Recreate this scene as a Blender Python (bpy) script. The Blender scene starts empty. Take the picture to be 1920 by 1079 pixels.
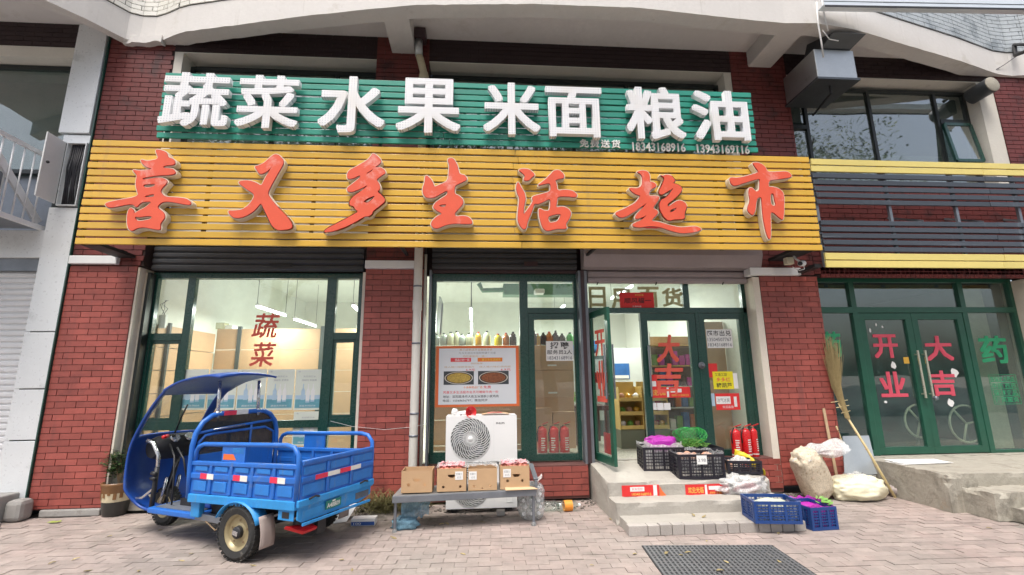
import bpy, bmesh, math, random
from mathutils import Vector, Matrix, noise
random.seed(7)
R = math.radians
C = bpy.context.scene.collection
SC = bpy.context.scene

# ------------------------------------------------------------------ camera
F_PX, PITCH, YAW, ROLL = 868.5, R(11.32), R(4.25), R(-0.685)
CAM = Vector((0.0, -6.4, 1.55))
_fw = Vector((math.sin(YAW)*math.cos(PITCH), math.cos(YAW)*math.cos(PITCH), math.sin(PITCH)))
_r0 = Vector((math.cos(YAW), -math.sin(YAW), 0)); _u0 = _r0.cross(_fw)
_rt = _r0*math.cos(ROLL) + _u0*math.sin(ROLL); _up = _u0*math.cos(ROLL) - _r0*math.sin(ROLL)
cd = bpy.data.cameras.new('camera'); co = bpy.data.objects.new('camera', cd); C.objects.link(co)
cd.sensor_width = 36; cd.lens = 36*F_PX/1920; cd.clip_start = .05; cd.clip_end = 2000
co.matrix_world = Matrix(((_rt.x, _up.x, -_fw.x, CAM.x), (_rt.y, _up.y, -_fw.y, CAM.y), (_rt.z, _up.z, -_fw.z, CAM.z), (0, 0, 0, 1)))
SC.camera = co

# ------------------------------------------------------------------ sky, sun, exposure
SUN_EL, SUN_AZ = R(66), R(205)         # direction to the sun: behind the camera, a little to its left
w = bpy.data.worlds.new('World'); SC.world = w; w.use_nodes = True
nt = w.node_tree; nt.nodes.clear()
sky = nt.nodes.new('ShaderNodeTexSky'); sky.sky_type = 'NISHITA'; sky.sun_disc = False
sky.sun_elevation = SUN_EL; sky.sun_rotation = SUN_AZ; sky.air_density = 1.0; sky.dust_density = 6.0; sky.ozone_density = 1.0
hsv = nt.nodes.new('ShaderNodeHueSaturation'); hsv.inputs['Saturation'].default_value = .75
bg = nt.nodes.new('ShaderNodeBackground'); bg.inputs[1].default_value = .15
wo = nt.nodes.new('ShaderNodeOutputWorld')
nt.links.new(sky.outputs[0], hsv.inputs['Color']); nt.links.new(hsv.outputs[0], bg.inputs[0]); nt.links.new(bg.outputs[0], wo.inputs[0])
sl = bpy.data.lights.new('sun', 'SUN'); sl.energy = 1.2; sl.angle = R(26); sl.color = (1, .985, .96)
so = bpy.data.objects.new('sun', sl); C.objects.link(so)
_sd = Vector((math.sin(SUN_AZ)*math.cos(SUN_EL), math.cos(SUN_AZ)*math.cos(SUN_EL), math.sin(SUN_EL)))
so.rotation_euler = _sd.to_track_quat('Z', 'Y').to_euler(); so.location = (-4, -12, 14)
SC.view_settings.view_transform = 'Standard'; SC.view_settings.look = 'None'; SC.view_settings.gamma = 1
SC.view_settings.use_curve_mapping = False; SC.view_settings.exposure = 0.88
SC.cycles.use_denoising = True; SC.cycles.transparent_max_bounces = 32; SC.cycles.max_bounces = 10
SC.cycles.sample_clamp_indirect = 6

# ------------------------------------------------------------------ pixel -> place
def _ray(px, py):
    return _fw + _rt*((px-960)/F_PX) - _up*((py-539.5)/F_PX)
def at(px, py, Y):
    r = _ray(px, py); return CAM + r*((Y-CAM.y)/r.y)
def gz(px, py, Z=0.0):
    r = _ray(px, py); return CAM + r*((Z-CAM.z)/r.z)
def atx(px, py, X):
    r = _ray(px, py); return CAM + r*((X-CAM.x)/r.x)
def pbox(x0, y0, x1, y1, Y):
    xm, ym = (x0+x1)/2, (y0+y1)/2
    return at(x0, ym, Y).x, at(xm, y1, Y).z, at(x1, ym, Y).x, at(xm, y0, Y).z

# ------------------------------------------------------------------ materials
MATS = {}
def nodes(name):
    m = bpy.data.materials.new(name); m.use_nodes = True; n = m.node_tree; n.nodes.clear()
    o = n.nodes.new('ShaderNodeOutputMaterial'); MATS[name] = m
    return m, n, o
def lk(n, a, b): n.links.new(a, b)
def mul(c, k): return tuple(min(1, max(0, x*k)) for x in c[:3]) + (1,)
def nz(n, scale, detail=5, rough=.6, co=None, dist=0):
    t = n.nodes.new('ShaderNodeTexNoise'); t.inputs['Scale'].default_value = scale; t.inputs['Detail'].default_value = detail
    t.inputs['Roughness'].default_value = rough; t.inputs['Distortion'].default_value = dist
    if co is not None: lk(n, co, t.inputs['Vector'])
    return t.outputs['Fac']
def ramp(n, fac, a, b, ca=(0, 0, 0, 1), cb=(1, 1, 1, 1)):
    r = n.nodes.new('ShaderNodeValToRGB'); e = r.color_ramp.elements
    e[0].position = a; e[0].color = ca; e[1].position = b; e[1].color = cb; lk(n, fac, r.inputs[0]); return r.outputs[0]
def mix(n, fac, a, b, mode='MIX'):
    x = n.nodes.new('ShaderNodeMix'); x.data_type = 'RGBA'; x.blend_type = mode
    if isinstance(fac, (int, float)): x.inputs[0].default_value = fac
    else: lk(n, fac, x.inputs[0])
    for i, v in ((6, a), (7, b)):
        if isinstance(v, tuple): x.inputs[i].default_value = v if len(v) == 4 else v+(1,)
        else: lk(n, v, x.inputs[i])
    return x.outputs[2]
def M(name, col, rough=.6, metal=0., var=.12, vs=3., bump=0., bs=60., spec=.5, stains=(), rand=0., rrange=.1, coat=0., stretch=None, trans=0., streak=None):
    """Principled surface: broad tone variation, fine grain, optional stains [(colour, amount, scale, threshold)], optional per-object tone."""
    if name in MATS: return MATS[name]
    m, n, o = nodes(name)
    b = n.nodes.new('ShaderNodeBsdfPrincipled'); lk(n, b.outputs[0], o.inputs[0])
    g = n.nodes.new('ShaderNodeNewGeometry'); co = g.outputs['Position']
    if stretch:
        mp = n.nodes.new('ShaderNodeMapping'); mp.inputs['Scale'].default_value = stretch; lk(n, co, mp.inputs[0]); co = mp.outputs[0]
    f1 = nz(n, vs, 6, .65, co)
    c = mix(n, ramp(n, f1, .3, .7), mul(col, 1-var), mul(col, 1+var*.7))
    f2 = nz(n, vs*17, 3, .6, co)
    c = mix(n, ramp(n, f2, .35, .75), c, mul(col, 1-var*.5)) if var > .02 else c
    if rand:
        oi = n.nodes.new('ShaderNodeObjectInfo'); h = n.nodes.new('ShaderNodeHueSaturation')
        mr = n.nodes.new('ShaderNodeMapRange'); mr.inputs['To Min'].default_value = 1-rand; mr.inputs['To Max'].default_value = 1+rand
        lk(n, oi.outputs['Random'], mr.inputs[0]); lk(n, mr.outputs[0], h.inputs['Value']); lk(n, c, h.inputs['Color']); c = h.outputs[0]
    for (sc, am, ss, th) in stains:
        fs = nz(n, ss, 8, .7, co, .3)
        mk = ramp(n, fs, th, min(1, th+.12), (0, 0, 0, 1), (am, am, am, 1))
        c = mix(n, mk, c, sc+(1,) if len(sc) == 3 else sc)
    if streak:                                  # rain marks running down the face
        mp2 = n.nodes.new('ShaderNodeMapping'); mp2.inputs['Scale'].default_value = (1, 1, .06); lk(n, g.outputs['Position'], mp2.inputs[0])
        k2 = ramp(n, nz(n, streak[2], 6, .75, mp2.outputs[0]), streak[3], streak[3]+.14, (0, 0, 0, 1), (streak[1],)*3+(1,)); c = mix(n, k2, c, streak[0]+(1,))
    lk(n, c, b.inputs['Base Color'])
    rr = n.nodes.new('ShaderNodeMapRange'); rr.inputs['To Min'].default_value = max(.02, rough-rrange); rr.inputs['To Max'].default_value = min(1, rough+rrange)
    lk(n, f2, rr.inputs[0]); lk(n, rr.outputs[0], b.inputs['Roughness'])
    b.inputs['Metallic'].default_value = metal; b.inputs['Specular IOR Level'].default_value = spec
    if coat: b.inputs['Coat Weight'].default_value = coat; b.inputs['Coat Roughness'].default_value = .15
    if trans:
        b.inputs['Transmission Weight'].default_value = 0
        tb = n.nodes.new('ShaderNodeBsdfTransparent'); ms = n.nodes.new('ShaderNodeMixShader'); ms.inputs[0].default_value = trans
        lk(n, b.outputs[0], ms.inputs[1]); lk(n, tb.outputs[0], ms.inputs[2]); lk(n, ms.outputs[0], o.inputs[0])
    if bump:
        bp = n.nodes.new('ShaderNodeBump'); bp.inputs['Strength'].default_value = bump; bp.inputs['Distance'].default_value = .01
        lk(n, nz(n, bs, 4, .6, co), bp.inputs['Height']); lk(n, bp.outputs[0], b.inputs['Normal'])
    return m
def Mglass(name, tint=(.93, .98, .95), refl=1.0, dust_haze=.03, rough=.015, dcol=(.6, .6, .58)):
    m, n, o = nodes(name)
    tr = n.nodes.new('ShaderNodeBsdfTransparent'); tr.inputs[0].default_value = tint+(1,)
    gl = n.nodes.new('ShaderNodeBsdfGlossy'); gl.inputs['Roughness'].default_value = rough
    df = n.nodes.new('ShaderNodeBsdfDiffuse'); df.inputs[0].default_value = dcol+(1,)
    g = n.nodes.new('ShaderNodeNewGeometry')
    wv = n.nodes.new('ShaderNodeBump'); wv.inputs['Strength'].default_value = .12; wv.inputs['Distance'].default_value = .02
    lk(n, nz(n, 1.6, 1, .5, g.outputs['Position']), wv.inputs['Height']); lk(n, wv.outputs[0], gl.inputs['Normal'])
    fr = n.nodes.new('ShaderNodeFresnel'); io_ = n.nodes.new('ShaderNodeMapRange'); io_.inputs['To Min'].default_value = 1.5; io_.inputs['To Max'].default_value = 1/1.5
    lk(n, g.outputs['Backfacing'], io_.inputs[0]); lk(n, io_.outputs[0], fr.inputs[0])      # thin pane: both faces reflect alike
    mt = n.nodes.new('ShaderNodeMath'); mt.operation = 'MULTIPLY'; mt.inputs[1].default_value = refl; mt.use_clamp = True; lk(n, fr.outputs[0], mt.inputs[0])
    s1 = n.nodes.new('ShaderNodeMixShader'); lk(n, mt.outputs[0], s1.inputs[0]); lk(n, tr.outputs[0], s1.inputs[1]); lk(n, gl.outputs[0], s1.inputs[2])
    s2 = n.nodes.new('ShaderNodeMixShader'); dn = ramp(n, nz(n, 4, 6, .7, g.outputs['Position']), .35, .8, (dust_haze*.4,)*3+(1,), (dust_haze*2,)*3+(1,))
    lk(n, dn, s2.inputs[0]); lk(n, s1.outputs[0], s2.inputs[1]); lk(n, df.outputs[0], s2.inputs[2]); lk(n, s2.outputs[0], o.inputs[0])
    return m
def Memit(name, col, s):
    m, n, o = nodes(name); e = n.nodes.new('ShaderNodeEmission'); e.inputs[0].default_value = col+(1,); e.inputs[1].default_value = s
    lk(n, e.outputs[0], o.inputs[0]); return m

# ------------------------------------------------------------------ mesh builder
OFF = {}
class MB:
    def __init__(s): s.v = []; s.f = []; s.m = []
    def add(s, vs, fs, m=0):
        k = len(s.v); s.v += [tuple(v) for v in vs]; s.f += [tuple(i+k for i in f) for f in fs]; s.m += [m]*len(fs); return s
    def box(s, x0, x1, y0, y1, z0, z1, m=0):
        if x1 < x0: x0, x1 = x1, x0
        if y1 < y0: y0, y1 = y1, y0
        if z1 < z0: z0, z1 = z1, z0
        return s.add([(x0, y0, z0), (x1, y0, z0), (x1, y1, z0), (x0, y1, z0), (x0, y0, z1), (x1, y0, z1), (x1, y1, z1), (x0, y1, z1)],
                     [(3, 2, 1, 0), (4, 5, 6, 7), (0, 1, 5, 4), (1, 2, 6, 5), (2, 3, 7, 6), (3, 0, 4, 7)], m)
    def obox(s, c, a, b, d, m=0):
        c, a, b, d = (Vector(q) for q in (c, a, b, d))
        if a.cross(b).dot(d) < 0: a = -a
        P = [c-a-b-d, c+a-b-d, c+a+b-d, c-a+b-d, c-a-b+d, c+a-b+d, c+a+b+d, c-a+b+d]
        return s.add(P, [(3, 2, 1, 0), (4, 5, 6, 7), (0, 1, 5, 4), (1, 2, 6, 5), (2, 3, 7, 6), (3, 0, 4, 7)], m)
    def bar(s, p, q, w, h, up=(0, 0, 1), m=0):
        p, q = Vector(p), Vector(q); d = q-p; u = Vector(up); x = d.cross(u)
        if x.length < 1e-6: x = d.cross(Vector((1, 0, 0)))
        x.normalize(); u = x.cross(d).normalized()
        return s.obox((p+q)/2, d/2, x*w/2, u*h/2, m)
    def slab(s, quad, th, m=0):
        q = [Vector(a) for a in quad]; n = (q[1]-q[0]).cross(q[3]-q[0]).normalized()*th
        P = q+[a-n for a in q]
        return s.add(P, [(0, 1, 2, 3), (7, 6, 5, 4), (0, 4, 5, 1), (1, 5, 6, 2), (2, 6, 7, 3), (3, 7, 4, 0)], m)
    def tube(s, pts, r, n=8, m=0, closed=False):
        pts = [Vector(p) for p in pts]; N = len(pts); rs = r if isinstance(r, (list, tuple)) else [r]*N
        vs = []; pu = None
        for i, p in enumerate(pts):
            if closed: t = pts[(i+1) % N]-pts[i-1]
            else: t = (pts[min(i+1, N-1)]-pts[max(i-1, 0)])
            t.normalize()
            if pu is None:
                pu = t.orthogonal().normalized()
            else:
                pu = pu - t*pu.dot(t)
                pu = pu.normalized() if pu.length > 1e-6 else t.orthogonal().normalized()
            b = t.cross(pu)
            vs += [p+(pu*math.cos(a)+b*math.sin(a))*rs[i] for a in [2*math.pi*k/n for k in range(n)]]
        fs = []
        for i in range(N if closed else N-1):
            j = (i+1) % N
            for k in range(n): fs.append((i*n+k, i*n+(k+1) % n, j*n+(k+1) % n, j*n+k))
        if not closed: fs += [tuple(range(n))[::-1], tuple((N-1)*n+k for k in range(n))]
        return s.add(vs, fs, m)
    def lathe(s, prof, n=24, c=(0, 0, 0), ax=(0, 0, 1), m=0, caps=True):
        c = Vector(c); ax = Vector(ax).normalized(); u = ax.orthogonal().normalized(); v = ax.cross(u); vs = []; fs = []
        for (r, z) in prof: vs += [c+ax*z+(u*math.cos(a)+v*math.sin(a))*r for a in [2*math.pi*k/n for k in range(n)]]
        for i in range(len(prof)-1):
            for k in range(n): fs.append((i*n+k, i*n+(k+1) % n, (i+1)*n+(k+1) % n, (i+1)*n+k))
        if caps: fs += [tuple(range(n))[::-1], tuple((len(prof)-1)*n+k for k in range(n))]
        return s.add(vs, fs, m)
    def prism(s, poly, y0, y1, m=0):          # polygon of (x, z) pushed along y
        n = len(poly); vs = [(x, y0, z) for x, z in poly]+[(x, y1, z) for x, z in poly]
        return s.add(vs, [tuple(range(n)), tuple(range(n, 2*n))[::-1]]+[(i, i+n, (i+1) % n+n, (i+1) % n) for i in range(n)], m)
    def grid(s, fn, nu, nv, m=0, skip=None):
        vs = [fn(i/nu, j/nv) for i in range(nu+1) for j in range(nv+1)]
        fs = [(i*(nv+1)+j, (i+1)*(nv+1)+j, (i+1)*(nv+1)+j+1, i*(nv+1)+j+1) for i in range(nu) for j in range(nv) if not (skip and skip((i+.5)/nu, (j+.5)/nv))]
        return s.add(vs, fs, m)
    def mesh(s, name, mats, off=None, smooth=False):
        me = bpy.data.meshes.new(name); vs = s.v if off is None else [(v[0]-off[0], v[1]-off[1], v[2]-off[2]) for v in s.v]
        me.from_pydata(vs, [], s.f)
        for q in (mats if isinstance(mats, (list, tuple)) else [mats]): me.materials.append(MATS[q] if isinstance(q, str) else q)
        me.polygons.foreach_set('material_index', s.m)
        bm = bmesh.new(); bm.from_mesh(me); bmesh.ops.remove_doubles(bm, verts=bm.verts, dist=1e-6); bmesh.ops.recalc_face_normals(bm, faces=bm.faces); bm.to_mesh(me); bm.free()
        if smooth: me.shade_smooth()
        return me
    def build(s, name, mats, parent=None, smooth=False, bevel=0, subd=0, solid=0, sharp=None, **tags):
        off = OFF.get(parent.name) if parent else None
        me = s.mesh(name, mats, off, smooth)
        if smooth and sharp: me.set_sharp_from_angle(angle=R(sharp))
        ob = link(name, me, parent)
        if solid: md = ob.modifiers.new('s', 'SOLIDIFY'); md.thickness = solid; md.offset = 0
        if bevel: md = ob.modifiers.new('b', 'BEVEL'); md.width = bevel; md.segments = 2; md.limit_method = 'ANGLE'
        if subd: md = ob.modifiers.new('d', 'SUBSURF'); md.levels = subd; md.render_levels = subd
        for k, v in tags.items(): ob[k] = v
        return ob
def rough_box(x0, x1, y0, y1, z0, z1, seg=.05, amp=.006, chip=.02, seed=0, top=None):
    """a block with uneven faces and chipped arrises; top(x, y) may bend the upper face"""
    mb = MB(); n = [max(2, min(90, int((b-a)/seg))) for a, b in ((x0, x1), (y0, y1), (z0, z1))]; lo = (x0, y0, z0); hi = (x1, y1, z1)
    def pt(p):
        p = Vector(p); q = p.copy(); ext = [abs(p[i]-lo[i]) < 1e-5 or abs(p[i]-hi[i]) < 1e-5 for i in range(3)]
        sv = Vector((seed*7.3, seed*1.7, 0)); d = amp*noise.noise_vector(p*5+sv)+amp*.6*noise.noise_vector(p*17+sv)
        if sum(ext) >= 2 and p.z > z0+.01:
            k = max(0, noise.noise(p*3.3+sv)-.05)*1.6+max(0, noise.noise(p*11+sv))*.5
            for i in range(3):
                if ext[i]: d[i] += (1 if abs(p[i]-lo[i]) < 1e-5 else -1)*chip*k
        if p.z <= z0+1e-5: d.z = 0
        if top and p.z > z0+1e-5: q.z = z0+(p.z-z0)*(top(p.x, p.y)-z0)/(z1-z0)
        return q+d
    for ax in range(3):
        a, b = [i for i in range(3) if i != ax]
        for s in (lo, hi):
            def f(u, v, ax=ax, a=a, b=b, s=s):
                p = [0, 0, 0]; p[ax] = s[ax]; p[a] = lo[a]+(hi[a]-lo[a])*u; p[b] = lo[b]+(hi[b]-lo[b])*v; return pt(p)
            mb.grid(f, n[a], n[b])
    me = mb; return mb
def link(name, data, parent=None, loc=None):
    ob = bpy.data.objects.new(name, data); C.objects.link(ob)
    if parent: ob.parent = parent; OFF[ob.name] = OFF.get(parent.name, (0, 0, 0))
    if loc is not None:
        ob.location = loc
    return ob
def tag(o, label=None, category=None, group=None, kind=None):
    if label: o['label'] = label
    if category: o['category'] = category
    if group: o['group'] = group
    if kind: o['kind'] = kind
    return o
def thing(name, label, category, loc=(0, 0, 0), rz=0, group=None, local=False):
    o = bpy.data.objects.new(name, None); C.objects.link(o); o.location = loc; o.rotation_euler.z = rz; o.empty_display_size = .1
    OFF[o.name] = (0, 0, 0) if local else tuple(loc)
    return tag(o, label, category, group)
def copy_tree(o, parent=None, **tags):
    c = o.copy(); C.objects.link(c); c.parent = parent
    for ch in list(o.children): copy_tree(ch, c)
    for k, v in tags.items(): c[k] = v
    return c

# ------------------------------------------------------------------ flat shapes with holes, and lettering
def chaikin(p, it=1):
    for _ in range(it):
        q = []
        for i in range(len(p)):
            a, b = p[i], p[(i+1) % len(p)]
            q += [(a[0]*.78+b[0]*.22, a[1]*.78+b[1]*.22), (a[0]*.22+b[0]*.78, a[1]*.22+b[1]*.78)]
        p = q
    return p
def curve_mesh(loops, depth=0., offset=0., bevel=0.):
    cu = bpy.data.curves.new('c', 'CURVE'); cu.dimensions = '2D'; cu.fill_mode = 'BOTH'; cu.extrude = depth/2; cu.offset = offset
    cu.bevel_depth = bevel
    for lp in loops:
        s = cu.splines.new('POLY'); s.points.add(len(lp)-1)
        for p, (x, y) in zip(s.points, lp): p.co = (x, y, 0, 1)
        s.use_cyclic_u = True
    o = bpy.data.objects.new('c', cu); me = bpy.data.meshes.new_from_object(o, depsgraph=None)
    bpy.data.objects.remove(o); bpy.data.curves.remove(cu); return me
def put_flat(me, name, parent, mats, o, ux=(1, 0, 0), uz=(0, 0, 1), n=(0, -1, 0), warp=None):
    """places a flat mesh (x right, y up, z out) in a frame"""
    o, ux, uz, n = Vector(o), Vector(ux), Vector(uz), Vector(n); off = Vector(OFF.get(parent.name, (0, 0, 0))) if parent else Vector()
    for v in me.vertices:
        x, y, z = v.co
        if warp: x, y = warp(x, y)
        v.co = o+ux*x+uz*y+n*z-off
    me.materials.clear()
    for q in (mats if isinstance(mats, (list, tuple)) else [mats]): me.materials.append(MATS[q] if isinstance(q, str) else q)
    me.name = name
    return link(name, me, parent)
_tc = {}
def text_mesh(body, bold=0., depth=0., shear=0., res=3, spacing=1., stack=0.):
    key = (body, bold, depth, shear, res, spacing, stack)
    if key not in _tc:
        cu = bpy.data.curves.new('t', 'FONT'); cu.body = body; cu.size = 1; cu.offset = bold; cu.extrude = depth/2; cu.shear = shear; cu.resolution_u = res
        cu.space_character = spacing; cu.fill_mode = 'FRONT' if depth == 0 else 'BOTH'
        o = bpy.data.objects.new('t', cu); me = bpy.data.meshes.new_from_object(o, depsgraph=None)
        bpy.data.objects.remove(o); bpy.data.curves.remove(cu)
        xs = [v.co.x for v in me.vertices]; ys = [v.co.y for v in me.vertices]; x0, x1, y0, y1 = min(xs), max(xs), min(ys), max(ys)
        for v in me.vertices: v.co.x = (v.co.x-x0)/(x1-x0); v.co.y = (v.co.y-y0)/(y1-y0)
        if stack:                          # heavier strokes: the glyph repeated round itself, each a hair deeper
            bm = bmesh.new(); k = 0
            for dx in (-1, 0, 1):
                for dy in (-1, 0, 1):
                    n0 = len(bm.verts); bm.from_mesh(me); bm.verts.ensure_lookup_table()
                    for v in bm.verts[n0:]: v.co.x += dx*stack*(1-.016*k); v.co.y += dy*stack*(1-.021*k); v.co.z += (.0006*k+.0003)*(1 if v.co.z >= 0 else -1)
                    k += 1
            bm.to_mesh(me); bm.free()
            for v in me.vertices: v.co.x = (v.co.x+stack)/(1+2*stack); v.co.y = (v.co.y+stack)/(1+2*stack)
        _tc[key] = me
    return _tc[key].copy()
def text(body, parent, mat, box, Y, name='lettering', bold=0., depth=0., shear=0., res=2, spacing=1., warp=None, world_depth=None, stack=0.):
    """lettering filling box = (x0, z0, x1, z1) on the plane y = Y, facing the street"""
    me = text_mesh(body, bold, depth, shear, res, spacing, stack); x0, z0, x1, z1 = box
    if world_depth:
        zm = max(abs(v.co.z) for v in me.vertices) or 1
        for v in me.vertices: v.co.z *= world_depth/2/zm
    return put_flat(me, name, parent, mat, (x0, Y, z0), (x1-x0, 0, 0), (0, 0, z1-z0), (0, -1, 0), warp)
def text_on(body, parent, mat, o, ux, uz, n, name='lettering', **k):
    return put_flat(text_mesh(body, **k), name, parent, mat, o, ux, uz, n)
def chip(parent, mat, box, Y, name='print', th=.001):
    x0, z0, x1, z1 = box; return MB().box(x0, x1, Y-th, Y, z0, z1).build(name, mat, parent)
# ------------------------------------------------------------------ palette
M('brick_red', (.345, .084, .066), .46, var=.24, vs=5, bump=.2, bs=70, rand=.2, stains=[((.17, .045, .04), .6, 2.2, .54), ((.12, .05, .045), .5, 9, .62), ((.50, .36, .33), .6, 19, .68), ((.62, .56, .50), .8, 7, .735)], streak=((.16, .06, .055), .5, 5, .55))
M('mortar', (.135, .055, .048), .9, var=.3, vs=20, bump=.3)
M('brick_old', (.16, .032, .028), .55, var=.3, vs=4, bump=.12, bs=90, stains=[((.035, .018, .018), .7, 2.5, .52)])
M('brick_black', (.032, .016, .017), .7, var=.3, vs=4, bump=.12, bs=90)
M('mortar_old', (.03, .016, .015), .9, var=.3, vs=20)
M('plaster', (.68, .65, .58), .8, var=.10, vs=2.5, bump=.25, bs=25, stains=[((.34, .30, .24), .5, 3, .62), ((.12, .11, .09), .6, 9, .73)])
M('reveal_plaster', (.72, .66, .56), .8, var=.1, vs=4, bump=.4, bs=30, stains=[((.22, .20, .17), .8, 5, .66), ((.08, .08, .07), .8, 14, .72)])
M('beam_white', (.66, .64, .61), .75, streak=((.34, .31, .26), .5, 5, .60), var=.09, vs=1.2, bump=.3, bs=18, stains=[((.45, .42, .36), .5, 2.2, .58), ((.06, .06, .04), .85, 7, .735), ((.75, .6, .58), .5, 3, .66)])
M('soffit_grey', (.76, .73, .71), .85, var=.10, vs=.8, bump=.15, bs=12, stains=[((.52, .47, .42), .5, 1.2, .55), ((.10, .10, .09), .4, 4, .74)])
M('white_tile', (.78, .77, .70), .3, var=.08, vs=6, rand=.06, stains=[((.42, .42, .34), .5, 5, .66)])
M('tile_joint', (.10, .10, .09), .9)
M('grey_tile', (.44, .48, .50), .5, var=.2, vs=2, stains=[((.16, .19, .21), .7, 2.2, .5)])
M('concrete', (.41, .385, .34), .85, streak=((.24, .22, .19), .5, 6, .58), var=.14, vs=2.2, bump=.5, bs=30, stains=[((.28, .26, .23), .5, 3, .60), ((.62, .58, .52), .5, 6, .66)])
M('old_concrete', (.38, .355, .295), .9, var=.22, vs=2.5, bump=.6, bs=30, stains=[((.17, .155, .125), .75, 2.5, .53), ((.30, .18, .08), .65, 3.2, .62)], streak=((.12, .11, .09), .5, 4, .56))
M('frame_green', (.010, .060, .046), .28, var=.2, vs=6, coat=.3, stains=[((.05, .12, .10), .4, 8, .68)])
M('frame_bright_green', (.014, .095, .058), .35, var=.2, vs=6, coat=.2, stains=[((.07, .15, .11), .4, 9, .66)])
M('dark_frame', (.018, .024, .024), .4, var=.3, vs=8)
M('post_maroon', (.055, .030, .034), .4, var=.2, vs=9, stains=[((.25, .22, .2), .6, 15, .72)])
M('rail_grey', (.22, .24, .27), .4, metal=.5, var=.2, vs=9)
M('shutter_dark', (.060, .064, .070), .5, metal=.3, var=.25, vs=4)
M('shutter_mauve', (.34, .295, .30), .45, metal=.2, var=.12, vs=4, stains=[((.22, .18, .18), .4, 8, .66)])
M('shutter_white', (.78, .79, .80), .45, var=.08, vs=2, stains=[((.45, .44, .42), .5, 4, .64)])
M('white_clad', (.76, .79, .80), .30, metal=.12, var=.08, vs=1.5, stains=[((.42, .44, .44), .5, 2.5, .58)])
M('white_ledge', (.76, .78, .78), .5, var=.06, vs=4, stains=[((.4, .4, .38), .5, 6, .66)])
M('black_iron', (.018, .018, .02), .55, var=.3, vs=10)
M('interior_white', (.76, .78, .73), .8, var=.03, vs=1)
M('interior_floor', (.62, .60, .52), .25, var=.06, vs=2)
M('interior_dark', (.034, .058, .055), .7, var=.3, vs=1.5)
M('pvc_pipe', (.66, .64, .58), .4, var=.08, vs=3, stains=[((.40, .34, .26), .6, 4, .60)])
M('pipe_stained', (.58, .50, .34), .5, var=.15, vs=4, stains=[((.25, .22, .18), .7, 7, .56)])
Mglass('glass_shop', (.95, .98, .95), 1.5, .035, .015, (.66, .68, .64)); Mglass('glass_dark', (.86, .93, .90), 3.0, .06, .015, (.22, .42, .38)); Mglass('glass_upper', (.62, .70, .66), 5.0, .07, .02, (.45, .55, .48))  # diffuse layer: dust plus hazy reflections painted into the pane colour

SOFFIT, BEAM_B, BAND_B, WIN_T = 6.78, 6.50, 6.40, 6.36
FLOOR = .45

bld = thing('storefront_building', 'red brick tiled shop building with green window frames and white concrete overhang above', 'building', (0, 0, 0))

# ---- brick cladding: every tile a piece of its own; the 300 that show largest are objects, the rest one joined part
BRICKS = []
BH, BL, GAP = .0765, .252, .0075
_bm = {}
def brick_rows(parent, x0, x1, z0, z1, y, face='y', seed=0):
    rnd = random.Random(seed); z = z1; row = 0
    while z > z0+.02:
        zb = max(z0, z-BH); x = x0-(BL*.5 if row % 2 else 0)-.02
        while x < x1:
            a, b = max(x, x0), min(x+BL, x1)
            if b-a > .03: BRICKS.append((parent, a+GAP/2, b-GAP/2, zb+GAP/2, z-GAP/2, y+rnd.uniform(-.0015, .0015)))
            x += BL
        z -= BH; row += 1
def pier(name, x0, x1, z0, z1, depth=.45, label=None):
    p = MB().box(x0+.002, x1-.002, 0, depth, z0, z1).build(name, 'mortar', bld)
    if label: p['label'] = label
    return p
P1 = pier('brick_pier', -5.41, -4.56, .08, 3.12); brick_rows(P1, -5.41, -4.56, .09, 3.11, -.012, seed=1)
P2 = pier('brick_pier', -1.56, -.76, .05, 3.10); brick_rows(P2, -1.56, -.76, .06, 3.09, -.012, seed=2)
P3 = pier('brick_pier', 4.13, 5.03, .10, 3.02); brick_rows(P3, 4.13, 5.03, .11, 3.01, -.012, seed=3)
PL1 = MB().box(-.76, 1.46, .0, .5, .03, .44).build('brick_plinth', 'mortar', bld); brick_rows(PL1, -.76, 1.46, .06, .43, -.012, seed=4)
PL2 = MB().box(3.46, 4.129, .0, .5, .03, .47).build('brick_plinth', 'mortar', bld); brick_rows(PL2, 3.46, 4.125, .06, .46, -.012, seed=5)
def _area(b):
    d = (Vector(((b[1]+b[2])/2, b[5], (b[3]+b[4])/2))-CAM).length
    hidden = (b[1] < 1.5 and b[2] > -2.2 and b[4] < .75) or (b[1] < -.7 and b[2] > -1.2 and b[1] > -.95)
    return ((b[2]-b[1])*(b[4]-b[3])/d**3)*(.1 if hidden else 1)
BRICKS.sort(key=_area, reverse=True)
for i, (p, a, b, za, zb, y) in enumerate(BRICKS[:300]):
    k = (round(b-a, 3), round(zb-za, 3))
    if k not in _bm:
        _bm[k] = MB().box(-k[0]/2, k[0]/2, 0, .02, -k[1]/2, k[1]/2).mesh('brick', 'brick_red')
    link('brick', _bm[k], p, ((a+b)/2, y, (za+zb)/2))
rest = {}
for (p, a, b, za, zb, y) in BRICKS[300:]: rest.setdefault(p.name, (p, MB()))[1].box(a, b, y, y+.02, za, zb)
for p, mb in rest.values(): mb.build('brick_field', 'brick_red', p, kind='stuff')

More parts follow.
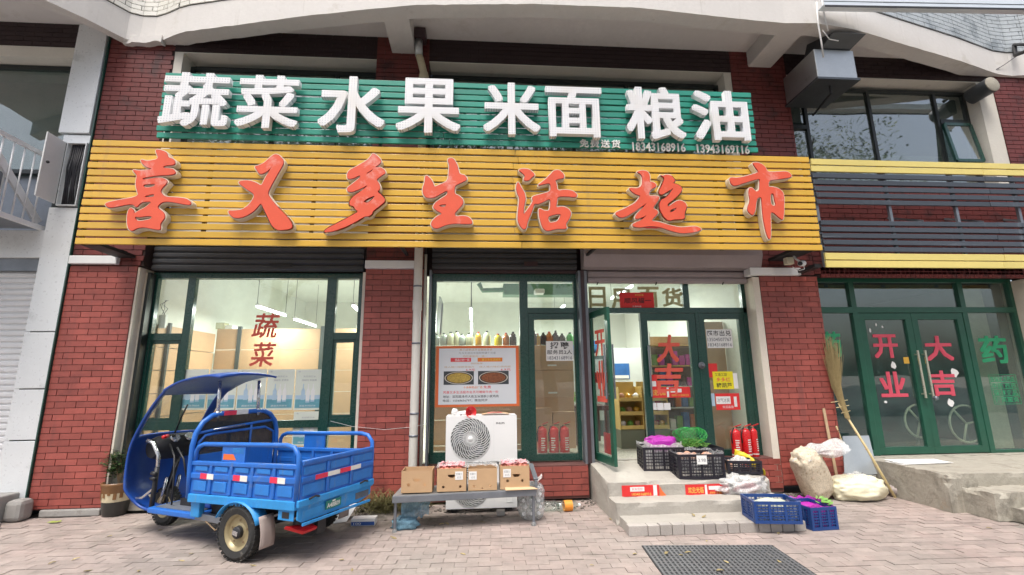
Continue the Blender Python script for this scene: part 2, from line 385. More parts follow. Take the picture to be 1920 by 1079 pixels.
# ---- upper storey: brick piers, spandrels, lintel band (tiles joined: too fine to pick apart)
def fine_bricks(mb, x0, x1, z0, z1, y, t=.02):
    z = z1; row = 0
    while z > z0+.02:
        zb = max(z0, z-BH); x = x0-(BL*.5 if row % 2 else 0)
        while x < x1:
            a, b = max(x, x0), min(x+BL, x1)
            if b-a > .03: mb.box(a+.004, b-.004, y, y+t, zb+.005, z-.005)
            x += BL
        z -= BH; row += 1
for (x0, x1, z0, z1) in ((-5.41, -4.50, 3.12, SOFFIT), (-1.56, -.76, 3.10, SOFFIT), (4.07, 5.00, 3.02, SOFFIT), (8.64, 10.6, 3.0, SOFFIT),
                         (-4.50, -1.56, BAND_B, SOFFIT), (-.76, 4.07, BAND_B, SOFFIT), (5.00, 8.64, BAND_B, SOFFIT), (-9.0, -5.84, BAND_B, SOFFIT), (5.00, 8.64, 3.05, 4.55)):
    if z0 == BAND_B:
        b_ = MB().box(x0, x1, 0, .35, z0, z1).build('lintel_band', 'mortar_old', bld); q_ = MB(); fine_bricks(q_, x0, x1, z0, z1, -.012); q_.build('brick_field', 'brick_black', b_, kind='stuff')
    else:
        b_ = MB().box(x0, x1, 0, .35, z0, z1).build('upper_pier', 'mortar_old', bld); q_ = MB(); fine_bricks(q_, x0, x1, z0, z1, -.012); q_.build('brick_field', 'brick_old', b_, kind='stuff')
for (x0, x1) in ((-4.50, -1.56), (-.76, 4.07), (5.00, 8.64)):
    MB().box(x0, x1, .36, .5, 3.35, 5.2).build('spandrel', 'plaster', bld); MB().box(x0, x1, .001, .30, BAND_B-.02, BAND_B-.003).build('lintel_soffit', 'plaster', bld)
for (x0, x1) in ((-4.50, -4.38), (3.95, 4.07), (8.36, 8.64)): MB().box(x0, x1, .003, .30, 4.5, BAND_B-.02).build('window_reveal', 'plaster', bld)
# upper windows
def win_upper(x0, x1, z0, z1, mull, y=.2, frame='dark_frame'):
    mb = MB(); w_ = .05
    mb.box(x0, x1, y, y+.07, z1-w_, z1); mb.box(x0, x1, y, y+.07, z0, z0+w_); mb.box(x0, x0+w_, y, y+.07, z0+w_, z1-w_); mb.box(x1-w_, x1, y, y+.07, z0+w_, z1-w_)
    for m_ in mull: mb.box(m_-w_/2, m_+w_/2, y, y+.07, z0+w_, z1-w_)
    f = mb.build('window', frame, bld)
    xs = [x0+w_]+sum([[m_-w_/2, m_+w_/2] for m_ in mull], [])+[x1-w_]
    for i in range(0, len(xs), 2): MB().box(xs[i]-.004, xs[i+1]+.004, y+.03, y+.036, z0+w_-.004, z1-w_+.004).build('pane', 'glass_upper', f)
    return f
win_upper(-4.38, -1.58, 4.7, WIN_T-.06, (-3.1, -2.2)); win_upper(-.74, 3.95, 4.7, WIN_T-.06, (.9, 2.4))
wr = win_upper(5.02, 8.36, 4.55, WIN_T-.03, (5.42, 6.57, 7.78))
MB().box(5.07, 5.40, .19, .28, 5.55, 5.62).build('transom', 'dark_frame', wr); MB().box(7.80, 8.32, .19, .28, 5.72, 5.80).build('transom', 'dark_frame', wr)
sash = MB(); a0 = Vector((7.83, .18, 5.70)); a1 = Vector((8.30, .18, 5.70)); b0 = Vector((7.83, .10, 5.0)); b1 = Vector((8.30, .10, 5.0))
for p, q in ((a0, a1), (b0, b1), (a0, b0), (a1, b1)): sash.bar(p, q, .05, .04, (0, 1, 0))
sh = sash.build('open_sash', 'frame_green', wr); MB().slab([a0, a1, b1, b0], .005).build('pane', 'glass_upper', sh)
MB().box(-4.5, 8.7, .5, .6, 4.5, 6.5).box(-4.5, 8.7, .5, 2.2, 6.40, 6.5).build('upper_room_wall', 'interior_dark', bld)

# ---- overhang: concrete fascia that bows outward between the piers, tiled wall above it, soffit, bracket beams
PLAN = [(-9.0, -2.6), (-7.4, -1.95), (-5.66, -.78), (-5.40, -.47), (-5.14, -.10), (-4.99, -.045), (-4.79, -.05), (-4.60, -.12), (-4.35, -.24), (-4.18, -.30), (-3.11, -.54), (-2.17, -.74),
        (-1.31, -.90), (-.84, -.98), (.01, -1.04), (.73, -1.09), (2.19, -1.11), (3.77, -.99), (4.35, -.96), (4.79, -.985), (5.43, -.91), (6.52, -.64), (7.72, -.35), (8.70, -.08), (9.0, -.05), (9.3, -.10), (10.4, -.5), (12, -1.1)]
BEAM_T = 6.93
def strip(mb, plan, z0, z1, back, jag=0., m=0):
    n = len(plan); vs = []
    for i, (x, y) in enumerate(plan):
        j = noise.noise((x*7.1, y, 5.))*jag
        vs += [(x, y, z0+j), (x, y, z1), (x, y+back, z1), (x, y+back, z0+j)]
    fs = []
    for i in range(n-1):
        a, b = i*4, i*4+4
        for k in range(4): fs.append((a+k, a+(k+1) % 4, b+(k+1) % 4, b+k))
    fs += [(0, 1, 2, 3), ((n-1)*4+3, (n-1)*4+2, (n-1)*4+1, (n-1)*4)]
    mb.add(vs, fs, m)
def dense(plan, step=.12):
    out = []
    for (a, b) in zip(plan, plan[1:]):
        k = max(1, int(math.dist(a, b)/step))
        out += [(a[0]+(b[0]-a[0])*i/k, a[1]+(b[1]-a[1])*i/k) for i in range(k)]
    return out+[plan[-1]]
DP = dense(PLAN)
fb = MB(); strip(fb, DP, BEAM_B, BEAM_T, .24, .010); fas = fb.build('fascia_beam', 'beam_white', bld)
# broken lower lip over the left pier
lip = MB(); lipn = [(-5.20, -.06), (-5.05, -.10), (-4.95, -.10), (-4.80, -.11), (-4.62, -.14)]
strip(lip, dense(lipn, .05), BEAM_B-.05, BEAM_B+.06, .10, .05); lip.build('broken_edge', 'beam_white', fas)
sf = MB(); vs = []; fs = []
for i, (x, y) in enumerate(DP): vs += [(x, y+.22, SOFFIT), (x, .34, SOFFIT), (x, y+.22, SOFFIT+.12), (x, .34, SOFFIT+.12)]
for i in range(len(DP)-1): a, b = i*4, i*4+4; fs += [(a, b, b+1, a+1), (a+2, a+3, b+3, b+2)]
sf.add(vs, fs); sf.build('soffit', 'soffit_grey', bld)
for (x0, x1, y1) in ((-1.33, -.97, -.72), (4.37, 4.76, -.74), (8.72, 9.1, .0)):
    MB().box(x0, x1, y1, .02, BEAM_B+.005, SOFFIT-.002).build('bracket_beam', 'beam_white', bld, bevel=.012)
ow = MB(); strip(ow, DP, BEAM_T+.001, 9.5, .3); ow = ow.build('overhang_wall', 'tile_joint', bld)
# white tiles of the overhang, near the inner corner they can be picked apart
def tile_run(pts, z0, z1, th, objs, mat, parent):
    (ax, ay), (bx, by) = pts; L = math.dist(pts[0], pts[1]); ux, uy = (bx-ax)/L, (by-ay)/L; nx, ny = uy, -ux
    if ny > 0: nx, ny = -nx, -ny
    z = z0; row = 0; mb = MB()
    while z < z1:
        s = -(.126 if row % 2 else 0)
        while s < L:
            a, b = max(0, s), min(L, s+.252)
            if b-a > .03:
                c = Vector((ax+ux*(a+b)/2+nx*th/2, ay+uy*(a+b)/2+ny*th/2, z+.038))
                q = MB() if objs else mb
                q.obox(c, (ux*(b-a-.010)/2, uy*(b-a-.010)/2, 0), (nx*th/2, ny*th/2, 0), (0, 0, .033))
                if objs: q.build('tile', mat, parent)
            s += .252
        z += .0765; row += 1
    if not objs: mb.build('tile_field', mat, parent, kind='stuff')
for i in range(len(PLAN)-1):
    a, b = PLAN[i], PLAN[i+1]
    if -6.2 < (a[0]+b[0])/2 < -3.6: tile_run((a, b), BEAM_T+.012, BEAM_T+.47, .014, True, 'white_tile', ow)
    else: tile_run((a, b), BEAM_T+.012, BEAM_T+1.0, .014, False, 'white_tile' if a[0] < 4 else 'grey_tile', ow)

# ---- ledges between the piers and the sign
for (x0, x1, z) in ((-5.40, -4.80, 3.13), (-1.56, -.88, 3.09), (3.97, 4.75, 3.02)):
    MB().box(x0, x1, -.07, .1, z, z+.11).build('ledge', 'white_ledge', bld, bevel=.006)

# ---- ground-floor openings: plaster reveals
MB().box(-4.56, -4.535, .001, .34, .1, 3.1).box(-4.535, -4.50, .12, .34, .1, 3.05).build('window_reveal', 'reveal_plaster', bld); MB().box(-1.60, -1.56, .02, .34, .5, 3.05).build('window_reveal', 'reveal_plaster', bld)
MB().box(4.03, 4.128, -.004, .34, .10, 3.0).build('door_reveal', 'reveal_plaster', bld)
# frames --------------------------------------------------------
FY0, FY1 = .22, .30
def rect_frame(mb, x0, x1, z0, z1, w_, y0=FY0, y1=FY1):
    mb.box(x0, x1, y0, y1, z1-w_, z1); mb.box(x0, x1, y0, y1, z0, z0+w_); mb.box(x0, x0+w_, y0, y1, z0+w_, z1-w_); mb.box(x1-w_, x1, y0, y1, z0+w_, z1-w_)
def pane(parent, x0, x1, z0, z1, mat='glass_shop', y=.258):
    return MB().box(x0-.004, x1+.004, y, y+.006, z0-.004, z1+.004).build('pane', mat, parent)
G = 'frame_green'
m1 = MB(); m1.box(-4.50, -1.60, FY0, FY1, 3.0, 3.08); m1.box(-4.50, -1.60, FY0, FY1, .50, .60); m1.box(-4.50, -4.43, FY0, FY1, .60, 3.0); m1.box(-1.70, -1.60, FY0, FY1, .60, 3.0)
m1.box(-4.03, -3.93, FY0, FY1, .60, 3.0); m1.box(-2.14, -2.01, FY0, FY1, .60, 3.0)
for (x0, x1) in ((-4.43, -4.03), (-2.01, -1.70)):
    m1.box(x0, x1, FY0, FY1, 2.13, 2.23); m1.box(x0, x1, FY0+.01, FY1, .96, 1.08); rect_frame(m1, x0, x1, 1.08, 2.13, .035, FY0+.015, FY1-.01)
m1.box(-3.93, -2.14, FY0+.01, FY1, .96, 1.06)
W1 = m1.build('shop_window', G, bld, bevel=.004)
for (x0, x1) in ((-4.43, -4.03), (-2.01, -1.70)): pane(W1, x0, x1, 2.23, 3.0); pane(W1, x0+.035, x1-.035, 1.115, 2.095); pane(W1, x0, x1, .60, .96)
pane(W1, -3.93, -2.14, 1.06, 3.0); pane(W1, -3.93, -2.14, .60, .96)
MB().box(-1.601, -1.575, .10, .22, .5, 3.05).build('shutter_rail', 'rail_grey', W1); MB().box(-4.498, -4.46, .10, .22, .5, 3.05).build('shutter_rail', 'dark_frame', W1)
m2 = MB(); m2.box(-.66, 1.44, FY0, FY1, 2.97, 3.08); m2.box(-.66, .60, FY0, FY1, .46, .60); m2.box(-.66, -.60, FY0, FY1, .60, 2.97); m2.box(.60, .72, FY0, FY1, .46, 2.97); m2.box(1.40, 1.44, FY0, FY1, .46, 2.97)
m2.box(.72, 1.40, FY0, FY1, 2.50, 2.58)
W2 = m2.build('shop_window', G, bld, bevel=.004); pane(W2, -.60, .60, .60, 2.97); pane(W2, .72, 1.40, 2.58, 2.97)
d0 = MB(); y0_, y1_ = FY0+.01, FY1-.012; d0.box(.722, 1.398, y0_, y1_, 2.413, 2.498).box(.722, 1.398, y0_, y1_, .462, .547).box(.722, .807, y0_, y1_, .547, 2.413).box(1.385, 1.398, y0_, y1_, .547, 2.413); D0 = d0.build('door', G, bld, bevel=.004); pane(D0, .807, 1.385, .547, 2.413)
MB().box(-.69, -.661, .06, .22, .45, 3.1).build('shutter_rail', 'rail_grey', W2)
for (x0, x1, m_) in ((1.442, 1.475, 'rail_grey'), (1.475, 1.525, 'post_maroon'), (1.525, 1.57, 'rail_grey')):
    MB().box(x0, x1, .06 if m_ == 'rail_grey' else .04, .22, .44, 3.1).build('shutter_rail', m_, bld)
# entrance
e = MB(); e.box(1.571, 4.03, FY0, FY1, 2.96, 3.05); e.box(1.571, 4.03, FY0, FY1, 2.50, 2.58); e.box(3.06, 3.15, FY0, FY1, 2.58, 2.96); e.box(1.571, 1.61, FY0, FY1, .46, 2.96); e.box(3.97, 4.03, FY0, FY1, .46, 2.96)
e.box(3.215, 3.265, FY0, FY1, .46, 2.50)
EN = e.build('entrance_frame', G, bld, bevel=.004); pane(EN, 1.61, 3.06, 2.58, 2.96); pane(EN, 3.15, 3.97, 2.58, 2.96)
d2 = MB(); rect_frame(d2, 2.38, 3.213, .47, 2.497, .105, FY0+.006, FY1-.008); D2 = d2.build('door', G, bld, bevel=.004); pane(D2, 2.485, 3.108, .575, 2.392); D2['label'] = 'closed middle glass door with two large red characters'
MB().tube([(2.46, .18, 1.30), (2.46, .18, 2.02)], .014).bar((2.46, .18, 1.36), (2.46, .235, 1.36), .012, .012).bar((2.46, .18, 1.96), (2.46, .235, 1.96), .012, .012).build('handle', 'rail_grey', D2, smooth=True, sharp=40)
d3 = MB(); rect_frame(d3, 3.267, 3.968, .47, 2.497, .085, FY0+.006, FY1-.008); D3 = d3.build('door', G, bld, bevel=.004); pane(D3, 3.352, 3.883, .555, 2.412)
MB().lathe([(.045, 0), (.05, .02), (.03, .04), (.018, .07)], 14, (3.24, .218, 1.73), (0, -1, 0)).build('lock', 'rail_grey', D3, smooth=True, sharp=40)
# open leaf, hinged on the left, swung out over the landing
hx, hy = 1.615, .215; ex, ey = 1.72, -.42; L = math.hypot(ex-hx, ey-hy); lu = Vector(((ex-hx)/L, (ey-hy)/L, 0)); ln = Vector((-lu.y, lu.x, 0))
def leaf_box(mb, s0, s1, z0, z1, t=.022):
    mb.obox(Vector((hx, hy, (z0+z1)/2))+lu*(s0+s1)/2, lu*(s1-s0)/2, ln*t, (0, 0, (z1-z0)/2))
d1 = MB(); zb, zt = .475, 2.495; leaf_box(d1, 0, .085, zb, zt); leaf_box(d1, L-.085, L, zb, zt); leaf_box(d1, .085, L-.085, zt-.085, zt); leaf_box(d1, .085, L-.085, zb, zb+.10)
D1 = d1.build('door', 'frame_bright_green', bld, bevel=.004); D1['label'] = 'green framed glass door swung open outward over the landing'
gp = MB(); leaf_box(gp, .081, L-.081, zb+.096, zt-.081, .003); gp.build('pane', 'glass_shop', D1)
hp = Vector((hx, hy, 0))+lu*(L-.05)
for s in (-1, 1):
    o = hp+ln*s*.06; MB().tube([o+Vector((0, 0, 1.3)), o+Vector((0, 0, 2.0))], .013).bar(o+Vector((0, 0, 1.36)), hp+Vector((0, 0, 1.36)), .012, .012).bar(o+Vector((0, 0, 1.94)), hp+Vector((0, 0, 1.94)), .012, .012).build('handle', 'rail_grey', D1, smooth=True, sharp=40)

# roller shutters and their boxes --------------------------------
def shutter(x0, x1, z0, z1, n, y, mat, name='roller_shutter', box_z=None):
    s = MB().box(x0, x1, y+.02, y+.06, z0, z1).build(name, mat, bld); h = (z1-z0)/n
    sm = None
    for i in range(n):
        za = z0+i*h
        k = MB().add([(x0, y+.02, za+.003), (x0, y-.004, za+h*.3), (x0, y-.004, za+h*.75), (x0, y+.02, za+h-.003), (x1, y+.02, za+.003), (x1, y-.004, za+h*.3), (x1, y-.004, za+h*.75), (x1, y+.02, za+h-.003)],
                     [(0, 4, 5, 1), (1, 5, 6, 2), (2, 6, 7, 3), (0, 1, 2, 3), (7, 6, 5, 4), (0, 3, 7, 4)])
        k.build('slat', mat, s)
    return s
s = shutter(-4.46, -1.62, 3.085, 3.60, 6, .10, 'shutter_dark'); MB().box(-2.9, -2.6, .085, .094, 3.155, 3.185).build('lock_plate', 'black_iron', s)
s = shutter(-.66, 1.44, 3.13, 3.62, 6, .10, 'shutter_dark'); MB().box(.66, .86, .08, .09, 3.17, 3.235).build('lock_plate', 'post_maroon', s)
MB().box(-.66, 1.44, .17, .22, 3.082, 3.128).build('bottom_bar', 'post_maroon', s)
s = shutter(1.60, 4.02, 2.93, 3.12, 2, .12, 'shutter_mauve')
for px in (1119, 1229, 1354): p = at(px, 532, .11); MB().bar((p.x, .108, p.z-.02), (p.x+.02, .108, p.z+.02), .012, .012).build('latch', 'black_iron', s)
hb = MB(); prof = [(-.12, 3.62), (-.12, 3.30), (-.05, 3.13), (.12, 3.12), (.12, 3.62)]
n_ = len(prof); hb.add([(1.50, y, z) for y, z in prof]+[(4.16, y, z) for y, z in prof], [tuple(range(n_)), tuple(range(n_, 2*n_))[::-1]]+[(i, (i+1) % n_, (i+1) % n_+n_, i+n_) for i in range(n_)])
hb.build('shutter_box', 'shutter_mauve', bld, bevel=.008)
MB().box(-4.56, 5.03, .30, .40, 3.08, 3.70).build('lintel_wall', 'mortar_old', bld)

# interior shell ----------------------------------------------------
sh = MB(); X0, X1, Y1, ZC = -4.52, 4.02, 6.0, 3.62
sh.box(X0-.1, X0, .31, Y1, .3, ZC); sh.box(X1, X1+.1, .35, Y1, .3, ZC); sh.box(X0-.1, X1+.1, Y1, Y1+.1, .3, ZC); sh.box(X0-.1, X1+.1, .41, Y1+.1, ZC, ZC+.1)
MB.build(sh, 'interior_wall', 'interior_white', bld)
MB().box(X0-.1, X1+.1, .345, Y1+.1, .30, FLOOR).build('interior_floor', 'interior_floor', bld)
MB().box(1.571, 4.03, .2, .345, .30, .458).build('threshold', 'concrete', bld)
MB().box(-4.56, -1.56, .05, .4, .03, .50).build('sill_wall', 'old_concrete', bld)

# ------------------------------------------------------------------ left neighbour
M('metal_step', (.34, .33, .31), .8, var=.2, vs=4, bump=.4, stains=[((.16, .15, .13), .6, 4, .55)])
M('cage_white', (.72, .73, .74), .5, var=.08, vs=6, stains=[((.45, .36, .26), .5, 12, .66)])
M('ac_white', (.76, .77, .76), .4, var=.04, vs=2, stains=[((.5, .49, .44), .4, 5, .66)])
M('cable_black', (.012, .012, .018), .5)
lb = thing('neighbour_shop', 'left neighbouring shop with white roller shutter, metal clad column and dark upper window', 'building', (-6.5, 0, 0))
col = MB().box(-5.80, -5.44, .0, .40, 3.9-.02, 4.9).box(-5.78, -5.44, .02, .4, 0, 6.78).build('column_core', 'dark_frame', lb)
pan = [(5.02, 6.76, -5.86, -5.455, -.045), (4.88, 5.0, -5.80, -5.43, -.02), (2.24, 3.92, -5.80, -5.43, -.03), (1.52, 2.225, -5.80, -5.43, -.034), (.90, 1.505, -5.80, -5.43, -.028), (.12, .885, -5.80, -5.43, -.032)]
for (z0, z1, x0, x1, y) in pan: MB().box(x0, x1, y, .02, z0, z1).build('clad_panel', 'white_clad', lb, bevel=.006)
MB().box(-5.428, -5.412, -.04, .05, .1, 6.7).build('corner_trim', 'frame_green', lb)
# electrical cabinet in the column, its door swung open
cb = thing('meter_cabinet', 'open white metal meter cabinet with black cables inside the clad column', 'cabinet', (-5.57, -.05, 3.93))
bx = MB(); x0, x1, z0, z1 = -5.70, -5.445, 3.94, 4.865
bx.box(x0, x0+.012, -.06, -.002, z0, z1); bx.box(x1-.012, x1, -.06, -.002, z0, z1); bx.box(x0+.012, x1-.012, -.06, -.002, z1-.012, z1); bx.box(x0+.012, x1-.012, -.06, -.002, z0, z0+.012); bx.box(x0, x1, -.006, -.001, z0, z1)
bx.build('housing', 'white_clad', cb)
for i in range(7):
    xx = x0+.05+i*.026; MB().tube([(xx, -.02, z1-.02), (xx+.01*math.sin(i), -.045, 4.5), (xx+.015*math.cos(i*2), -.04, 4.2), (xx, -.02, z0+.015)], .011, 6).build('cable', 'cable_black', cb, smooth=True)
pts = [(89, 249), (126.5, 267), (105.7, 383), (66, 371.6)]
h0, h1 = at(126.5, 267, -.062), at(105.7, 383, -.062); f0 = at(89, 249, -.36); f1 = at(66, 371.6, -.36); fx = (f0.x+f1.x)/2
dr = MB().slab([(fx, -.36, z0+.02), (x0-.004, -.066, z0+.02), (x0-.004, -.066, z1-.01), (fx, -.36, z1-.01)], .018).build('door', 'ac_white', cb, bevel=.004)
MB().lathe([(.018, 0), (.02, .01), (.012, .02)], 10, (fx+.05, -.34, 4.43), (.7, -.7, 0)).build('lock', 'black_iron', dr, smooth=True)
# wall over the shutter
MB().box(-9.0, -5.802, -.01, .3, 3.22, 3.60).build('lintel_panel', 'white_clad', lb, bevel=.006)
MB().box(-9.0, -5.802, .03, .3, 3.05, 3.218).build('shutter_box', 'rail_grey', lb)
ns = MB().box(-9.0, -5.802, .10, .14, .3, 3.05).build('roller_shutter', 'shutter_white', lb)
z = 3.045; i = 0
while z > .34:
    h = .078
    MB().add([(-9, .10, z-.002), (-9, .075, z-h*.3), (-9, .075, z-h*.75), (-9, .10, z-h+.003), (-5.803, .10, z-.002), (-5.803, .075, z-h*.3), (-5.803, .075, z-h*.75), (-5.803, .10, z-h+.003)],
             [(0, 1, 5, 4), (1, 2, 6, 5), (2, 3, 7, 6), (3, 2, 1, 0), (4, 5, 6, 7), (0, 4, 7, 3)]).build('slat', 'shutter_white', ns)
    z -= h
MB().box(-9, -5.86, .28, .36, 3.6, 4.5).build('spandrel', 'rail_grey', lb); MB().box(-9, -5.86, .001, .30, 6.22, BAND_B-.004).build('lintel', 'plaster', lb)
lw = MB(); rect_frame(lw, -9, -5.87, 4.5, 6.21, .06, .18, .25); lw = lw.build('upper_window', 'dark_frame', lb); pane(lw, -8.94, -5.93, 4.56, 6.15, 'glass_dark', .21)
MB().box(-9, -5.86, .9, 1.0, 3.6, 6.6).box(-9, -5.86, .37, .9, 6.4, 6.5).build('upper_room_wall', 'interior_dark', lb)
# stone step in front
MB().box(-9, -5.50, -.42, .10, .0, .30).build('step', 'metal_step', lb, bevel=.02); MB().box(-5.495, -5.30, -.22, -.03, .0, .24).build('step', 'metal_step', lb, bevel=.05)
MB().box(-9, -5.28, -.60, -.43, .0, .07).build('step', 'metal_step', lb, bevel=.02)
MB().box(-5.25, -4.56, -.035, .03, .0, .085).build('kerb', 'metal_step', lb, bevel=.015)
# balcony cage with a unit inside
cg = thing('air_conditioner_cage', 'white barred metal cage hung beside the clad column above the shutter', 'cage', (-6.3, -.5, 3.62))
xc = -5.87
MB().box(xc-.02, xc+.02, -1.3, .02, 4.59, 4.64).box(-7.6, xc-.021, -1.3, -1.26, 4.59, 4.64).build('top_rail', 'cage_white', cg); MB().box(xc-.02, xc+.02, -1.3, .02, 3.60, 3.66).box(-7.6, xc-.021, -1.3, -1.26, 3.6, 3.66).build('bottom_rail', 'cage_white', cg)
for i in range(9): y = -.14-i*.14; MB().tube([(xc, y, 3.64), (xc, y, 4.60)], .009, 6).build('bar', 'cage_white', cg, smooth=True)
MB().box(-7.6, xc-.03, -1.28, .02, 3.63, 3.645).build('floor_plate', 'rail_grey', cg)
MB().bar((xc-.04, -.02, 3.70), (xc-.04, -.9, 4.55), .03, .10, (0, 0, 1)).build('brace', 'cage_white', cg)
ac = thing('outdoor_unit', 'pale grey air conditioner unit behind the bars of the hung cage', 'air conditioner', (-6.45, -.7, 3.65))
MB().box(-6.9, -6.0, -.95, -.45, 3.66, 4.30).build('casing', 'ac_white', ac, bevel=.02); MB().box(-5.998, -5.99, -.9, -.5, 3.75, 4.2).build('side_panel', 'rail_grey', ac)

# ------------------------------------------------------------------ right neighbour
M('pink_print', (.72, .09, .14), .6, var=.1, vs=20); M('green_print', (.03, .36, .16), .6, var=.25, vs=12); M('cream_paint', (.66, .62, .46), .6, var=.1, vs=4)
M('door_handle', (.70, .68, .55), .3, metal=.7, var=.1)
M('paper', (.80, .80, .78), .7, var=.05, vs=8)
rb = thing('pharmacy_shop', 'right neighbouring shop with green framed glass doors and dark interior above concrete steps', 'building', (6.8, 0, 0))
GB = 'frame_bright_green'
fr = MB(); fr.box(5.04, 8.45, FY0, FY1, 2.98, 3.04); fr.box(5.04, 8.45, FY0, FY1, 2.50, 2.585)
for x in (5.04, 5.705, 7.515, 8.39): fr.box(x, x+.085, FY0, FY1, .42, 2.5); fr.box(x, x+.085, FY0, FY1, 2.585, 2.98)
fr.box(5.125, 5.705, FY0, FY1, .42, .50); fr.box(7.60, 8.39, FY0, FY1, .42, .46)
FR = fr.build('shop_window', GB, rb, bevel=.004)
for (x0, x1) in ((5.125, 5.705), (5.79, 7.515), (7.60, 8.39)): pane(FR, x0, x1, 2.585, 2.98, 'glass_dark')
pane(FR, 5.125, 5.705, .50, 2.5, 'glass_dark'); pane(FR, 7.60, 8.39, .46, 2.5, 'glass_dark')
RD = []
for (x0, x1) in ((5.793, 6.650), (6.654, 7.512)):
    d = MB(); rect_frame(d, x0, x1, .43, 2.495, .10, FY0+.008, FY1-.01); d = d.build('door', GB, rb, bevel=.004); pane(d, x0+.1, x1-.1, .53, 2.395, 'glass_dark'); RD.append(d)
for x, d in ((6.60, RD[0]), (6.72, RD[1])):
    MB().bar((x, .17, 1.22), (x, .17, 1.92), .028, .02, (0, 1, 0)).bar((x, .17, 1.28), (x, .23, 1.28), .02, .02).bar((x, .17, 1.86), (x, .23, 1.86), .02, .02).build('handle', 'door_handle', d, bevel=.004)
MB().lathe([(.02, 0), (.03, .01), (.03, .05), (.02, .06)], 12, (6.70, .15, 1.22), (0, -1, 0)).build('padlock', 'rail_grey', RD[1], smooth=True, sharp=40)
for d, ch in ((RD[0], (('开', (1638, 627, 1684, 672)), ('业', (1650, 697, 1700, 745)))), (RD[1], (('大', (1735, 630, 1786, 677)), ('吉', (1745, 695, 1793, 743))))):
    for c_, b_ in ch: text(c_, d, 'pink_print', pbox(*b_, .25), .2555, stack=.03)
text('药', FR, 'green_print', pbox(1838, 630, 1890, 682, .25), .2555, stack=.03)
text('药', FR, 'green_print', pbox(1543, 622, 1578, 670, .25), .2555, stack=.03)
rows = ('医保定点药店', '中药 西药', '保健食品', '便民服务')
for k, t_ in enumerate(rows):
    b_ = pbox(1858+k*3, 706+k*13, 1903+k*3, 716+k*13, .25); text(t_, FR, 'green_print', b_, .2555, bold=.01)
    x0, z0, x1, z1 = b_; g_ = .02; q = MB(); q.box(x0-g_, x1+g_, .2545, .2555, z0-g_-.006, z0-g_); q.box(x0-g_, x1+g_, .2545, .2555, z1+g_, z1+g_+.006); q.box(x0-g_-.006, x0-g_, .2545, .2555, z0-g_, z1+g_); q.box(x1+g_, x1+g_+.006, .2545, .2555, z0-g_, z1+g_); q.build('print_border', 'green_print', FR)
M('tag_orange', (.72, .42, .06), .6)
for px, py in ((1700, 676), (1734, 676)): x0, z0, x1, z1 = pbox(px-5, py-6, px+5, py+6, .25); MB().box(x0, x1, .2545, .2555, z0, z1).build('sticker', 'tag_orange', RD[0] if px < 1720 else RD[1])
for px, py, w_, h_ in ((1661, 754, 4, 3), (1783, 756, 7, 10), (1632, 620, 2, 5), (1790, 700, 9, 10), (1676, 685, 6, 8), (1655, 613, 2, 3), (1643, 609, 2, 4)):
    x0, z0, x1, z1 = pbox(px-w_, py-h_, px+w_, py+h_, .25); pts = [(x0+(x1-x0)*(.5+.5*math.cos(a)*random.uniform(.6, 1)), z0+(z1-z0)*(.5+.5*math.sin(a)*random.uniform(.6, 1))) for a in [i*math.pi/5 for i in range(10)]]
    MB().prism(pts, .254, .2555).build('torn_paper', 'paper', RD[0] if px < 1710 else RD[1])
# walls round it
w_ = MB().box(8.64, 10.6, .0, .4, .42, 3.0).build('brick_pier', 'mortar_old', rb); q_ = MB(); fine_bricks(q_, 8.64, 10.6, .42, 3.0, -.012); q_.build('brick_field', 'brick_red', w_, kind='stuff'); MB().box(8.475, 8.638, .03, .4, .42, 3.0).build('wall_return', 'reveal_plaster', rb); MB().box(8.445, 8.474, .0, .34, .42, 3.0).build('door_reveal', 'reveal_plaster', rb)
MB().box(5.04, 8.45, .0, .35, 3.041, 3.06).build('lintel', 'mortar_old', rb)
sb = MB(); x = 5.10
while x < 8.4: sb.box(x+.004, x+.071, -.012, .02, 3.0, 3.16); x += .075
sb.build('soldier_course', 'brick_old', rb, kind='stuff')
MB().box(5.031, 5.42, .10, .34, .0, .419).box(5.42, 8.45, .10, .34, .0, .419).build('sill_wall', 'old_concrete', rb)
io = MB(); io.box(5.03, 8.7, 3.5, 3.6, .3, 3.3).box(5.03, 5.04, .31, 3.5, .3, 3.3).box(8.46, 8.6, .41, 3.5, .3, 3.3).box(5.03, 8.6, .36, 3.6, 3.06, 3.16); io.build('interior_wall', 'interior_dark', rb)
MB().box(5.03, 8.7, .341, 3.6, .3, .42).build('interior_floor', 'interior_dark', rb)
MB().box(7.93, 8.30, .55, .60, .43, 2.95).build('cream_wall_strip', 'cream_paint', rb)  # pale strip of the inner wall behind the right pane
# concrete entrance stairs
st = thing('concrete_steps', 'weathered concrete entrance steps below the dark glass doors', 'steps', (7, -.6, 0))
LX = 5.42
rough_box(LX, 10.5, -1.08, .10, .0, .42, .05, .006, .03, 1).build('landing', 'old_concrete', st)
rough_box(LX+.16, 10.5, -1.42, -1.07, .0, .285, .05, .007, .04, 2).build('step', 'old_concrete', st)
rough_box(LX+.34, 10.5, -1.76, -1.41, .0, .14, .05, .007, .04, 3).build('step', 'old_concrete', st)
for i, (x, y, z, a) in enumerate(((5.78, -.34, .421, .10), (5.82, -.36, .428, .02), (5.8, -.33, .435, -.08))):
    p_ = thing('paper_stack', ('lowest', 'middle', 'topmost')[i]+' white paper sheet of the pile on the right landing', 'paper', (x, y, z), a, 'paper sheets on the landing', local=True)
    MB().grid(lambda u, v, i=i: (-.34+u*.68, -.13+v*.26, .004+.006*noise.noise((u*3, v*3, i))), 6, 4).build('sheet', 'paper', p_, solid=.004)

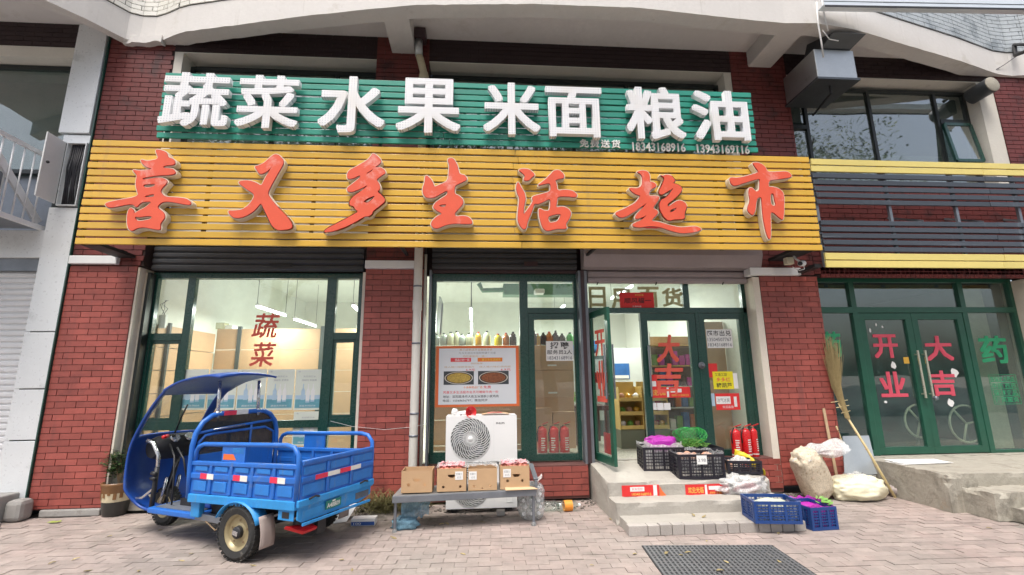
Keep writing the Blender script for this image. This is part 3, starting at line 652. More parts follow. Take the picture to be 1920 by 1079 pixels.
# cylinder ring wheels behind the right doors
for i, (px, py, r) in enumerate(((1725, 790, .24), (1812, 795, .27))):
    c_ = at(px, py, .34); t_ = thing('spoked_wheel', ('cream three-spoked wheel behind the left pharmacy door', 'cream three-spoked wheel behind the right pharmacy door')[i], 'wheel', (c_.x, .34, c_.z-r), 0, 'spoked wheels behind glass')
    MB().tube([(c_.x+r*math.cos(a), .34, c_.z+r*math.sin(a)) for a in [k*math.pi/14 for k in range(28)]], .016, 6, closed=True).build('rim', 'cream_paint', t_, smooth=True)
    for k in range(3): a = math.pi*(.05+k*2/3)+2.1; MB().tube([(c_.x, .34, c_.z), (c_.x+r*math.cos(a), .34, c_.z+r*math.sin(a))], .016, 6).build('spoke', 'cream_paint', t_, smooth=True)
    MB().box(c_.x-.03, c_.x+.03, .37, .43, .42, c_.z).build('stand', 'interior_dark', t_)

# stainless extractor box on the upper right bay
M('steel', (.52, .54, .54), .35, metal=.8, var=.12, vs=3, stains=[((.25, .24, .2), .5, 4, .6)]); M('steel_dark', (.10, .11, .12), .4, metal=.6, var=.2)
ex = thing('extractor_duct', 'boxy stainless extractor duct with open upward hood beside the upper right window', 'duct', (5.2, -.35, 5.82))
MB().box(4.93, 5.55, -.72, -.02, 5.83, 6.30).build('duct_box', 'steel', ex, bevel=.01)
MB().box(4.91, 5.57, -.74, -.01, 5.795, 5.828).build('base_tray', 'steel_dark', ex)
hd = MB(); a = [(5.06, -.66, 6.30), (5.50, -.66, 6.30), (5.50, -.30, 6.30), (5.06, -.30, 6.30)]; b = [(5.10, -.92, 6.42), (5.60, -.92, 6.42), (5.60, -.42, 6.62), (5.10, -.42, 6.62)]
hd.add(a+b, [(0, 1, 5, 4), (1, 2, 6, 5), (2, 3, 7, 6), (3, 0, 4, 7)]); hd.build('hood', 'steel_dark', ex, solid=.01)
MB().bar((5.2, -.6, 5.78), (5.2, -.6, 5.66), .02, .02).bar((5.2, -.6, 5.66), (5.35, -.02, 5.66), .02, .02).build('bracket', 'black_iron', ex)
rd = thing('round_duct', 'round metal exhaust duct end under the fascia at the upper right corner', 'duct', (8.35, -.1, 6.0))
MB().lathe([(.13, 0), (.135, .03), (.13, .06), (.13, .33)], 20, (8.33, -.24, 6.18), (-.05, 1, -.05)).build('pipe', 'steel_dark', rd, smooth=True, sharp=40)
MB().lathe([(.10, 0), (.128, .01), (.128, .03)], 20, (8.33, -.262, 6.181), (-.05, 1, -.05)).build('end_cap', 'old_concrete', rd, smooth=True, sharp=40)
# white cables hanging from the fascia corner, awning sheet edge at the top
M('cable_white', (.75, .75, .73), .5)
MB().tube([at(1531, 5, -.99), at(1534, 45, -.99), at(1540, 80, -.95), at(1544, 108, -.9)], .012, 6).build('hanging_cable', 'cable_white', None, smooth=True); o = C.objects['hanging_cable']; tag(o, 'thicker white cable hanging from fascia corner to the steel duct', 'cable', 'white cables at the fascia corner')
tag(MB().tube([at(1541, 0, -1.0), at(1546, 30, -1.0), at(1553, 58, -1.0)], .008, 6).build('hanging_cable', 'cable_white', None, smooth=True), 'short thin white cable end dangling at the fascia corner', 'cable', 'white cables at the fascia corner')
tag(MB().tube([at(1542, 57, -.95), at(1555, 74, -.93), at(1572, 77, -.9)], .008, 6).build('hanging_cable', 'cable_white', None, smooth=True), 'thin white cable curving down onto the steel hood', 'cable', 'white cables at the fascia corner')
M('sheet_pale', (.70, .76, .80), .35, metal=.2, var=.06)
aw = thing('sheet_awning', 'pale sheet metal awning edge along the top right of the overhang', 'awning', (7, -1.3, 7.2))
y = -1.12; a0, a1 = at(1545, 9, y), at(1960, 16, y); zt_ = (a0.z+a1.z)/2
dz_ = (a1.z-a0.z)/(a1.x-a0.x); xe = a1.x+1.5; ze = a0.z+dz_*(xe-a0.x)
def awn(y0, y1, za, zb): return MB().add([(a0.x, y0, a0.z+za), (xe, y0, ze+za), (xe, y1, ze+za), (a0.x, y1, a0.z+za), (a0.x, y0, a0.z+zb), (xe, y0, ze+zb), (xe, y1, ze+zb), (a0.x, y1, a0.z+zb)], [(3, 2, 1, 0), (4, 5, 6, 7), (0, 1, 5, 4), (1, 2, 6, 5), (2, 3, 7, 6), (3, 0, 4, 7)])
awn(y, y+.12, 0, .012).build('sheet', 'sheet_pale', aw); awn(y-.008, y-.001, -.02, .20).build('front_edge', 'sheet_pale', aw); awn(y-.014, y-.009, -.045, -.015).build('drip_edge', 'black_iron', aw); awn(y-.012, y-.009, .045, .052).build('seam', 'black_iron', aw)
lmp = thing('wall_lamp_arm', 'black bent lamp bracket on the fascia at the far upper right', 'lamp', tuple(at(1910, 105, -.2)))
MB().tube([at(1902, 84, -.12), at(1904, 104, -.14), at(1935, 92, -.5)], .03, 8).tube([at(1902, 84, -.12), at(1935, 84, -.5)], .025, 8).build('arm', 'black_iron', lmp, smooth=True)
tag(MB().tube([at(1904, 107, -.13), at(1883, 122, -.10), at(1866, 132, -.08)], .006, 5).build('thin_cable', 'cable_black', None), 'thin black cable from the lamp bracket down to the round duct', 'cable')
# security camera under the yellow sign corner
sc_ = thing('security_camera', 'small white bullet security camera under right end of yellow sign', 'camera', tuple(at(1500, 505, -.45)))
p0 = at(1505, 495, -.45); MB().lathe([(.0, 0), (.038, .002), (.042, .02), (.04, .14), (.03, .16)], 16, p0+Vector((.05, .05, .02)), (-.75, -.62, -.18)).build('housing', 'ac_white', sc_, smooth=True, sharp=40)
MB().lathe([(.0, 0), (.03, 0), (.03, .012), (.0, .014)], 14, p0+Vector((.05, .05, .02))+Vector((-.75, -.62, -.18))*.163, (-.75, -.62, -.18)).build('lens', 'cable_black', sc_, smooth=True, sharp=40)
MB().tube([p0+Vector((.02, .06, .04)), p0+Vector((0, .12, .10)), p0+Vector((-.05, .14, .22))], .014, 8).build('bracket', 'ac_white', sc_, smooth=True)
MB().box(p0.x-.13, p0.x-.03, -.33, -.24, p0.z+.03, p0.z+.13).build('junction_box', 'cream_paint', sc_, bevel=.006)
MB().tube([p0+Vector((.06, .06, 0)), p0+Vector((.03, .02, -.07)), p0+Vector((-.04, .03, -.09)), p0+Vector((-.08, .1, -.02))], .006, 6).build('cable', 'cable_white', sc_, smooth=True)
# ------------------------------------------------------------------ ground, paving
def Mpaver(name, base, warm):
    m, n, o = nodes(name); b = n.nodes.new('ShaderNodeBsdfPrincipled'); lk(n, b.outputs[0], o.inputs[0]); g = n.nodes.new('ShaderNodeNewGeometry'); P = g.outputs['Position']
    oi = n.nodes.new('ShaderNodeObjectInfo')
    c = mix(n, ramp(n, nz(n, .55, 4, .6, P), .38, .62), base+(1,), warm+(1,))
    c = mix(n, ramp(n, nz(n, 6, 8, .7, P), .4, .8), c, mul(base, .72))
    # piece-to-piece tone (island random works for the joined pavers too)
    mr = n.nodes.new('ShaderNodeMapRange'); mr.inputs['To Min'].default_value = .86; mr.inputs['To Max'].default_value = 1.12; lk(n, g.outputs['Random Per Island'], mr.inputs[0])
    h = n.nodes.new('ShaderNodeHueSaturation'); lk(n, mr.outputs[0], h.inputs['Value']); lk(n, c, h.inputs['Color']); c = h.outputs[0]
    mr2 = n.nodes.new('ShaderNodeMapRange'); mr2.inputs['To Min'].default_value = .92; mr2.inputs['To Max'].default_value = 1.07; lk(n, oi.outputs['Random'], mr2.inputs[0])
    h2 = n.nodes.new('ShaderNodeHueSaturation'); lk(n, mr2.outputs[0], h2.inputs['Value']); lk(n, c, h2.inputs['Color']); c = h2.outputs[0]
    c = mix(n, ramp(n, nz(n, 1.3, 6, .75, P, .6), .54, .70, (0, 0, 0, 1), (.6, .6, .6, 1)), c, (.20, .18, .155, 1))
    c = mix(n, ramp(n, nz(n, 45, 3, .6, P), .62, .72, (0, 0, 0, 1), (.4, .4, .4, 1)), c, (.18, .16, .14, 1))
    # a dark patch on the paving around the bench legs, broken up by noise
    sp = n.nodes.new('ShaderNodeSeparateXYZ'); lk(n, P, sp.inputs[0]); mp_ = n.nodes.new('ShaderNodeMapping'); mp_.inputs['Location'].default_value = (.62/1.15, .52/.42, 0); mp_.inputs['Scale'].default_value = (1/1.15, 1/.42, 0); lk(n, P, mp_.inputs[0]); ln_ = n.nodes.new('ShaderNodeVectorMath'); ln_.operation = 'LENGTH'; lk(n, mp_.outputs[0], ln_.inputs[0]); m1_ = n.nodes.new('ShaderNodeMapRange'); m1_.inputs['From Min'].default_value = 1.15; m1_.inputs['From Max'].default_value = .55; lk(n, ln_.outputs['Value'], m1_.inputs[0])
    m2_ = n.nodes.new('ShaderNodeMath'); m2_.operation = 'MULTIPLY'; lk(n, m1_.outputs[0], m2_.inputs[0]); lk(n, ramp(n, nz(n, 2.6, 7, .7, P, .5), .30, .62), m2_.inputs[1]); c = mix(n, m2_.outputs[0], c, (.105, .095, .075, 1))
    lk(n, c, b.inputs['Base Color']); b.inputs['Roughness'].default_value = .82; b.inputs['Specular IOR Level'].default_value = .35
    bp = n.nodes.new('ShaderNodeBump'); bp.inputs['Strength'].default_value = .35; bp.inputs['Distance'].default_value = .008; lk(n, nz(n, 70, 5, .7, P), bp.inputs['Height']); lk(n, bp.outputs[0], b.inputs['Normal'])
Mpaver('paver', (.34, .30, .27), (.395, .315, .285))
M('joint_sand', (.25, .225, .20), .95, var=.25, vs=8, bump=.4, bs=80)
M('asphalt', (.055, .055, .055), .85, var=.2, vs=3, bump=.4)
g = MB().add([(-400, -400, -.012), (400, -400, -.012), (400, 60, -.012), (-400, 60, -.012)], [(0, 1, 2, 3)]).build('ground', 'joint_sand', None); tag(g, 'pink grey brick paved pavement in front of the shops', 'pavement', kind='structure')
rdm = MB().add([(-300, -60, -.006), (300, -60, -.006), (300, -11, -.006), (-300, -11, -.006)], [(0, 1, 2, 3)]).build('road', 'asphalt', None); tag(rdm, 'grey asphalt road across from the shops', 'road', kind='structure')
PV = []; ang = R(-2.0); ca, sa = math.cos(ang), math.sin(ang); PW, PD = .205, .1025
for j in range(-42, 10):
    for i in range(-50, 56):
        u = (i+(.5 if j % 2 else 0))*PW; v = j*PD-.2
        x, y = u*ca-v*sa+1.0, u*sa+v*ca
        if y > .0 or y < -4.4 or x < -8 or x > 9.5: continue
        if x > 1.6 and x < 3.2 and y > -1.3: continue
        if x > 5.6 and y > -1.6: continue
        d = (Vector((x, y, 0))-CAM).length
        p = Vector((x, y, 0))-CAM; dep = p.dot(_fw)
        vis = dep > 0 and abs(p.dot(_rt)/dep) < 1.15 and p.dot(_up)/dep > -.64
        PV.append((d if vis else 99+d, x, y))
PV.sort(); rnd = random.Random(3)
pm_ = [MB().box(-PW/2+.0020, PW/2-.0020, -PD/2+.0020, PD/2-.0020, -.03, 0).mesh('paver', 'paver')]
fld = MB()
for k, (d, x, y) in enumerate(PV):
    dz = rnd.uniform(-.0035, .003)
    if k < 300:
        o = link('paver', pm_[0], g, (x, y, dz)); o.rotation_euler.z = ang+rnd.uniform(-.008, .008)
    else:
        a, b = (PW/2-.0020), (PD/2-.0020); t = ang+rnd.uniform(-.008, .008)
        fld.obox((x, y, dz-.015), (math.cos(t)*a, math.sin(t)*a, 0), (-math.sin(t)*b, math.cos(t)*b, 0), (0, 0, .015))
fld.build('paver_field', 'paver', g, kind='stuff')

# ------------------------------------------------------------------ main entrance steps
M('step_block', (.40, .37, .34), .85, var=.16, vs=5, bump=.4, rand=.12, stains=[((.24, .22, .2), .5, 6, .62)])
es = thing('entrance_steps', 'worn concrete landing and two low steps before the open shop door', 'steps', (2.4, -.6, 0))
lm = MB(); xa, xb = 1.49, 3.455; P = [(xa, .2, 0), (4.125, .2, 0), (4.125, -.02, 0), (3.46, -.02, 0), (3.46, -.80, 0), (1.62, -.80, 0)]
zt = [.452, .452, .44, .44, .372, .372]; n_ = len(P); lm.add([(p[0], p[1], 0) for p in P]+[(p[0], p[1], z_) for p, z_ in zip(P, zt)], [tuple(range(n_)), tuple(range(n_, 2*n_))]+[(i, (i+1) % n_, (i+1) % n_+n_, i+n_) for i in range(n_)])
rough_box(1.50, 3.46, -.80, .2, 0, .45, .04, .005, .03, 7, lambda x, y: .45-.078*min(1, max(0, -y/.8))).build('landing', 'concrete', es); MB().box(3.465, 4.125, .03, .2, 0, .44).build('landing_side', 'concrete', es, bevel=.01)
s2 = MB(); P = [(1.56, -.801), (3.46, -.801), (3.46, -1.10), (1.50, -1.08)]; s2.add([(x, y, 0) for x, y in P]+[(x, y, .222) for x, y in P], [(0, 1, 2, 3), (4, 5, 6, 7), (0, 1, 5, 4), (1, 2, 6, 5), (2, 3, 7, 6), (3, 0, 4, 7)]); rough_box(1.50, 3.46, -1.09, -.79, 0, .222, .04, .005, .025, 5).build('step', 'concrete', es)
s1 = MB(); P = [(1.52, -1.10), (3.40, -1.115), (3.36, -1.40), (1.55, -1.37)]; s1.add([(x, y, 0) for x, y in P]+[(x, y, .098) for x, y in P], [(0, 1, 2, 3), (4, 5, 6, 7), (0, 1, 5, 4), (1, 2, 6, 5), (2, 3, 7, 6), (3, 0, 4, 7)]); S1 = rough_box(1.53, 3.38, -1.38, -1.08, 0, .098, .04, .004, .01, 6).build('step', 'concrete', es)
x = 1.51; k = 0
while x < 3.33:
    w_ = .125 if k % 4 else .20; t_ = (x-1.51)/1.85; y_ = -1.375-.03*t_
    MB().box(x+.003, min(x+w_, 3.36)-.003, y_-.09, y_-.001, 0, .1+random.uniform(-.003, .003)).build('kerb_block', 'step_block', S1, bevel=.006); x += w_; k += 1
ck = MB()
# rubber mat
M('mat_rubber', (.035, .037, .040), .75, var=.2, vs=6, bump=.2, stains=[((.16, .155, .15), .5, 4, .6)])
M('mat_rib', (.13, .135, .14), .6, var=.25, vs=7, stains=[((.26, .25, .23), .5, 4, .58)])
mt = thing('rubber_mat', 'dark grey ribbed rubber mat lying before the steps', 'mat', (2.1, -2.2, 0))
A, B, Cc, D = gz(1203, 1025), gz(1448, 1024), gz(1448, 1024), gz(1203, 1025)
ux = Vector((B.x-A.x, B.y-A.y, 0)); Lm = ux.length; ux.normalize(); uy = Vector((ux.y, -ux.x, 0))
o0 = Vector((A.x, A.y, 0)); Wm = 1.25
MB().obox(o0+ux*Lm/2+uy*Wm/2+Vector((0, 0, .004)), ux*Lm/2, uy*Wm/2, (0, 0, .0035)).build('base', 'mat_rubber', mt)
rb_ = MB(); k = 0
while k*.04 < Lm-.03: rb_.obox(o0+ux*(.018+k*.04)+uy*Wm/2+Vector((0, 0, .0125)), ux*.010, uy*(Wm/2-.015), (0, 0, .003)); k += 1
k = 0
while k*.055 < Wm-.03: rb_.obox(o0+uy*(.018+k*.055)+ux*Lm/2+Vector((0, 0, .0108)), ux*(Lm/2-.015), uy*.008, (0, 0, .0022)); k += 1
rb_.build('ribs', 'mat_rib', mt, kind='stuff')
# ------------------------------------------------------------------ sign boards
M('slat_yellow', (.66, .40, .055), .34, streak=((.46, .29, .09), .55, 6, .58), var=.10, vs=1.5, rand=.07, spec=.5, stretch=(.4, 1, 6), stains=[((.72, .48, .16), .5, 2.0, .62), ((.45, .30, .10), .35, 6, .68)])
M('slat_pale_yellow', (.72, .60, .19), .38, var=.08, vs=1.5, rand=.05)
M('slat_green', (.030, .30, .22), .36, streak=((.06, .22, .17), .5, 6, .58), var=.14, vs=1.2, rand=.10, stretch=(.4, 1, 5), stains=[((.10, .36, .29), .5, 1.5, .60), ((.55, .6, .56), .5, 9, .76)])
M('slat_grey', (.070, .082, .100), .4, streak=((.22, .25, .28), .55, 4, .58), metal=.2, var=.2, vs=1.2, rand=.12, stretch=(.4, 1, 5), stains=[((.30, .34, .38), .5, 1.4, .60)])
M('letter_side', (.70, .62, .48), .6, var=.14, vs=8, stains=[((.28, .20, .14), .6, 10, .66)])
M('letter_red', (.74, .105, .05), .45, var=.12, vs=3.5, stains=[((.76, .42, .37), .7, 2.6, .56), ((.62, .05, .05), .5, 5, .64)])
M('letter_red_deep', (.42, .015, .02), .6)
def Mled(name):
    m, n, o = nodes(name); b = n.nodes.new('ShaderNodeBsdfPrincipled'); lk(n, b.outputs[0], o.inputs[0]); g = n.nodes.new('ShaderNodeNewGeometry')
    s = n.nodes.new('ShaderNodeSeparateXYZ'); lk(n, g.outputs['Position'], s.inputs[0]); fs = []
    for ax in ('X', 'Z'):
        a = n.nodes.new('ShaderNodeMath'); a.operation = 'MULTIPLY'; a.inputs[1].default_value = 2*math.pi/.034; lk(n, s.outputs[ax], a.inputs[0])
        c = n.nodes.new('ShaderNodeMath'); c.operation = 'COSINE'; lk(n, a.outputs[0], c.inputs[0]); fs.append(c.outputs[0])
    ad = n.nodes.new('ShaderNodeMath'); ad.operation = 'ADD'; lk(n, fs[0], ad.inputs[0]); lk(n, fs[1], ad.inputs[1])
    k = ramp(n, ad.outputs[0], .95, 1.0); mr = n.nodes.new('ShaderNodeMapRange'); mr.inputs['From Min'].default_value = 1.05; mr.inputs['From Max'].default_value = 1.5; lk(n, ad.outputs[0], mr.inputs[0])
    c = mix(n, mr.outputs[0], (.80, .81, .82, 1), (.36, .39, .45, 1)); c = mix(n, ramp(n, nz(n, 2.2, 5, .6, g.outputs['Position']), .5, .75, (0, 0, 0, 1), (.35, .35, .35, 1)), c, (.62, .56, .46, 1))
    lk(n, c, b.inputs['Base Color']); b.inputs['Roughness'].default_value = .45
Mled('led_white'); M('white_print', (.80, .80, .77), .6, var=.04)

def slat_board(root, x0, x1, z0, z1, n, Y, mat, th=.03, gap=.023, joint=None):
    h = (z1-z0)/n; rnd = random.Random(int(z0*100+n))
    for i in range(n):
        za, zb = z0+i*h+gap/2, z0+(i+1)*h-gap/2; xj = x0+(x1-x0)*((joint or .5)+rnd.uniform(-.006, .006)); xs = (x0+rnd.uniform(-.008, .008), xj, x1+rnd.uniform(-.008, .008))
        for a, b in ((xs[0], xs[1]-.002), (xs[1]+.002, xs[2])):          # two lengths butted end to end, each a little out of true
            s0, s1, sg, dy = rnd.uniform(-.003, .003), rnd.uniform(-.003, .003), rnd.uniform(-.005, .002), rnd.uniform(-.004, .004); m = 6; vs = []; fs = []
            for k in range(m+1):
                t = k/m; x = a+(b-a)*t; dz = s0+(s1-s0)*t+sg*math.sin(t*math.pi); vs += [(x, Y+dy, za+dz), (x, Y+dy, zb+dz), (x, Y+dy+th, zb+dz), (x, Y+dy+th, za+dz)]
            for k in range(m):
                for q in range(4): fs.append((k*4+q, k*4+(q+1) % 4, k*4+4+(q+1) % 4, k*4+4+q))
            fs += [(0, 1, 2, 3), (m*4+3, m*4+2, m*4+1, m*4)]
            MB().add(vs, fs).build('slat', mat, root, bevel=.004)
YS = -.70
ys = thing('yellow_sign', 'long yellow slatted shop sign carrying large red brush characters', 'sign', (0, YS, 3.2))
slat_board(ys, -4.83, 4.62, 3.205, 4.585, 14, YS, 'slat_yellow', joint=.565)
for x in (-4.80, -3.4, -2.1, -.75, .55, 1.9, 3.25, 4.57): MB().box(x-.02, x+.02, YS+.032, YS+.07, 3.22, 4.57).build('upright', 'black_iron', ys)
for x in (-4.74, -1.0, 1.55, 4.5): MB().bar((x, YS+.06, 3.26), (x, .05, 3.30), .035, .035).build('support_arm', 'black_iron', ys)
MB().box(-4.82, -4.6, YS+.071, -.02, 3.22, 3.26).build('end_arm', 'black_iron', ys); MB().box(4.3, 4.6, YS+.071, -.02, 3.24, 3.28).build('end_arm', 'black_iron', ys)
GRN = thing('green_sign', 'green slatted sign with white block characters above the yellow sign', 'sign', (0, YS, 4.6))
slat_board(GRN, -4.10, 3.89, 4.625, 5.57, 10, YS+.01, 'slat_green', joint=.46)
for x in (-4.0, -2.7, -1.3, 0, 1.3, 2.6, 3.8): MB().box(x-.02, x+.02, YS+.045, YS+.085, 4.60, 5.56).build('upright', 'black_iron', GRN)
for x in (-3.9, -.2, 3.7): MB().bar((x, YS+.08, 5.4), (x, .05, 5.45), .03, .03).build('support_arm', 'black_iron', GRN)
YL = YS-.115
for ch, b_ in (('蔬', (300, 136, 431, 237)), ('菜', (442, 141, 561, 240)), ('水', (597, 143, 723, 249)), ('果', (743, 147, 864, 249)), ('米', (906, 155, 1013, 252)), ('面', (1024, 163, 1130, 257)), ('粮', (1174, 163, 1284, 261)), ('油', (1298, 170, 1404, 263))):
    o = text(ch, GRN, 'led_white', pbox(*b_, YL), YL+.04, name='block_character', depth=.1, res=3, world_depth=.08, stack=.024)
for t_, b_ in (('免费送货', (1087, 262, 1163, 277)), ('18343168916', (1186, 268, 1285, 284)), ('13943169116', (1307, 272, 1405, 288))):
    text(t_, GRN, 'white_print', pbox(*b_, YS-.01), YS-.006, bold=.014, depth=.02, world_depth=.018, spacing=1.25 if t_[0] == '免' else 1.0)
# red brush characters: outlines followed from the sign
GL = []
GL.append(((190, 270), 5.994, [[(605,62),(640,150),(628,175),(560,190),(500,195),(438,175),(470,235),(520,268),(580,280),(500,300),(410,305),(350,290),(385,335),(405,355),(385,440),(400,520),(420,575),(365,605),(200,632),(35,668),(70,715),(130,718),(350,672),(395,722),(450,655),(578,648),(500,715),(400,765),(372,790),(360,740),(325,720),(300,760),(288,850),(300,950),(345,985),(400,950),(480,938),(560,955),(670,972),(660,900),(720,830),(700,770),(620,715),(690,650),(800,655),(920,680),(1000,690),(1010,660),(960,620),(860,605),(710,600),(655,530),(740,440),(735,410),(680,385),(600,385),(470,410),(462,385),(620,358),(790,350),(838,335),(815,290),(770,278),(690,272),(710,245),(830,238),(825,190),(790,165),(750,155),(735,100),(680,75)],
  [(470,475),(490,455),(610,450),(600,475),(560,490),(490,495)], [(475,605),(510,580),(600,565),(595,598)], [(375,820),(420,825),(575,808),(560,850),(450,870),(395,868)]]))
GL.append(((415, 275), 6.167, [[(385,230),(430,222),(500,190),(560,130),(620,88),(670,105),(715,155),(720,200),(690,255),(640,340),(580,450),(535,540),(560,590),(640,690),(760,810),(815,890),(820,930),(800,955),(700,968),(640,965),(580,910),(540,820),(490,720),(458,650),(400,730),(320,790),(220,830),(140,825),(95,785),(80,742),(140,745),(240,735),(330,670),(395,560),(300,500),(190,415),(240,395),(320,395),(400,420),(465,460),(500,380),(560,280),(595,215),(555,270),(490,315),(440,320),(415,280)]]))
GL.append(((595, 275), 6.167, [[(640,80),(680,100),(730,150),(740,185),(705,215),(660,245),(720,240),(775,270),(790,310),(740,340),(680,385),(715,430),(730,490),(690,525),(740,560),(780,610),(780,640),(720,690),(640,750),(635,780),(600,808),(550,808),(450,870),(330,930),(180,985),(70,995),(110,950),(250,880),(380,810),(480,755),(440,730),(420,690),(370,680),(380,620),(430,570),(520,510),(600,440),(500,490),(400,530),(350,520),(345,480),(400,440),(500,360),(495,330),(420,370),(350,380),(345,320),(370,275),(470,225),(580,160),(625,110)],
  [(565,312),(655,258),(625,290),(580,318)], [(525,640),(600,590),(672,570),(640,610),(580,658)]]))
GL.append(((780, 280), 6.347, [[(375,115),(440,105),(490,190),(505,260),(520,300),(575,310),(605,345),(600,370),(540,400),(460,435),(455,535),(520,560),(560,610),(560,650),(510,710),(460,760),(465,805),(560,795),(630,810),(668,860),(665,890),(600,893),(450,885),(350,905),(260,945),(210,940),(180,900),(190,860),(250,800),(320,770),(250,735),(200,695),(230,640),(300,590),(375,545),(375,490),(300,530),(210,582),(120,580),(85,530),(80,470),(105,400),(115,305),(170,350),(205,410),(215,455),(300,420),(385,375),(395,250),(400,190)],
  [(265,667),(365,655),(345,690),(300,690)]]))
GL.append(((960, 300), 7.193, [[(85,140),(150,120),(230,130),(290,180),(305,210),(265,240),(235,275),(190,285),(155,270),(180,220),(140,180)],
  [(80,290),(120,370),(165,440),(185,520),(165,610),(150,750),(200,690),(290,560),(270,510),(300,490),(400,465),(520,430),(525,350),(500,315),(430,330),(340,350),(440,280),(520,200),(570,145),(640,140),(700,200),(700,250),(640,255),(580,275),(600,330),(610,420),(720,405),(820,420),(880,470),(860,510),(760,495),(615,495),(605,560),(590,650),(680,630),(760,660),(800,720),(770,800),(720,870),(745,935),(600,930),(480,965),(420,930),(390,850),(365,740),(365,650),(430,690),(500,690),(520,640),(520,520),(420,570),(350,600),(300,590),(275,680),(210,830),(190,930),(150,940),(100,880),(75,800),(90,640),(105,520),(70,450),(55,370)],
  [(480,770),(560,740),(665,728),(640,800),(600,840),(500,855)]]))
GL.append(((1145, 300), 6.744, [[(330,155),(400,135),(470,150),(495,200),(490,280),(540,285),(575,315),(570,345),(520,365),(485,410),(480,460),(560,455),(620,470),(590,530),(525,615),(590,640),(600,680),(500,775),(600,785),(760,835),(900,860),(1080,840),(1160,880),(1080,915),(900,935),(760,900),(600,845),(470,840),(380,860),(290,850),(270,815),(380,770),(465,695),(400,730),(310,752),(320,700),(380,640),(470,535),(380,600),(200,720),(120,735),(60,690),(70,665),(180,620),(320,545),(385,455),(320,440),(260,400),(230,355),(330,365),(380,345),(405,300),(400,210),(370,175)],
  [(620,190),(690,215),(680,190),(760,195),(800,240),(815,270),(780,295),(860,320),(905,360),(890,410),(800,500),(710,565),(730,600),(800,545),(870,510),(940,540),(965,590),(930,680),(940,750),(800,755),(730,775),(660,710),(612,600),(632,510),(700,480),(740,440),(800,350),(740,390),(650,445),(610,430),(620,380),(660,300),(685,230)], [(745,640),(845,598),(815,640),(755,672)]]))
GL.append(((1355, 290), 6.167, [[(345,95),(420,95),(490,140),(520,210),(680,200),(760,200),(812,262),(640,288),(530,300),(528,380),(580,375),(660,400),(712,460),(705,740),(680,758),(550,640),(555,800),(555,960),(535,985),(500,900),(470,750),(455,600),(450,490),(400,500),(385,560),(380,640),(350,712),(290,660),(290,610),(320,540),(300,450),(310,390),(340,385),(390,440),(430,410),(430,340),(430,280),(380,290),(250,330),(130,370),(90,330),(80,265),(180,275),(300,245),(420,210),(400,180),(370,140)],
  [(550,455),(585,450),(600,530),(620,600),(555,590)]]))
YF = YS-.10
for (ox, oy), sc, loops in GL:
    wl = []
    for lp in loops:
        q = [at(ox+x/sc, oy+y/sc, YF) for x, y in lp]; wl.append(chaikin([(v.x, v.z) for v in q], 2))
    root_ = put_flat(curve_mesh(wl, .085, .016), 'brush_character', ys, 'letter_side', (0, YF+.05, 0))
    put_flat(curve_mesh(wl, .012, .004), 'red_edge', root_, 'letter_red_deep', (0, YF+.006, 0))
    put_flat(curve_mesh(wl, .006, .0), 'red_face', root_, 'letter_red', (0, YF-.003, 0))
# right-hand sign frame
YR = -.50
rs = thing('grey_sign_frame', 'grey and pale yellow slatted blank sign frame over the dark glass doors', 'sign', (6.6, YR, 3.0))
slat_board(rs, 4.81, 10.2, 4.46, 4.66, 2, YR, 'slat_pale_yellow', gap=.012); slat_board(rs, 4.81, 10.2, 3.95, 4.45, 5, YR, 'slat_grey', gap=.03); slat_board(rs, 4.81, 10.2, 3.25, 3.735, 5, YR, 'slat_grey', gap=.03); slat_board(rs, 4.81, 10.2, 3.03, 3.245, 2, YR, 'slat_pale_yellow', gap=.012)
for x in (4.83, 5.94, 6.98, 7.98, 9.0, 10.1): MB().box(x-.02, x+.02, YR+.032, YR+.07, 3.05, 4.64).build('upright', 'rail_grey', rs)
for x in (6.45, 7.4, 8.4): MB().bar((x, YR+.07, 3.75), (x-.12, .0, 3.95), .03, .03).build('brace', 'rail_grey', rs)
MB().box(4.70, 4.80, YR+.08, -.02, 3.05, 3.10).build('end_arm', 'black_iron', rs)

# ------------------------------------------------------------------ rain pipe
dp = thing('drain_pipe', 'cream plastic rain pipe running down the middle brick pier', 'pipe', (-.83, -.06, .3))
MB().tube([(-.83, -.075, .40), (-.83, -.075, 2.55)], .056, 16).build('pipe', 'pvc_pipe', dp, smooth=True, sharp=50)
MB().tube([(-.83, -.075, 2.5), (-.83, -.075, 2.64)], .064, 16).build('coupling', 'pvc_pipe', dp, smooth=True, sharp=50)
MB().tube([(-.83, -.075, 2.62), (-.83, -.075, 3.6)], .058, 16).build('pipe', 'pvc_pipe', dp, smooth=True, sharp=50)
for z in (.86, 1.14, 2.05, 2.83): MB().lathe([(.060, -.012), (.063, 0), (.060, .012)], 16, (-.83, -.075, z)).build('clamp', 'rail_grey', dp, smooth=True)
MB().tube([(-.83, -.075, 3.6), (-.83, -.075, 5.9), (-.83, -.075, 6.12), (-.86, -.12, 6.24), (-.90, -.16, 6.38)], .055, 14).build('stained_pipe', 'pipe_stained', dp, smooth=True)
MB().lathe([(.07, 0), (.075, .05), (.06, .12)], 14, (-.83, -.075, 6.02)).build('coupling', 'pipe_stained', dp, smooth=True, sharp=40)
MB().tube([(-.90, -.16, 6.36), (-.905, -.18, 6.50), (-.905, -.18, 6.62)], .06, 14).build('elbow', 'steel', dp, smooth=True)
MB().box(-1.0, -.80, -.28, -.08, 6.60, 6.76).build('rain_head', 'post_maroon', dp, bevel=.01)
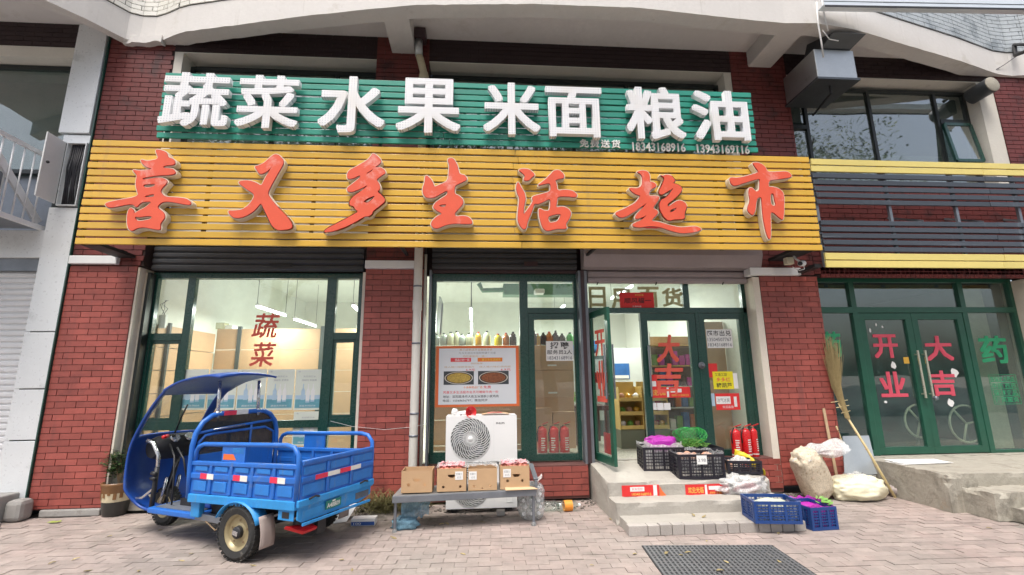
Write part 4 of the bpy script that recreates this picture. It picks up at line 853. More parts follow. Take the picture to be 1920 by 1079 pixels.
tag(MB().tube([(-.735, -.03, .42), (-.735, -.03, 3.3)], .018, 8).build('conduit', 'pvc_pipe', None, smooth=True), 'thin cream conduit beside the rain pipe and left of the middle window', 'pipe')
wr_ = MB().tube([at(620, 790, -.02), at(660, 800, -.02), at(720, 806, -.025), at(775, 801, -.13), at(800, 795, -.03)], .0022, 5).build('thin_wire', 'cable_white', None); tag(wr_, 'thin pale wire strung across middle pier behind the rain pipe', 'cable')
# ------------------------------------------------------------------ electric cargo tricycle
M('truck_blue', (.018, .15, .56), .42, var=.22, vs=4, coat=.1, streak=((.14, .17, .22), .45, 16, .58), stains=[((.03, .19, .60), .6, 3, .58), ((.16, .20, .26), .55, 2.4, .60), ((.26, .22, .17), .7, 13, .70)])
M('truck_light_blue', (.028, .29, .68), .5, var=.22, vs=5, streak=((.20, .22, .22), .5, 18, .57), stains=[((.02, .12, .42), .5, 4, .58), ((.30, .36, .40), .55, 2.6, .60), ((.24, .17, .10), .8, 9, .68)])
M('cab_blue', (.009, .066, .34), .40, var=.18, vs=3, coat=.15, stains=[((.09, .14, .26), .5, 2.2, .60), ((.2, .2, .2), .5, 9, .72)])
M('panel_blue', (.022, .20, .62), .46, var=.22, vs=5, streak=((.16, .20, .24), .45, 16, .57), stains=[((.03, .24, .64), .6, 3, .56), ((.24, .20, .15), .7, 11, .69)])
M('tyre', (.030, .030, .029), .85, var=.3, vs=14, bump=.4, bs=60, stains=[((.22, .20, .17), .6, 8, .56)])
M('rim_tan', (.36, .30, .17), .4, metal=.3, var=.15, vs=8, stains=[((.30, .20, .10), .6, 9, .6)])
M('chrome', (.62, .63, .64), .25, metal=.9, var=.08, vs=10)
M('black_plastic', (.020, .021, .024), .5, var=.25, vs=8)
M('refl_red', (.75, .035, .09), .35, var=.08, vs=20); M('refl_white', (.78, .77, .72), .4, var=.08, vs=20, stains=[((.4, .35, .3), .5, 18, .64)])
M('plate_green', (.015, .20, .17), .5, var=.15, vs=20); M('orange_decal', (.85, .16, .035), .5, var=.06)
M('mudflap', (.40, .33, .30), .8, var=.15, vs=6, stains=[((.10, .06, .05), .7, 7, .66)])
M('bed_inside', (.12, .14, .17), .7, var=.3, vs=5, stains=[((.30, .31, .32), .5, 8, .55)])
M('rust_metal', (.28, .20, .12), .7, metal=.3, var=.3, vs=10)
M('red_plastic', (.55, .01, .015), .35, var=.1)
def Mfilm(name, col, alpha):
    m, n, o = nodes(name); b = n.nodes.new('ShaderNodeBsdfPrincipled'); b.inputs['Base Color'].default_value = col+(1,); b.inputs['Roughness'].default_value = .18
    t = n.nodes.new('ShaderNodeBsdfTransparent'); s = n.nodes.new('ShaderNodeMixShader'); g = n.nodes.new('ShaderNodeNewGeometry')
    mp = n.nodes.new('ShaderNodeMapping'); mp.inputs['Scale'].default_value = (1, 1, .35); lk(n, g.outputs['Position'], mp.inputs[0])
    k = ramp(n, nz(n, 40, 6, .75, mp.outputs[0], 1.), .45, .7, (alpha,)*3+(1,), (min(1, alpha*2.2),)*3+(1,)); lk(n, k, s.inputs[0]); lk(n, t.outputs[0], s.inputs[1]); lk(n, b.outputs[0], s.inputs[2]); lk(n, s.outputs[0], o.inputs[0])
    bp = n.nodes.new('ShaderNodeBump'); bp.inputs['Strength'].default_value = .9; bp.inputs['Distance'].default_value = .02; lk(n, nz(n, 30, 4, .7, mp.outputs[0]), bp.inputs['Height']); lk(n, bp.outputs[0], b.inputs['Normal'])
Mfilm('black_film', (.02, .022, .026), .95); Mglass('windscreen', (.80, .82, .80), .8, .08)

TH = math.atan2(.436, -.9)
tri = thing('cargo_tricycle', 'blue electric cargo tricycle with open cab parked before the left window', 'tricycle', (-1.881, -1.278, 0), TH, local=True)
def T(f, r, z): return Vector((f, -r, z))
B0, B1, RW = -.60, .75, .50
def bbox(mb, f0, f1, r0, r1, z0, z1, m=0): return mb.box(f0, f1, -r1, -r0, z0, z1, m)
def zs(f): return -.022*(f+.6)          # the load bed sits nose-down a little
bed = MB(); bbox(bed, B0+.02, B1-.02, -RW+.02, RW-.02, .50, .525); BED = bed.build('load_bed', 'bed_inside', tri)
# lower rails, side boards pressed into panels, hoops
def rail_f(mb, r, z0, z1, w=.04):
    mb.obox(T((B0+B1)/2, r, (z0+z1)/2-.015), (Vector(((B1-B0)/2, 0, -.015))), (0, w/2, 0), (0, 0, (z1-z0)/2))
for r in (-RW, RW):
    sd = MB(); n = 5; s = -1 if r < 0 else 1
    rail_f(sd, r, .47, .545, .05); k1 = sd.build('lower_rail', 'truck_light_blue', tri, bevel=.006)
    sd = MB(); rail_f(sd, r, .55, .835, .012); SB = sd.build('side_board', 'truck_blue', tri)
    tr_ = MB(); rail_f(tr_, r, .805, .845, .045); tr_.build('top_rail', 'truck_blue', SB, bevel=.008)
    md = MB(); rail_f(md, r+s*.004, .685, .735, .03); md.build('mid_rib', 'truck_blue', SB, bevel=.006)
    for i in range(1, n):
        f = B0+(B1-B0)*i/n; bbox(MB(), f-.018, f+.018, r-.022, r+.022, .55+zs(f), .81+zs(f)).build('rib', 'truck_blue', SB, bevel=.008)
    for i in range(n):
        f0, f1 = B0+(B1-B0)*i/n+.05, B0+(B1-B0)*(i+1)/n-.05
        for z0, z1 in ((.575, .665), (.755, .80)):
            q = MB(); zz = zs((f0+f1)/2); q.obox(T((f0+f1)/2, r+s*.010, (z0+z1)/2+zz), ((f1-f0)/2, 0, 0), (0, .006, 0), (0, 0, (z1-z0)/2)); q.build('pressed_panel', 'panel_blue', SB, bevel=.005)
    for f in (B1-.23, .08, -.38):
        for a, b, m_ in ((0, .09, 'refl_red'), (-.09, -.001, 'refl_white')):
            bbox(MB(), f+a, f+b, r+s*.020, r+s*.0225, .685+zs(f), .735+zs(f)).build('reflector', m_, SB)
    # hoop
    hp = []
    for f, z in ((B1-.02, .82), (B1-.02, .93), (B1-.05, .975), (B1-.12, 1.0), (B0+.16, 1.005), (B0+.07, .985), (B0+.015, .92), (B0+.01, .82), (B0+.01, .5)): hp.append(T(f, r, z+zs(f)))
    MB().tube(hp, .021, 10).build('side_hoop', 'truck_blue', tri, smooth=True)
    pl = MB(); bbox(pl, .06, .36, r-.008, r+.008, .845+zs(.2), .985+zs(.2)); pl = pl.build('maker_panel', 'truck_blue', tri)
    if r < 0:
        MB().add([T(.34, r-.0095, .865+zs(.3)), T(.17, r-.0095, .865+zs(.2)), T(.21, r-.0095, .915+zs(.2)), T(.34, r-.0095, .915+zs(.3))], [(0, 1, 2, 3)]).build('decal', 'orange_decal', pl, solid=.001)
    for i in range(4):
        bbox(MB(), .08, .22, r+s*.0085, r+s*.0105, .925+i*.012+zs(.1), .931+i*.012+zs(.1)).build('louvre', 'truck_light_blue', pl)
# tailgate and rear apron
tg = MB(); bbox(tg, B0-.014, B0-.002, -RW+.02, RW-.02, .545, .855); TG = tg.build('tailgate', 'truck_blue', tri)
bbox(MB(), B0-.03, B0+.01, -RW+.02, RW-.02, .835, .875).build('top_rail', 'truck_blue', TG, bevel=.008)
bbox(MB(), B0-.028, B0-.014, -RW+.02, RW-.02, .69, .735).build('mid_rib', 'truck_blue', TG, bevel=.006)
for r in (-.17, .15): bbox(MB(), B0-.03, B0-.0142, r-.02, r+.02, .56, .83).build('rib', 'truck_blue', TG, bevel=.008)
for r0, r1 in ((-.46, -.20), (-.14, .12), (.18, .46)):
    for z0, z1 in ((.575, .67), (.75, .82)): bbox(MB(), B0-.022, B0-.0142, r0, r1, z0, z1).build('pressed_panel', 'panel_blue', TG, bevel=.005)
for r0, r1, m_ in ((-.33, -.18, 'refl_red'), (-.178, -.02, 'refl_white'), (-.018, .13, 'refl_red'), (.132, .28, 'refl_white')): bbox(MB(), B0-.031, B0-.0282, r0, r1, .692, .733).build('reflector', m_, TG)
bbox(MB(), B0-.035, B0, -RW-.01, RW, .49, .55).build('rear_rail', 'truck_light_blue', tri, bevel=.008)
for r in (-.34, .33): MB().tube([T(B0-.04, r-.06, .545), T(B0-.05, r, .56), T(B0-.04, r+.06, .545)], .009, 6).build('hinge', 'black_iron', TG, smooth=True)
ap = MB(); pts = [(-.49, .49), (-.49, .39), (-.44, .36), (.30, .36), (.47, .40), (.48, .49)]
ap.add([T(B0-.012, r, z) for r, z in pts]+[T(B0+.006, r, z) for r, z in pts], [tuple(range(6)), tuple(range(6, 12))[::-1]]+[(i, i+6, (i+1) % 6+6, (i+1) % 6) for i in range(6)])
AP = ap.build('rear_apron', 'truck_light_blue', tri, bevel=.004)
for r0, r1 in ((-.45, -.18), (.24, .44)): bbox(MB(), B0-.016, B0-.0125, r0, r1, .395, .455).build('lamp_recess', 'bed_inside' if r0 > 0 else 'truck_light_blue', AP, bevel=.002)
bbox(MB(), B0-.045, B0-.03, -.46, .44, .335, .362).build('bumper', 'truck_light_blue', tri, bevel=.006)
plt_ = bbox(MB(), B0-.030, B0-.024, -.18, .02, .40, .475).build('number_plate', 'plate_green', tri, bevel=.002)
text_on('A48809', plt_, 'refl_white', T(B0-.0312, -.165, .412), (T(0, .165, 0)), Vector((0, 0, .04)), Vector((-1, 0, 0)), bold=.01)
bbox(MB(), B0-.032, B0-.0305, -.10, -.06, .458, .470).build('plate_mark', 'refl_white', plt_)
MB().box(B0+.03, B0+.05, .10, .20, .20, .36).build('tail_bracket', 'black_iron', tri)
tl = MB(); tl.add([T(B0+.10, -.52, .33), T(B0+.02, -.38, .255), T(B0+.02, -.22, .255), T(B0+.10, -.22, .28)], [(0, 1, 2, 3)]); tl.build('tail_lamp', 'red_plastic', tri, solid=.03, bevel=.006)
MB().lathe([(.05, -.06), (.065, 0), (.05, .06)], 14, T(B0+.12, -.30, .31), (0, 1, 0)).build('axle_housing', 'black_plastic', tri, smooth=True)
MB().tube([T(.06, -.45, .23), T(.06, .45, .23)], .035, 10).build('rear_axle', 'black_plastic', tri, smooth=True)
# front corner box and chassis
ch = MB()
for r in (-.22, .22): ch.bar(T(-.55, r, .42), T(1.25, r, .36), .05, .07)
CH = [MB().bar(T(-.55, r, .42), T(1.25, r, .34), .05, .07).build('chassis_beam', 'black_plastic', tri) for r in (-.22, .22)]
MB().bar(T(.72, -.42, .30), T(.18, -.45, .29), .06, .06).build('chassis_rail', 'rail_grey', tri, bevel=.006)
MB().tube([T(.55, -.46, .27), T(.40, -.47, .21), T(.30, -.46, .25), T(.18, -.46, .22)], .007, 6).build('brake_rod', 'rust_metal', tri, smooth=True)
fc = MB(); bbox(fc, .62, .74, -.49, -.43, .30, .47); fc.build('corner_plate', 'truck_light_blue', tri, bevel=.01); bbox(MB(), B0+.02, B0+.20, -.505, -.495, .38, .468).build('rear_corner_plate', 'truck_light_blue', tri, bevel=.01)
bbox(MB(), B0+.07, B0+.15, -.508, -.5055, .40, .45).build('lamp_hole', 'black_plastic', tri)
bbox(MB(), .25, .60, -.38, .38, .22, .46).build('battery_box', 'black_plastic', tri, bevel=.01)
# wheels
def wheel(f, r, Rr, w, parent, nm='wheel', side=-1):
    c = T(f, r, Rr); ty = MB(); ty.lathe([(Rr-.085, -w/2+.01), (Rr-.02, -w/2), (Rr-.004, -w/2+.02), (Rr, -w/4), (Rr, w/4), (Rr-.004, w/2-.02), (Rr-.02, w/2), (Rr-.085, w/2-.01)], 36, c, (0, 1, 0), caps=False)
    for k in range(30):
        a = k*2*math.pi/30
        for s in (-1, 1):
            d = Vector((math.cos(a+s*.04), 0, math.sin(a+s*.04))); tn = Vector((-d.z, 0, d.x)); ty.obox(c+d*(Rr+.001)+Vector((0, s*w*.24, 0)), tn*.014, (0, w*.2, 0), d*.005)
    wh = ty.build(nm, 'tyre', parent, smooth=True, sharp=35)
    rm = MB().lathe([(.0, -.02*side), (.05, -.02*side), (.06, -.015*side), (.085, -.005*side), (Rr-.105, .010*side), (Rr-.092, .03*side), (Rr-.080, .045*side), (Rr-.078, -.05*side)], 32, c, (0, -1, 0), caps=False).build('rim', 'rim_tan', wh, smooth=True, sharp=40)
    MB().lathe([(.0, .045), (.03, .044), (.048, .03), (.052, .0)], 20, c, (0, side, 0) if side < 0 else (0, -1, 0), caps=False).build('hub_cap', 'chrome', wh, smooth=True, sharp=40)
    return wh
# T() flips r, so the near (left) wheel faces local +y
def wheel2(f, r, Rr, w, out):
    c = T(f, r, Rr); o = Vector((0, -out, 0))
    ty = MB(); ty.lathe([(Rr-.082, -w/2+.012), (Rr-.03, -w/2), (Rr-.008, -w/2+.014), (Rr, -w/4), (Rr, w/4), (Rr-.008, w/2-.014), (Rr-.03, w/2), (Rr-.082, w/2-.012)], 40, c, (0, 1, 0), caps=False)
    for k in range(34):
        a = k*2*math.pi/34
        for s in (-1, 1):
            d = Vector((math.cos(a+s*.045), 0, math.sin(a+s*.045))); tn = Vector((-d.z, 0, d.x)); ty.obox(c+d*(Rr-.001)+Vector((0, s*w*.25, 0)), tn*.012, (0, w*.2, 0), d*.006)
    wh = ty.build('wheel', 'tyre', tri, smooth=True, sharp=35)
    MB().lathe([(.0, .012), (.06, .012), (.075, .004), (Rr-.11, .010), (Rr-.098, .030), (Rr-.082, .040), (Rr-.076, .036), (Rr-.076, -.045)], 32, c, o, caps=False).build('rim', 'rim_tan', wh, smooth=True, sharp=35)
    MB().lathe([(.0, .055), (.04, .053), (.052, .042), (.056, .0)], 20, c, o, caps=False).build('hub_cap', 'black_plastic', wh, smooth=True, sharp=40)
    MB().obox(c+o*.056, (.032, 0, .006), (0, .002, 0), (-.004, 0, .018)).build('hub_badge', 'chrome', wh)
    for k in range(5): a = k*2*math.pi/5+.3; MB().lathe([(.009, 0), (.009, .004)], 8, c+o*.010+Vector((math.cos(a)*.098, 0, math.sin(a)*.098)), o).build('wheel_bolt', 'rust_metal', wh)
    return wh
wheel2(.06, -.48, .235, .11, -1); wheel2(.06, .48, .235, .11, 1); wheel2(1.83, 0, .20, .09, -1)
# mudguards and flaps
for r in (-.48, .48):
    mg = MB(); mg.grid(lambda u, v, r=r: T(.06+.275*math.cos(R(25+u*135)), r-.07+v*.14, .235+.262*math.sin(R(25+u*135))), 12, 2); mg.build('mudguard', 'truck_light_blue', tri, smooth=True, solid=.006)
    mf = MB(); mf.grid(lambda u, v, r=r: T(-.235-.03*math.sin(u*2.6)-.02*u, r-.075+v*.15, .40-.26*u), 8, 3); mf.build('mud_flap', 'mudflap', tri, smooth=True, solid=.006)
# headboard hoop with black film, posts and canopy
hh = [T(B1+.02, r, z) for r, z in ((-.50, .47), (-.515, .70), (-.52, .95), (-.50, 1.07), (-.44, 1.17), (-.35, 1.23), (-.25, 1.245), (.15, 1.245), (.27, 1.24), (.36, 1.20), (.43, 1.12), (.465, 1.0), (.475, .8), (.47, .5))]
HB = MB().tube(hh, .025, 10).build('headboard_frame', 'truck_blue', tri, smooth=True)
MB().tube([T(B1+.02, -.49, 1.07), T(B1+.02, -.2, 1.095), T(B1+.02, .2, 1.12), T(B1+.02, .42, 1.13)], .014, 8).build('crossbar', 'truck_blue', HB, smooth=True)
MB().tube([T(B1+.02, -.47, .87), T(B1+.02, -.46, .98), T(B1+.02, -.40, 1.04), T(B1+.02, -.3, 1.05), T(B1+.02, .3, 1.06), T(B1+.02, .42, 1.0), T(B1+.02, .44, .8)], .014, 8).build('inner_hoop', 'truck_blue', HB, smooth=True)
MB().tube([T(B1+.02, .12, .85), T(B1+.02, .12, 1.11)], .012, 8).build('crossbar', 'truck_blue', HB, smooth=True)
MB().tube([T(B1-.005, -.34, 1.093), T(B1-.005, .02, 1.108)], .006, 6).build('strip', 'chrome', HB, smooth=True)
fl = MB(); fl.add([T(B1+.035, r, z) for r, z in ((-.49, .62), (-.50, .95), (-.47, 1.08), (-.40, 1.18), (-.28, 1.225), (.25, 1.225), (.36, 1.18), (.44, 1.05), (.455, .62))], [tuple(range(9))]); fl.build('weather_film', 'black_film', HB)
for r, m_ in ((-.16, 'refl_red'), (-.02, 'refl_white')): bbox(MB(), B1-.012, B1-.006, r-.08, r+.06, 1.222, 1.268).build('reflector', m_, HB)
bbox(MB(), B1+.0, B1+.03, -.45, .42, .55, .86).build('headboard_panel', 'truck_blue', HB)
for r in (-.29, .19): 
    MB().tube([T(B1+.02, r, 1.20), T(B1+.05, r+.005, 1.58)], .017, 8).build('canopy_post', 'chrome', tri, smooth=True)
    MB().lathe([(.03, -.02), (.032, 0), (.03, .02)], 10, T(B1+.02, r, 1.245), (1, 0, 0)).build('post_clamp', 'chrome', tri, smooth=True)
prof = [(1.50, .24), (1.72, .28), (1.84, .42), (1.88, .62), (1.87, .86), (1.80, 1.04), (1.69, 1.22), (1.56, 1.38), (1.43, 1.485), (1.22, 1.57), (.98, 1.615), (.80, 1.63), (.66, 1.615)]
def prof_at(u):
    k = u*(len(prof)-1); i = min(int(k), len(prof)-2); t = k-i
    p = [Vector((*prof[max(0, min(len(prof)-1, i+d))], 0)) for d in (-1, 0, 1, 2)]
    q = .5*((2*p[1])+(p[2]-p[0])*t+(2*p[0]-5*p[1]+4*p[2]-p[3])*t*t+(3*p[1]-p[0]-3*p[2]+p[3])*t**3); return q.x, q.y
def shell(u, v):
    f, z = prof_at(u); t = v*2-1
    wd = .40 if z < .9 else .40-.02*min(1, (z-.9)/.5)
    if u > .66: wd = .40-.05*((u-.66)/.34)**2
    if z < .45 and u < .3: wd *= .72+.28*(z-.24)/.21 if z < .45 else 1
    bul = .17*(1-t*t) if u < .62 else .17*(1-t*t)*max(0, 1-(u-.62)/.25)
    crown = .035*(1-t*t)*min(1, max(0, (u-.6)/.2))
    return T(f+bul, -.045+wd*t, z+crown)
NU, NV = 48, 24
scr = lambda u, v: .405 < u < .615 and .07 < v < .93
door_open = lambda u, v: u < .13 and .34 < v < .66
cab = MB(); cab.grid(shell, NU, NV, 0, lambda u, v: scr(u, v) or door_open(u, v)); cab.build('cab_shell', 'cab_blue', tri, smooth=True, solid=.022, sharp=60)
ws = MB(); ws.grid(lambda u, v: shell(.40+u*.22, .06+v*.88), 8, 12); ws.build('windscreen', 'windscreen', tri, smooth=True)
MB().tube([T(1.98, .07, .92), T(1.88, .075, 1.16), T(1.80, .08, 1.31)], .009, 6).build('wiper', 'black_plastic', tri, smooth=True)
# dash, steering, seat, floor
MB().lathe([(.10, -.28), (.13, -.2), (.14, 0), (.13, .2), (.10, .28)], 14, T(1.74, -.02, .86), (0, 1, 0)).build('dashboard', 'black_plastic', tri, smooth=True, sharp=50)
for r in (-.14, .02): MB().lathe([(.0, .0), (.045, .0), (.05, -.02)], 18, T(1.60, r, .97), (-.8, 0, .6)).build('gauge', 'chrome', tri, smooth=True, sharp=40)
MB().tube([T(1.50, -.30, 1.00), T(1.58, -.20, 1.0), T(1.66, -.08, .97), T(1.66, .06, .97), T(1.58, .18, 1.0), T(1.50, .28, 1.0)], .013, 8).build('handlebar', 'black_plastic', tri, smooth=True)
for r, s in ((-.30, -1), (.28, 1)): MB().tube([T(1.51, r-s*.005, 1.0), T(1.43, r+s*.085, 1.0)], .019, 10).build('grip', 'red_plastic', tri, smooth=True)
MB().tube([T(1.66, -.01, .97), T(1.80, -.01, .45), T(1.83, -.01, .22)], .028, 10).build('steering_column', 'black_plastic', tri, smooth=True)
for s in (-1, 1): MB().tube([T(1.78, s*.07, .52), T(1.83, s*.075, .20)], .018, 8).build('fork_leg', 'chrome', tri, smooth=True)
MB().tube([T(1.73, -.36, .95), T(1.66, -.34, .93), T(1.56, -.33, .80), T(1.55, -.33, .66)], .019, 10).build('guard_bar', 'chrome', tri, smooth=True)
MB().tube([T(1.56, -.33, .55), T(1.58, -.33, .46), T(1.70, -.35, .37), T(1.78, -.36, .36)], .015, 8).build('guard_bar', 'chrome', tri, smooth=True)
MB().tube([T(1.555, -.33, .68), T(1.565, -.33, .22)], .024, 8).build('shock_tube', 'black_plastic', tri, smooth=True)
for z in (.62, .57): MB().tube([T(1.60, -.345, z), T(1.52, -.36, z)], .022, 8).build('switch_lever', 'black_plastic', tri, smooth=True)
bbox(MB(), .70, 1.52, -.40, .38, .245, .30).build('foot_floor', 'truck_blue', tri, bevel=.012); bbox(MB(), .82, 1.45, -.36, .34, .3005, .308).build('floor_mat', 'bed_inside', tri)
bbox(MB(), .78, 1.08, -.26, .26, .31, .62).build('seat_box', 'cab_blue', tri, bevel=.02); bbox(MB(), .79, 1.12, -.28, .28, .622, .70).build('seat', 'black_plastic', tri, bevel=.03)
bbox(MB(), 1.28, 1.36, -.07, .03, .55, .70).build('latch_cover', 'truck_blue', tri, bevel=.01)
MB().tube([T(1.60, -.2, .9), T(1.35, -.3, .80), T(1.28, -.32, .55), T(1.30, -.3, .32)], .009, 6).build('cable', 'black_plastic', tri, smooth=True)
MB().tube([T(1.62, -.1, .85), T(1.38, -.26, .88), T(1.20, -.3, .78), T(1.15, -.28, .6)], .009, 6).build('cable', 'black_plastic', tri, smooth=True)
MB().tube([T(1.66, .0, .82), T(1.45, -.2, .70), T(1.42, -.28, .45), T(1.45, -.25, .31)], .008, 6).build('cable', 'black_plastic', tri, smooth=True)
# ------------------------------------------------------------------ goods and clutter in front of the shop
M('cardboard', (.52, .34, .19), .8, var=.10, vs=6, bump=.15, bs=60, stains=[((.40, .25, .13), .4, 8, .64)])
M('cardboard_edge', (.60, .42, .25), .85, var=.1, vs=10)
M('bench_steel', (.34, .35, .35), .5, metal=.4, var=.2, vs=6, stains=[((.16, .14, .12), .6, 6, .56)])
M('apple', (.62, .20, .13), .45, var=.3, vs=18, rand=.15); M('foam_pink', (.78, .34, .36), .8, var=.2, vs=25)
M('potato', (.55, .30, .20), .8, var=.25, vs=15, rand=.15)
M('grille_grey', (.70, .72, .71), .5, var=.1, vs=6); M('fan_dark', (.06, .065, .065), .6, var=.2)
M('megaphone_red', (.72, .015, .02), .3, coat=.3, var=.08)
M('extinguisher', (.60, .012, .016), .28, coat=.4, var=.08, vs=5); M('label_pale', (.72, .66, .62), .6, var=.15, vs=40)
M('crate_black', (.016, .014, .022), .45, var=.2, vs=8, stains=[((.10, .09, .09), .5, 12, .66)])
M('crate_blue', (.012, .055, .22), .45, var=.15, vs=8); M('bag_purple', (.50, .03, .42), .35, var=.15, vs=6, coat=.2); M('net_green', (.03, .40, .07), .5, var=.2, vs=10)
M('bag_yellow', (.78, .60, .03), .4, var=.12, vs=8); M('bag_pale', (.76, .72, .52), .55, var=.14, vs=6, bump=.5, bs=18, stains=[((.80, .80, .78), .6, 4, .55), ((.60, .48, .20), .4, 6, .68)])
M('sack_husk', (.72, .63, .48), .8, var=.34, vs=55, bump=.8, bs=90, stains=[((.74, .30, .28), .5, 4.5, .62), ((.36, .25, .14), .85, 30, .52), ((.80, .74, .62), .7, 44, .60)])
M('bamboo', (.66, .54, .28), .5, var=.15, vs=10); M('straw', (.36, .28, .13), .8, var=.3, vs=20, rand=.1); M('wood_stick', (.46, .33, .20), .75, var=.2, vs=12)
M('zinc_board', (.42, .46, .48), .4, metal=.4, var=.12, vs=2, stains=[((.24, .27, .28), .5, 3, .6)])
M('pot_brown', (.20, .095, .03), .35, var=.25, vs=6, coat=.3); M('pot_cream', (.62, .54, .36), .4, var=.2, vs=9); M('pot_black', (.028, .030, .028), .35, var=.3, vs=6, coat=.2); M('soil', (.05, .035, .025), .95, var=.3)
M('leaf_dark', (.05, .10, .03), .5, var=.35, vs=14); M('leaf_dry', (.42, .34, .16), .75, var=.35, vs=25, rand=.3); M('veg_green', (.16, .36, .06), .5, var=.3, vs=12)
M('water_blue', (.16, .34, .48), .4, var=.3, vs=6); M('carton_blue', (.03, .09, .32), .6, var=.2)
Mfilm('clear_film', (.80, .82, .82), .26); Mfilm('clear_film_dense', (.80, .80, .78), .5); Mfilm('blue_film', (.22, .42, .55), .6); Mfilm('purple_film', (.55, .04, .48), .8)
Mglass('bottle_clear', (.88, .94, .92), 1.0, .06); M('bottle_cap', (.78, .80, .80), .4, var=.05); M('label_orange', (.80, .30, .04), .5, var=.1)
M('ink', (.02, .02, .022), .7); M('ink_grey', (.16, .17, .19), .7)

def blob(mb, c, rad, amp=.1, fr=2., seed=0, nu=18, nv=14, floor=None, rot=None, pw=1., m=0):
    c = Vector(c)
    def f(u, v):
        a, b = u*2*math.pi, (v-.5)*math.pi
        d = Vector((math.cos(b)*math.cos(a), math.cos(b)*math.sin(a), math.sin(b)))
        e = Vector([math.copysign(abs(k)**pw, k) for k in d])
        k = 1+amp*noise.noise(d*fr+Vector((seed*3.7, seed, 0)))+amp*.5*noise.noise(d*fr*2.7+Vector((seed, 9, 0)))
        p = Vector((e.x*rad[0]*k, e.y*rad[1]*k, e.z*rad[2]*k))
        if rot: p = rot @ p
        p += c
        if floor is not None and p.z < floor: p.z = floor+.002
        return p
    return mb.grid(f, nu, nv, m)
def sheet(mb, fn, nu=14, nv=10): return mb.grid(fn, nu, nv)

# -- air conditioner units
def outdoor_unit(label, x0, x1, z0, z1, y0, y1, brand):
    t = thing('outdoor_unit', label, 'air conditioner', ((x0+x1)/2, (y0+y1)/2, z0), 0, 'stacked air conditioner units')
    xm = x0+(x1-x0)*.66; cx, cz = x0+(xm-x0)*.52, (z0+z1)/2; Rg = min((xm-x0), (z1-z0))*.45
    # front plate with the round fan opening
    lp = [[(x0, z0), (x1, z0), (x1, z1), (x0, z1)], [(cx+Rg*math.cos(a), cz+Rg*math.sin(a)) for a in [k*math.pi/24 for k in range(48)]]]
    fp = put_flat(curve_mesh(lp, .02), 'front_panel', t, 'ac_white', (0, y0+.01, 0))
    MB().box(x0, x1, y0+.021, y1, z1-.02, z1).build('top_panel', 'ac_white', t, bevel=.006)
    MB().box(x0, x0+.015, y0+.021, y1, z0, z1-.02).build('side_panel', 'ac_white', t); MB().box(x1-.015, x1, y0+.021, y1, z0, z1-.02).build('side_panel', 'ac_white', t)
    MB().box(x0+.015, x1-.015, y0+.17, y1, z0, z1-.02).build('inner_casing', 'fan_dark', t)
    gr = MB()
    for k in range(30):
        a = k*2*math.pi/30; pts = []
        for i in range(7):
            q = i/6; r = Rg*(.16+.83*q); b = a+.9*q*q; pts.append((cx+r*math.cos(b), y0-.004-.012*(1-q*q), cz+r*math.sin(b)))
        gr.tube(pts, .0055, 4)
    gr.build('fan_grille', 'grille_grey', t, kind='stuff')
    for q in (.36, .58, .8, .99): MB().tube([(cx+Rg*q*math.cos(a), y0-.006-.010*(1-q*q), cz+Rg*q*math.sin(a)) for a in [k*math.pi/20 for k in range(40)]], .003, 4, closed=True).build('grille_ring', 'grille_grey', t)
    MB().lathe([(.0, .022), (Rg*.13, .02), (Rg*.17, .005)], 20, (cx, y0, cz), (0, -1, 0), caps=False).build('grille_hub', 'ac_white', t, smooth=True)
    fn = MB().lathe([(.07, 0), (.07, .06)], 14, (cx, y0+.14, cz), (0, -1, 0)).build('fan', 'fan_dark', t)
    for k in range(3): a = k*2*math.pi/3+.4; MB().grid(lambda u, v, a=a: (cx+(Rg*(.2+.72*u))*math.cos(a+v*1.1), y0+.13-.05*v, cz+(Rg*(.2+.72*u))*math.sin(a+v*1.1)), 3, 5).build('fan_blade', 'rail_grey', fn)
    MB().box(xm+.01, xm+.014, y0-.002, y0-.0005, z0+.02, z1-.02).build('panel_seam', 'grille_grey', t)
    if brand:
        text('PHILIPS', t, 'ink', (xm+.04, z1-.105, xm+.145, z1-.082), y0-.001, bold=.02)
    else:
        q = MB(); a, b, c_, d = x1-.13, x1-.05, z0+.06, z0+.15; q.box(a, b, y0-.004, y0-.0005, c_, c_+.008).box(a, b, y0-.004, y0-.0005, d-.008, d).box(a, a+.008, y0-.004, y0-.0005, c_+.008, d-.008).box(b-.008, b, y0-.004, y0-.0005, c_+.008, d-.008); q.build('hatch_outline', 'grille_grey', t)
    for x in (x0+.1, x1-.1): MB().box(x-.04, x+.04, y0+.03, y1-.03, z0-.03, z0-.001).build('foot', 'black_iron', t)
    return t
outdoor_unit('white air conditioner unit under the bench, lower of two stacked', -.38, .475, .05, .55, -.43, -.13, False)
outdoor_unit('white air conditioner unit above the bench with dark brand lettering', -.39, .48, .585, 1.125, -.46, -.12, True)
tag(MB().box(.22, .32, -.60, -.52, 0, .06).build('kerb_stone', 'step_block', None, bevel=.012), 'small grey stone block lying under the lower air conditioner', 'stone')
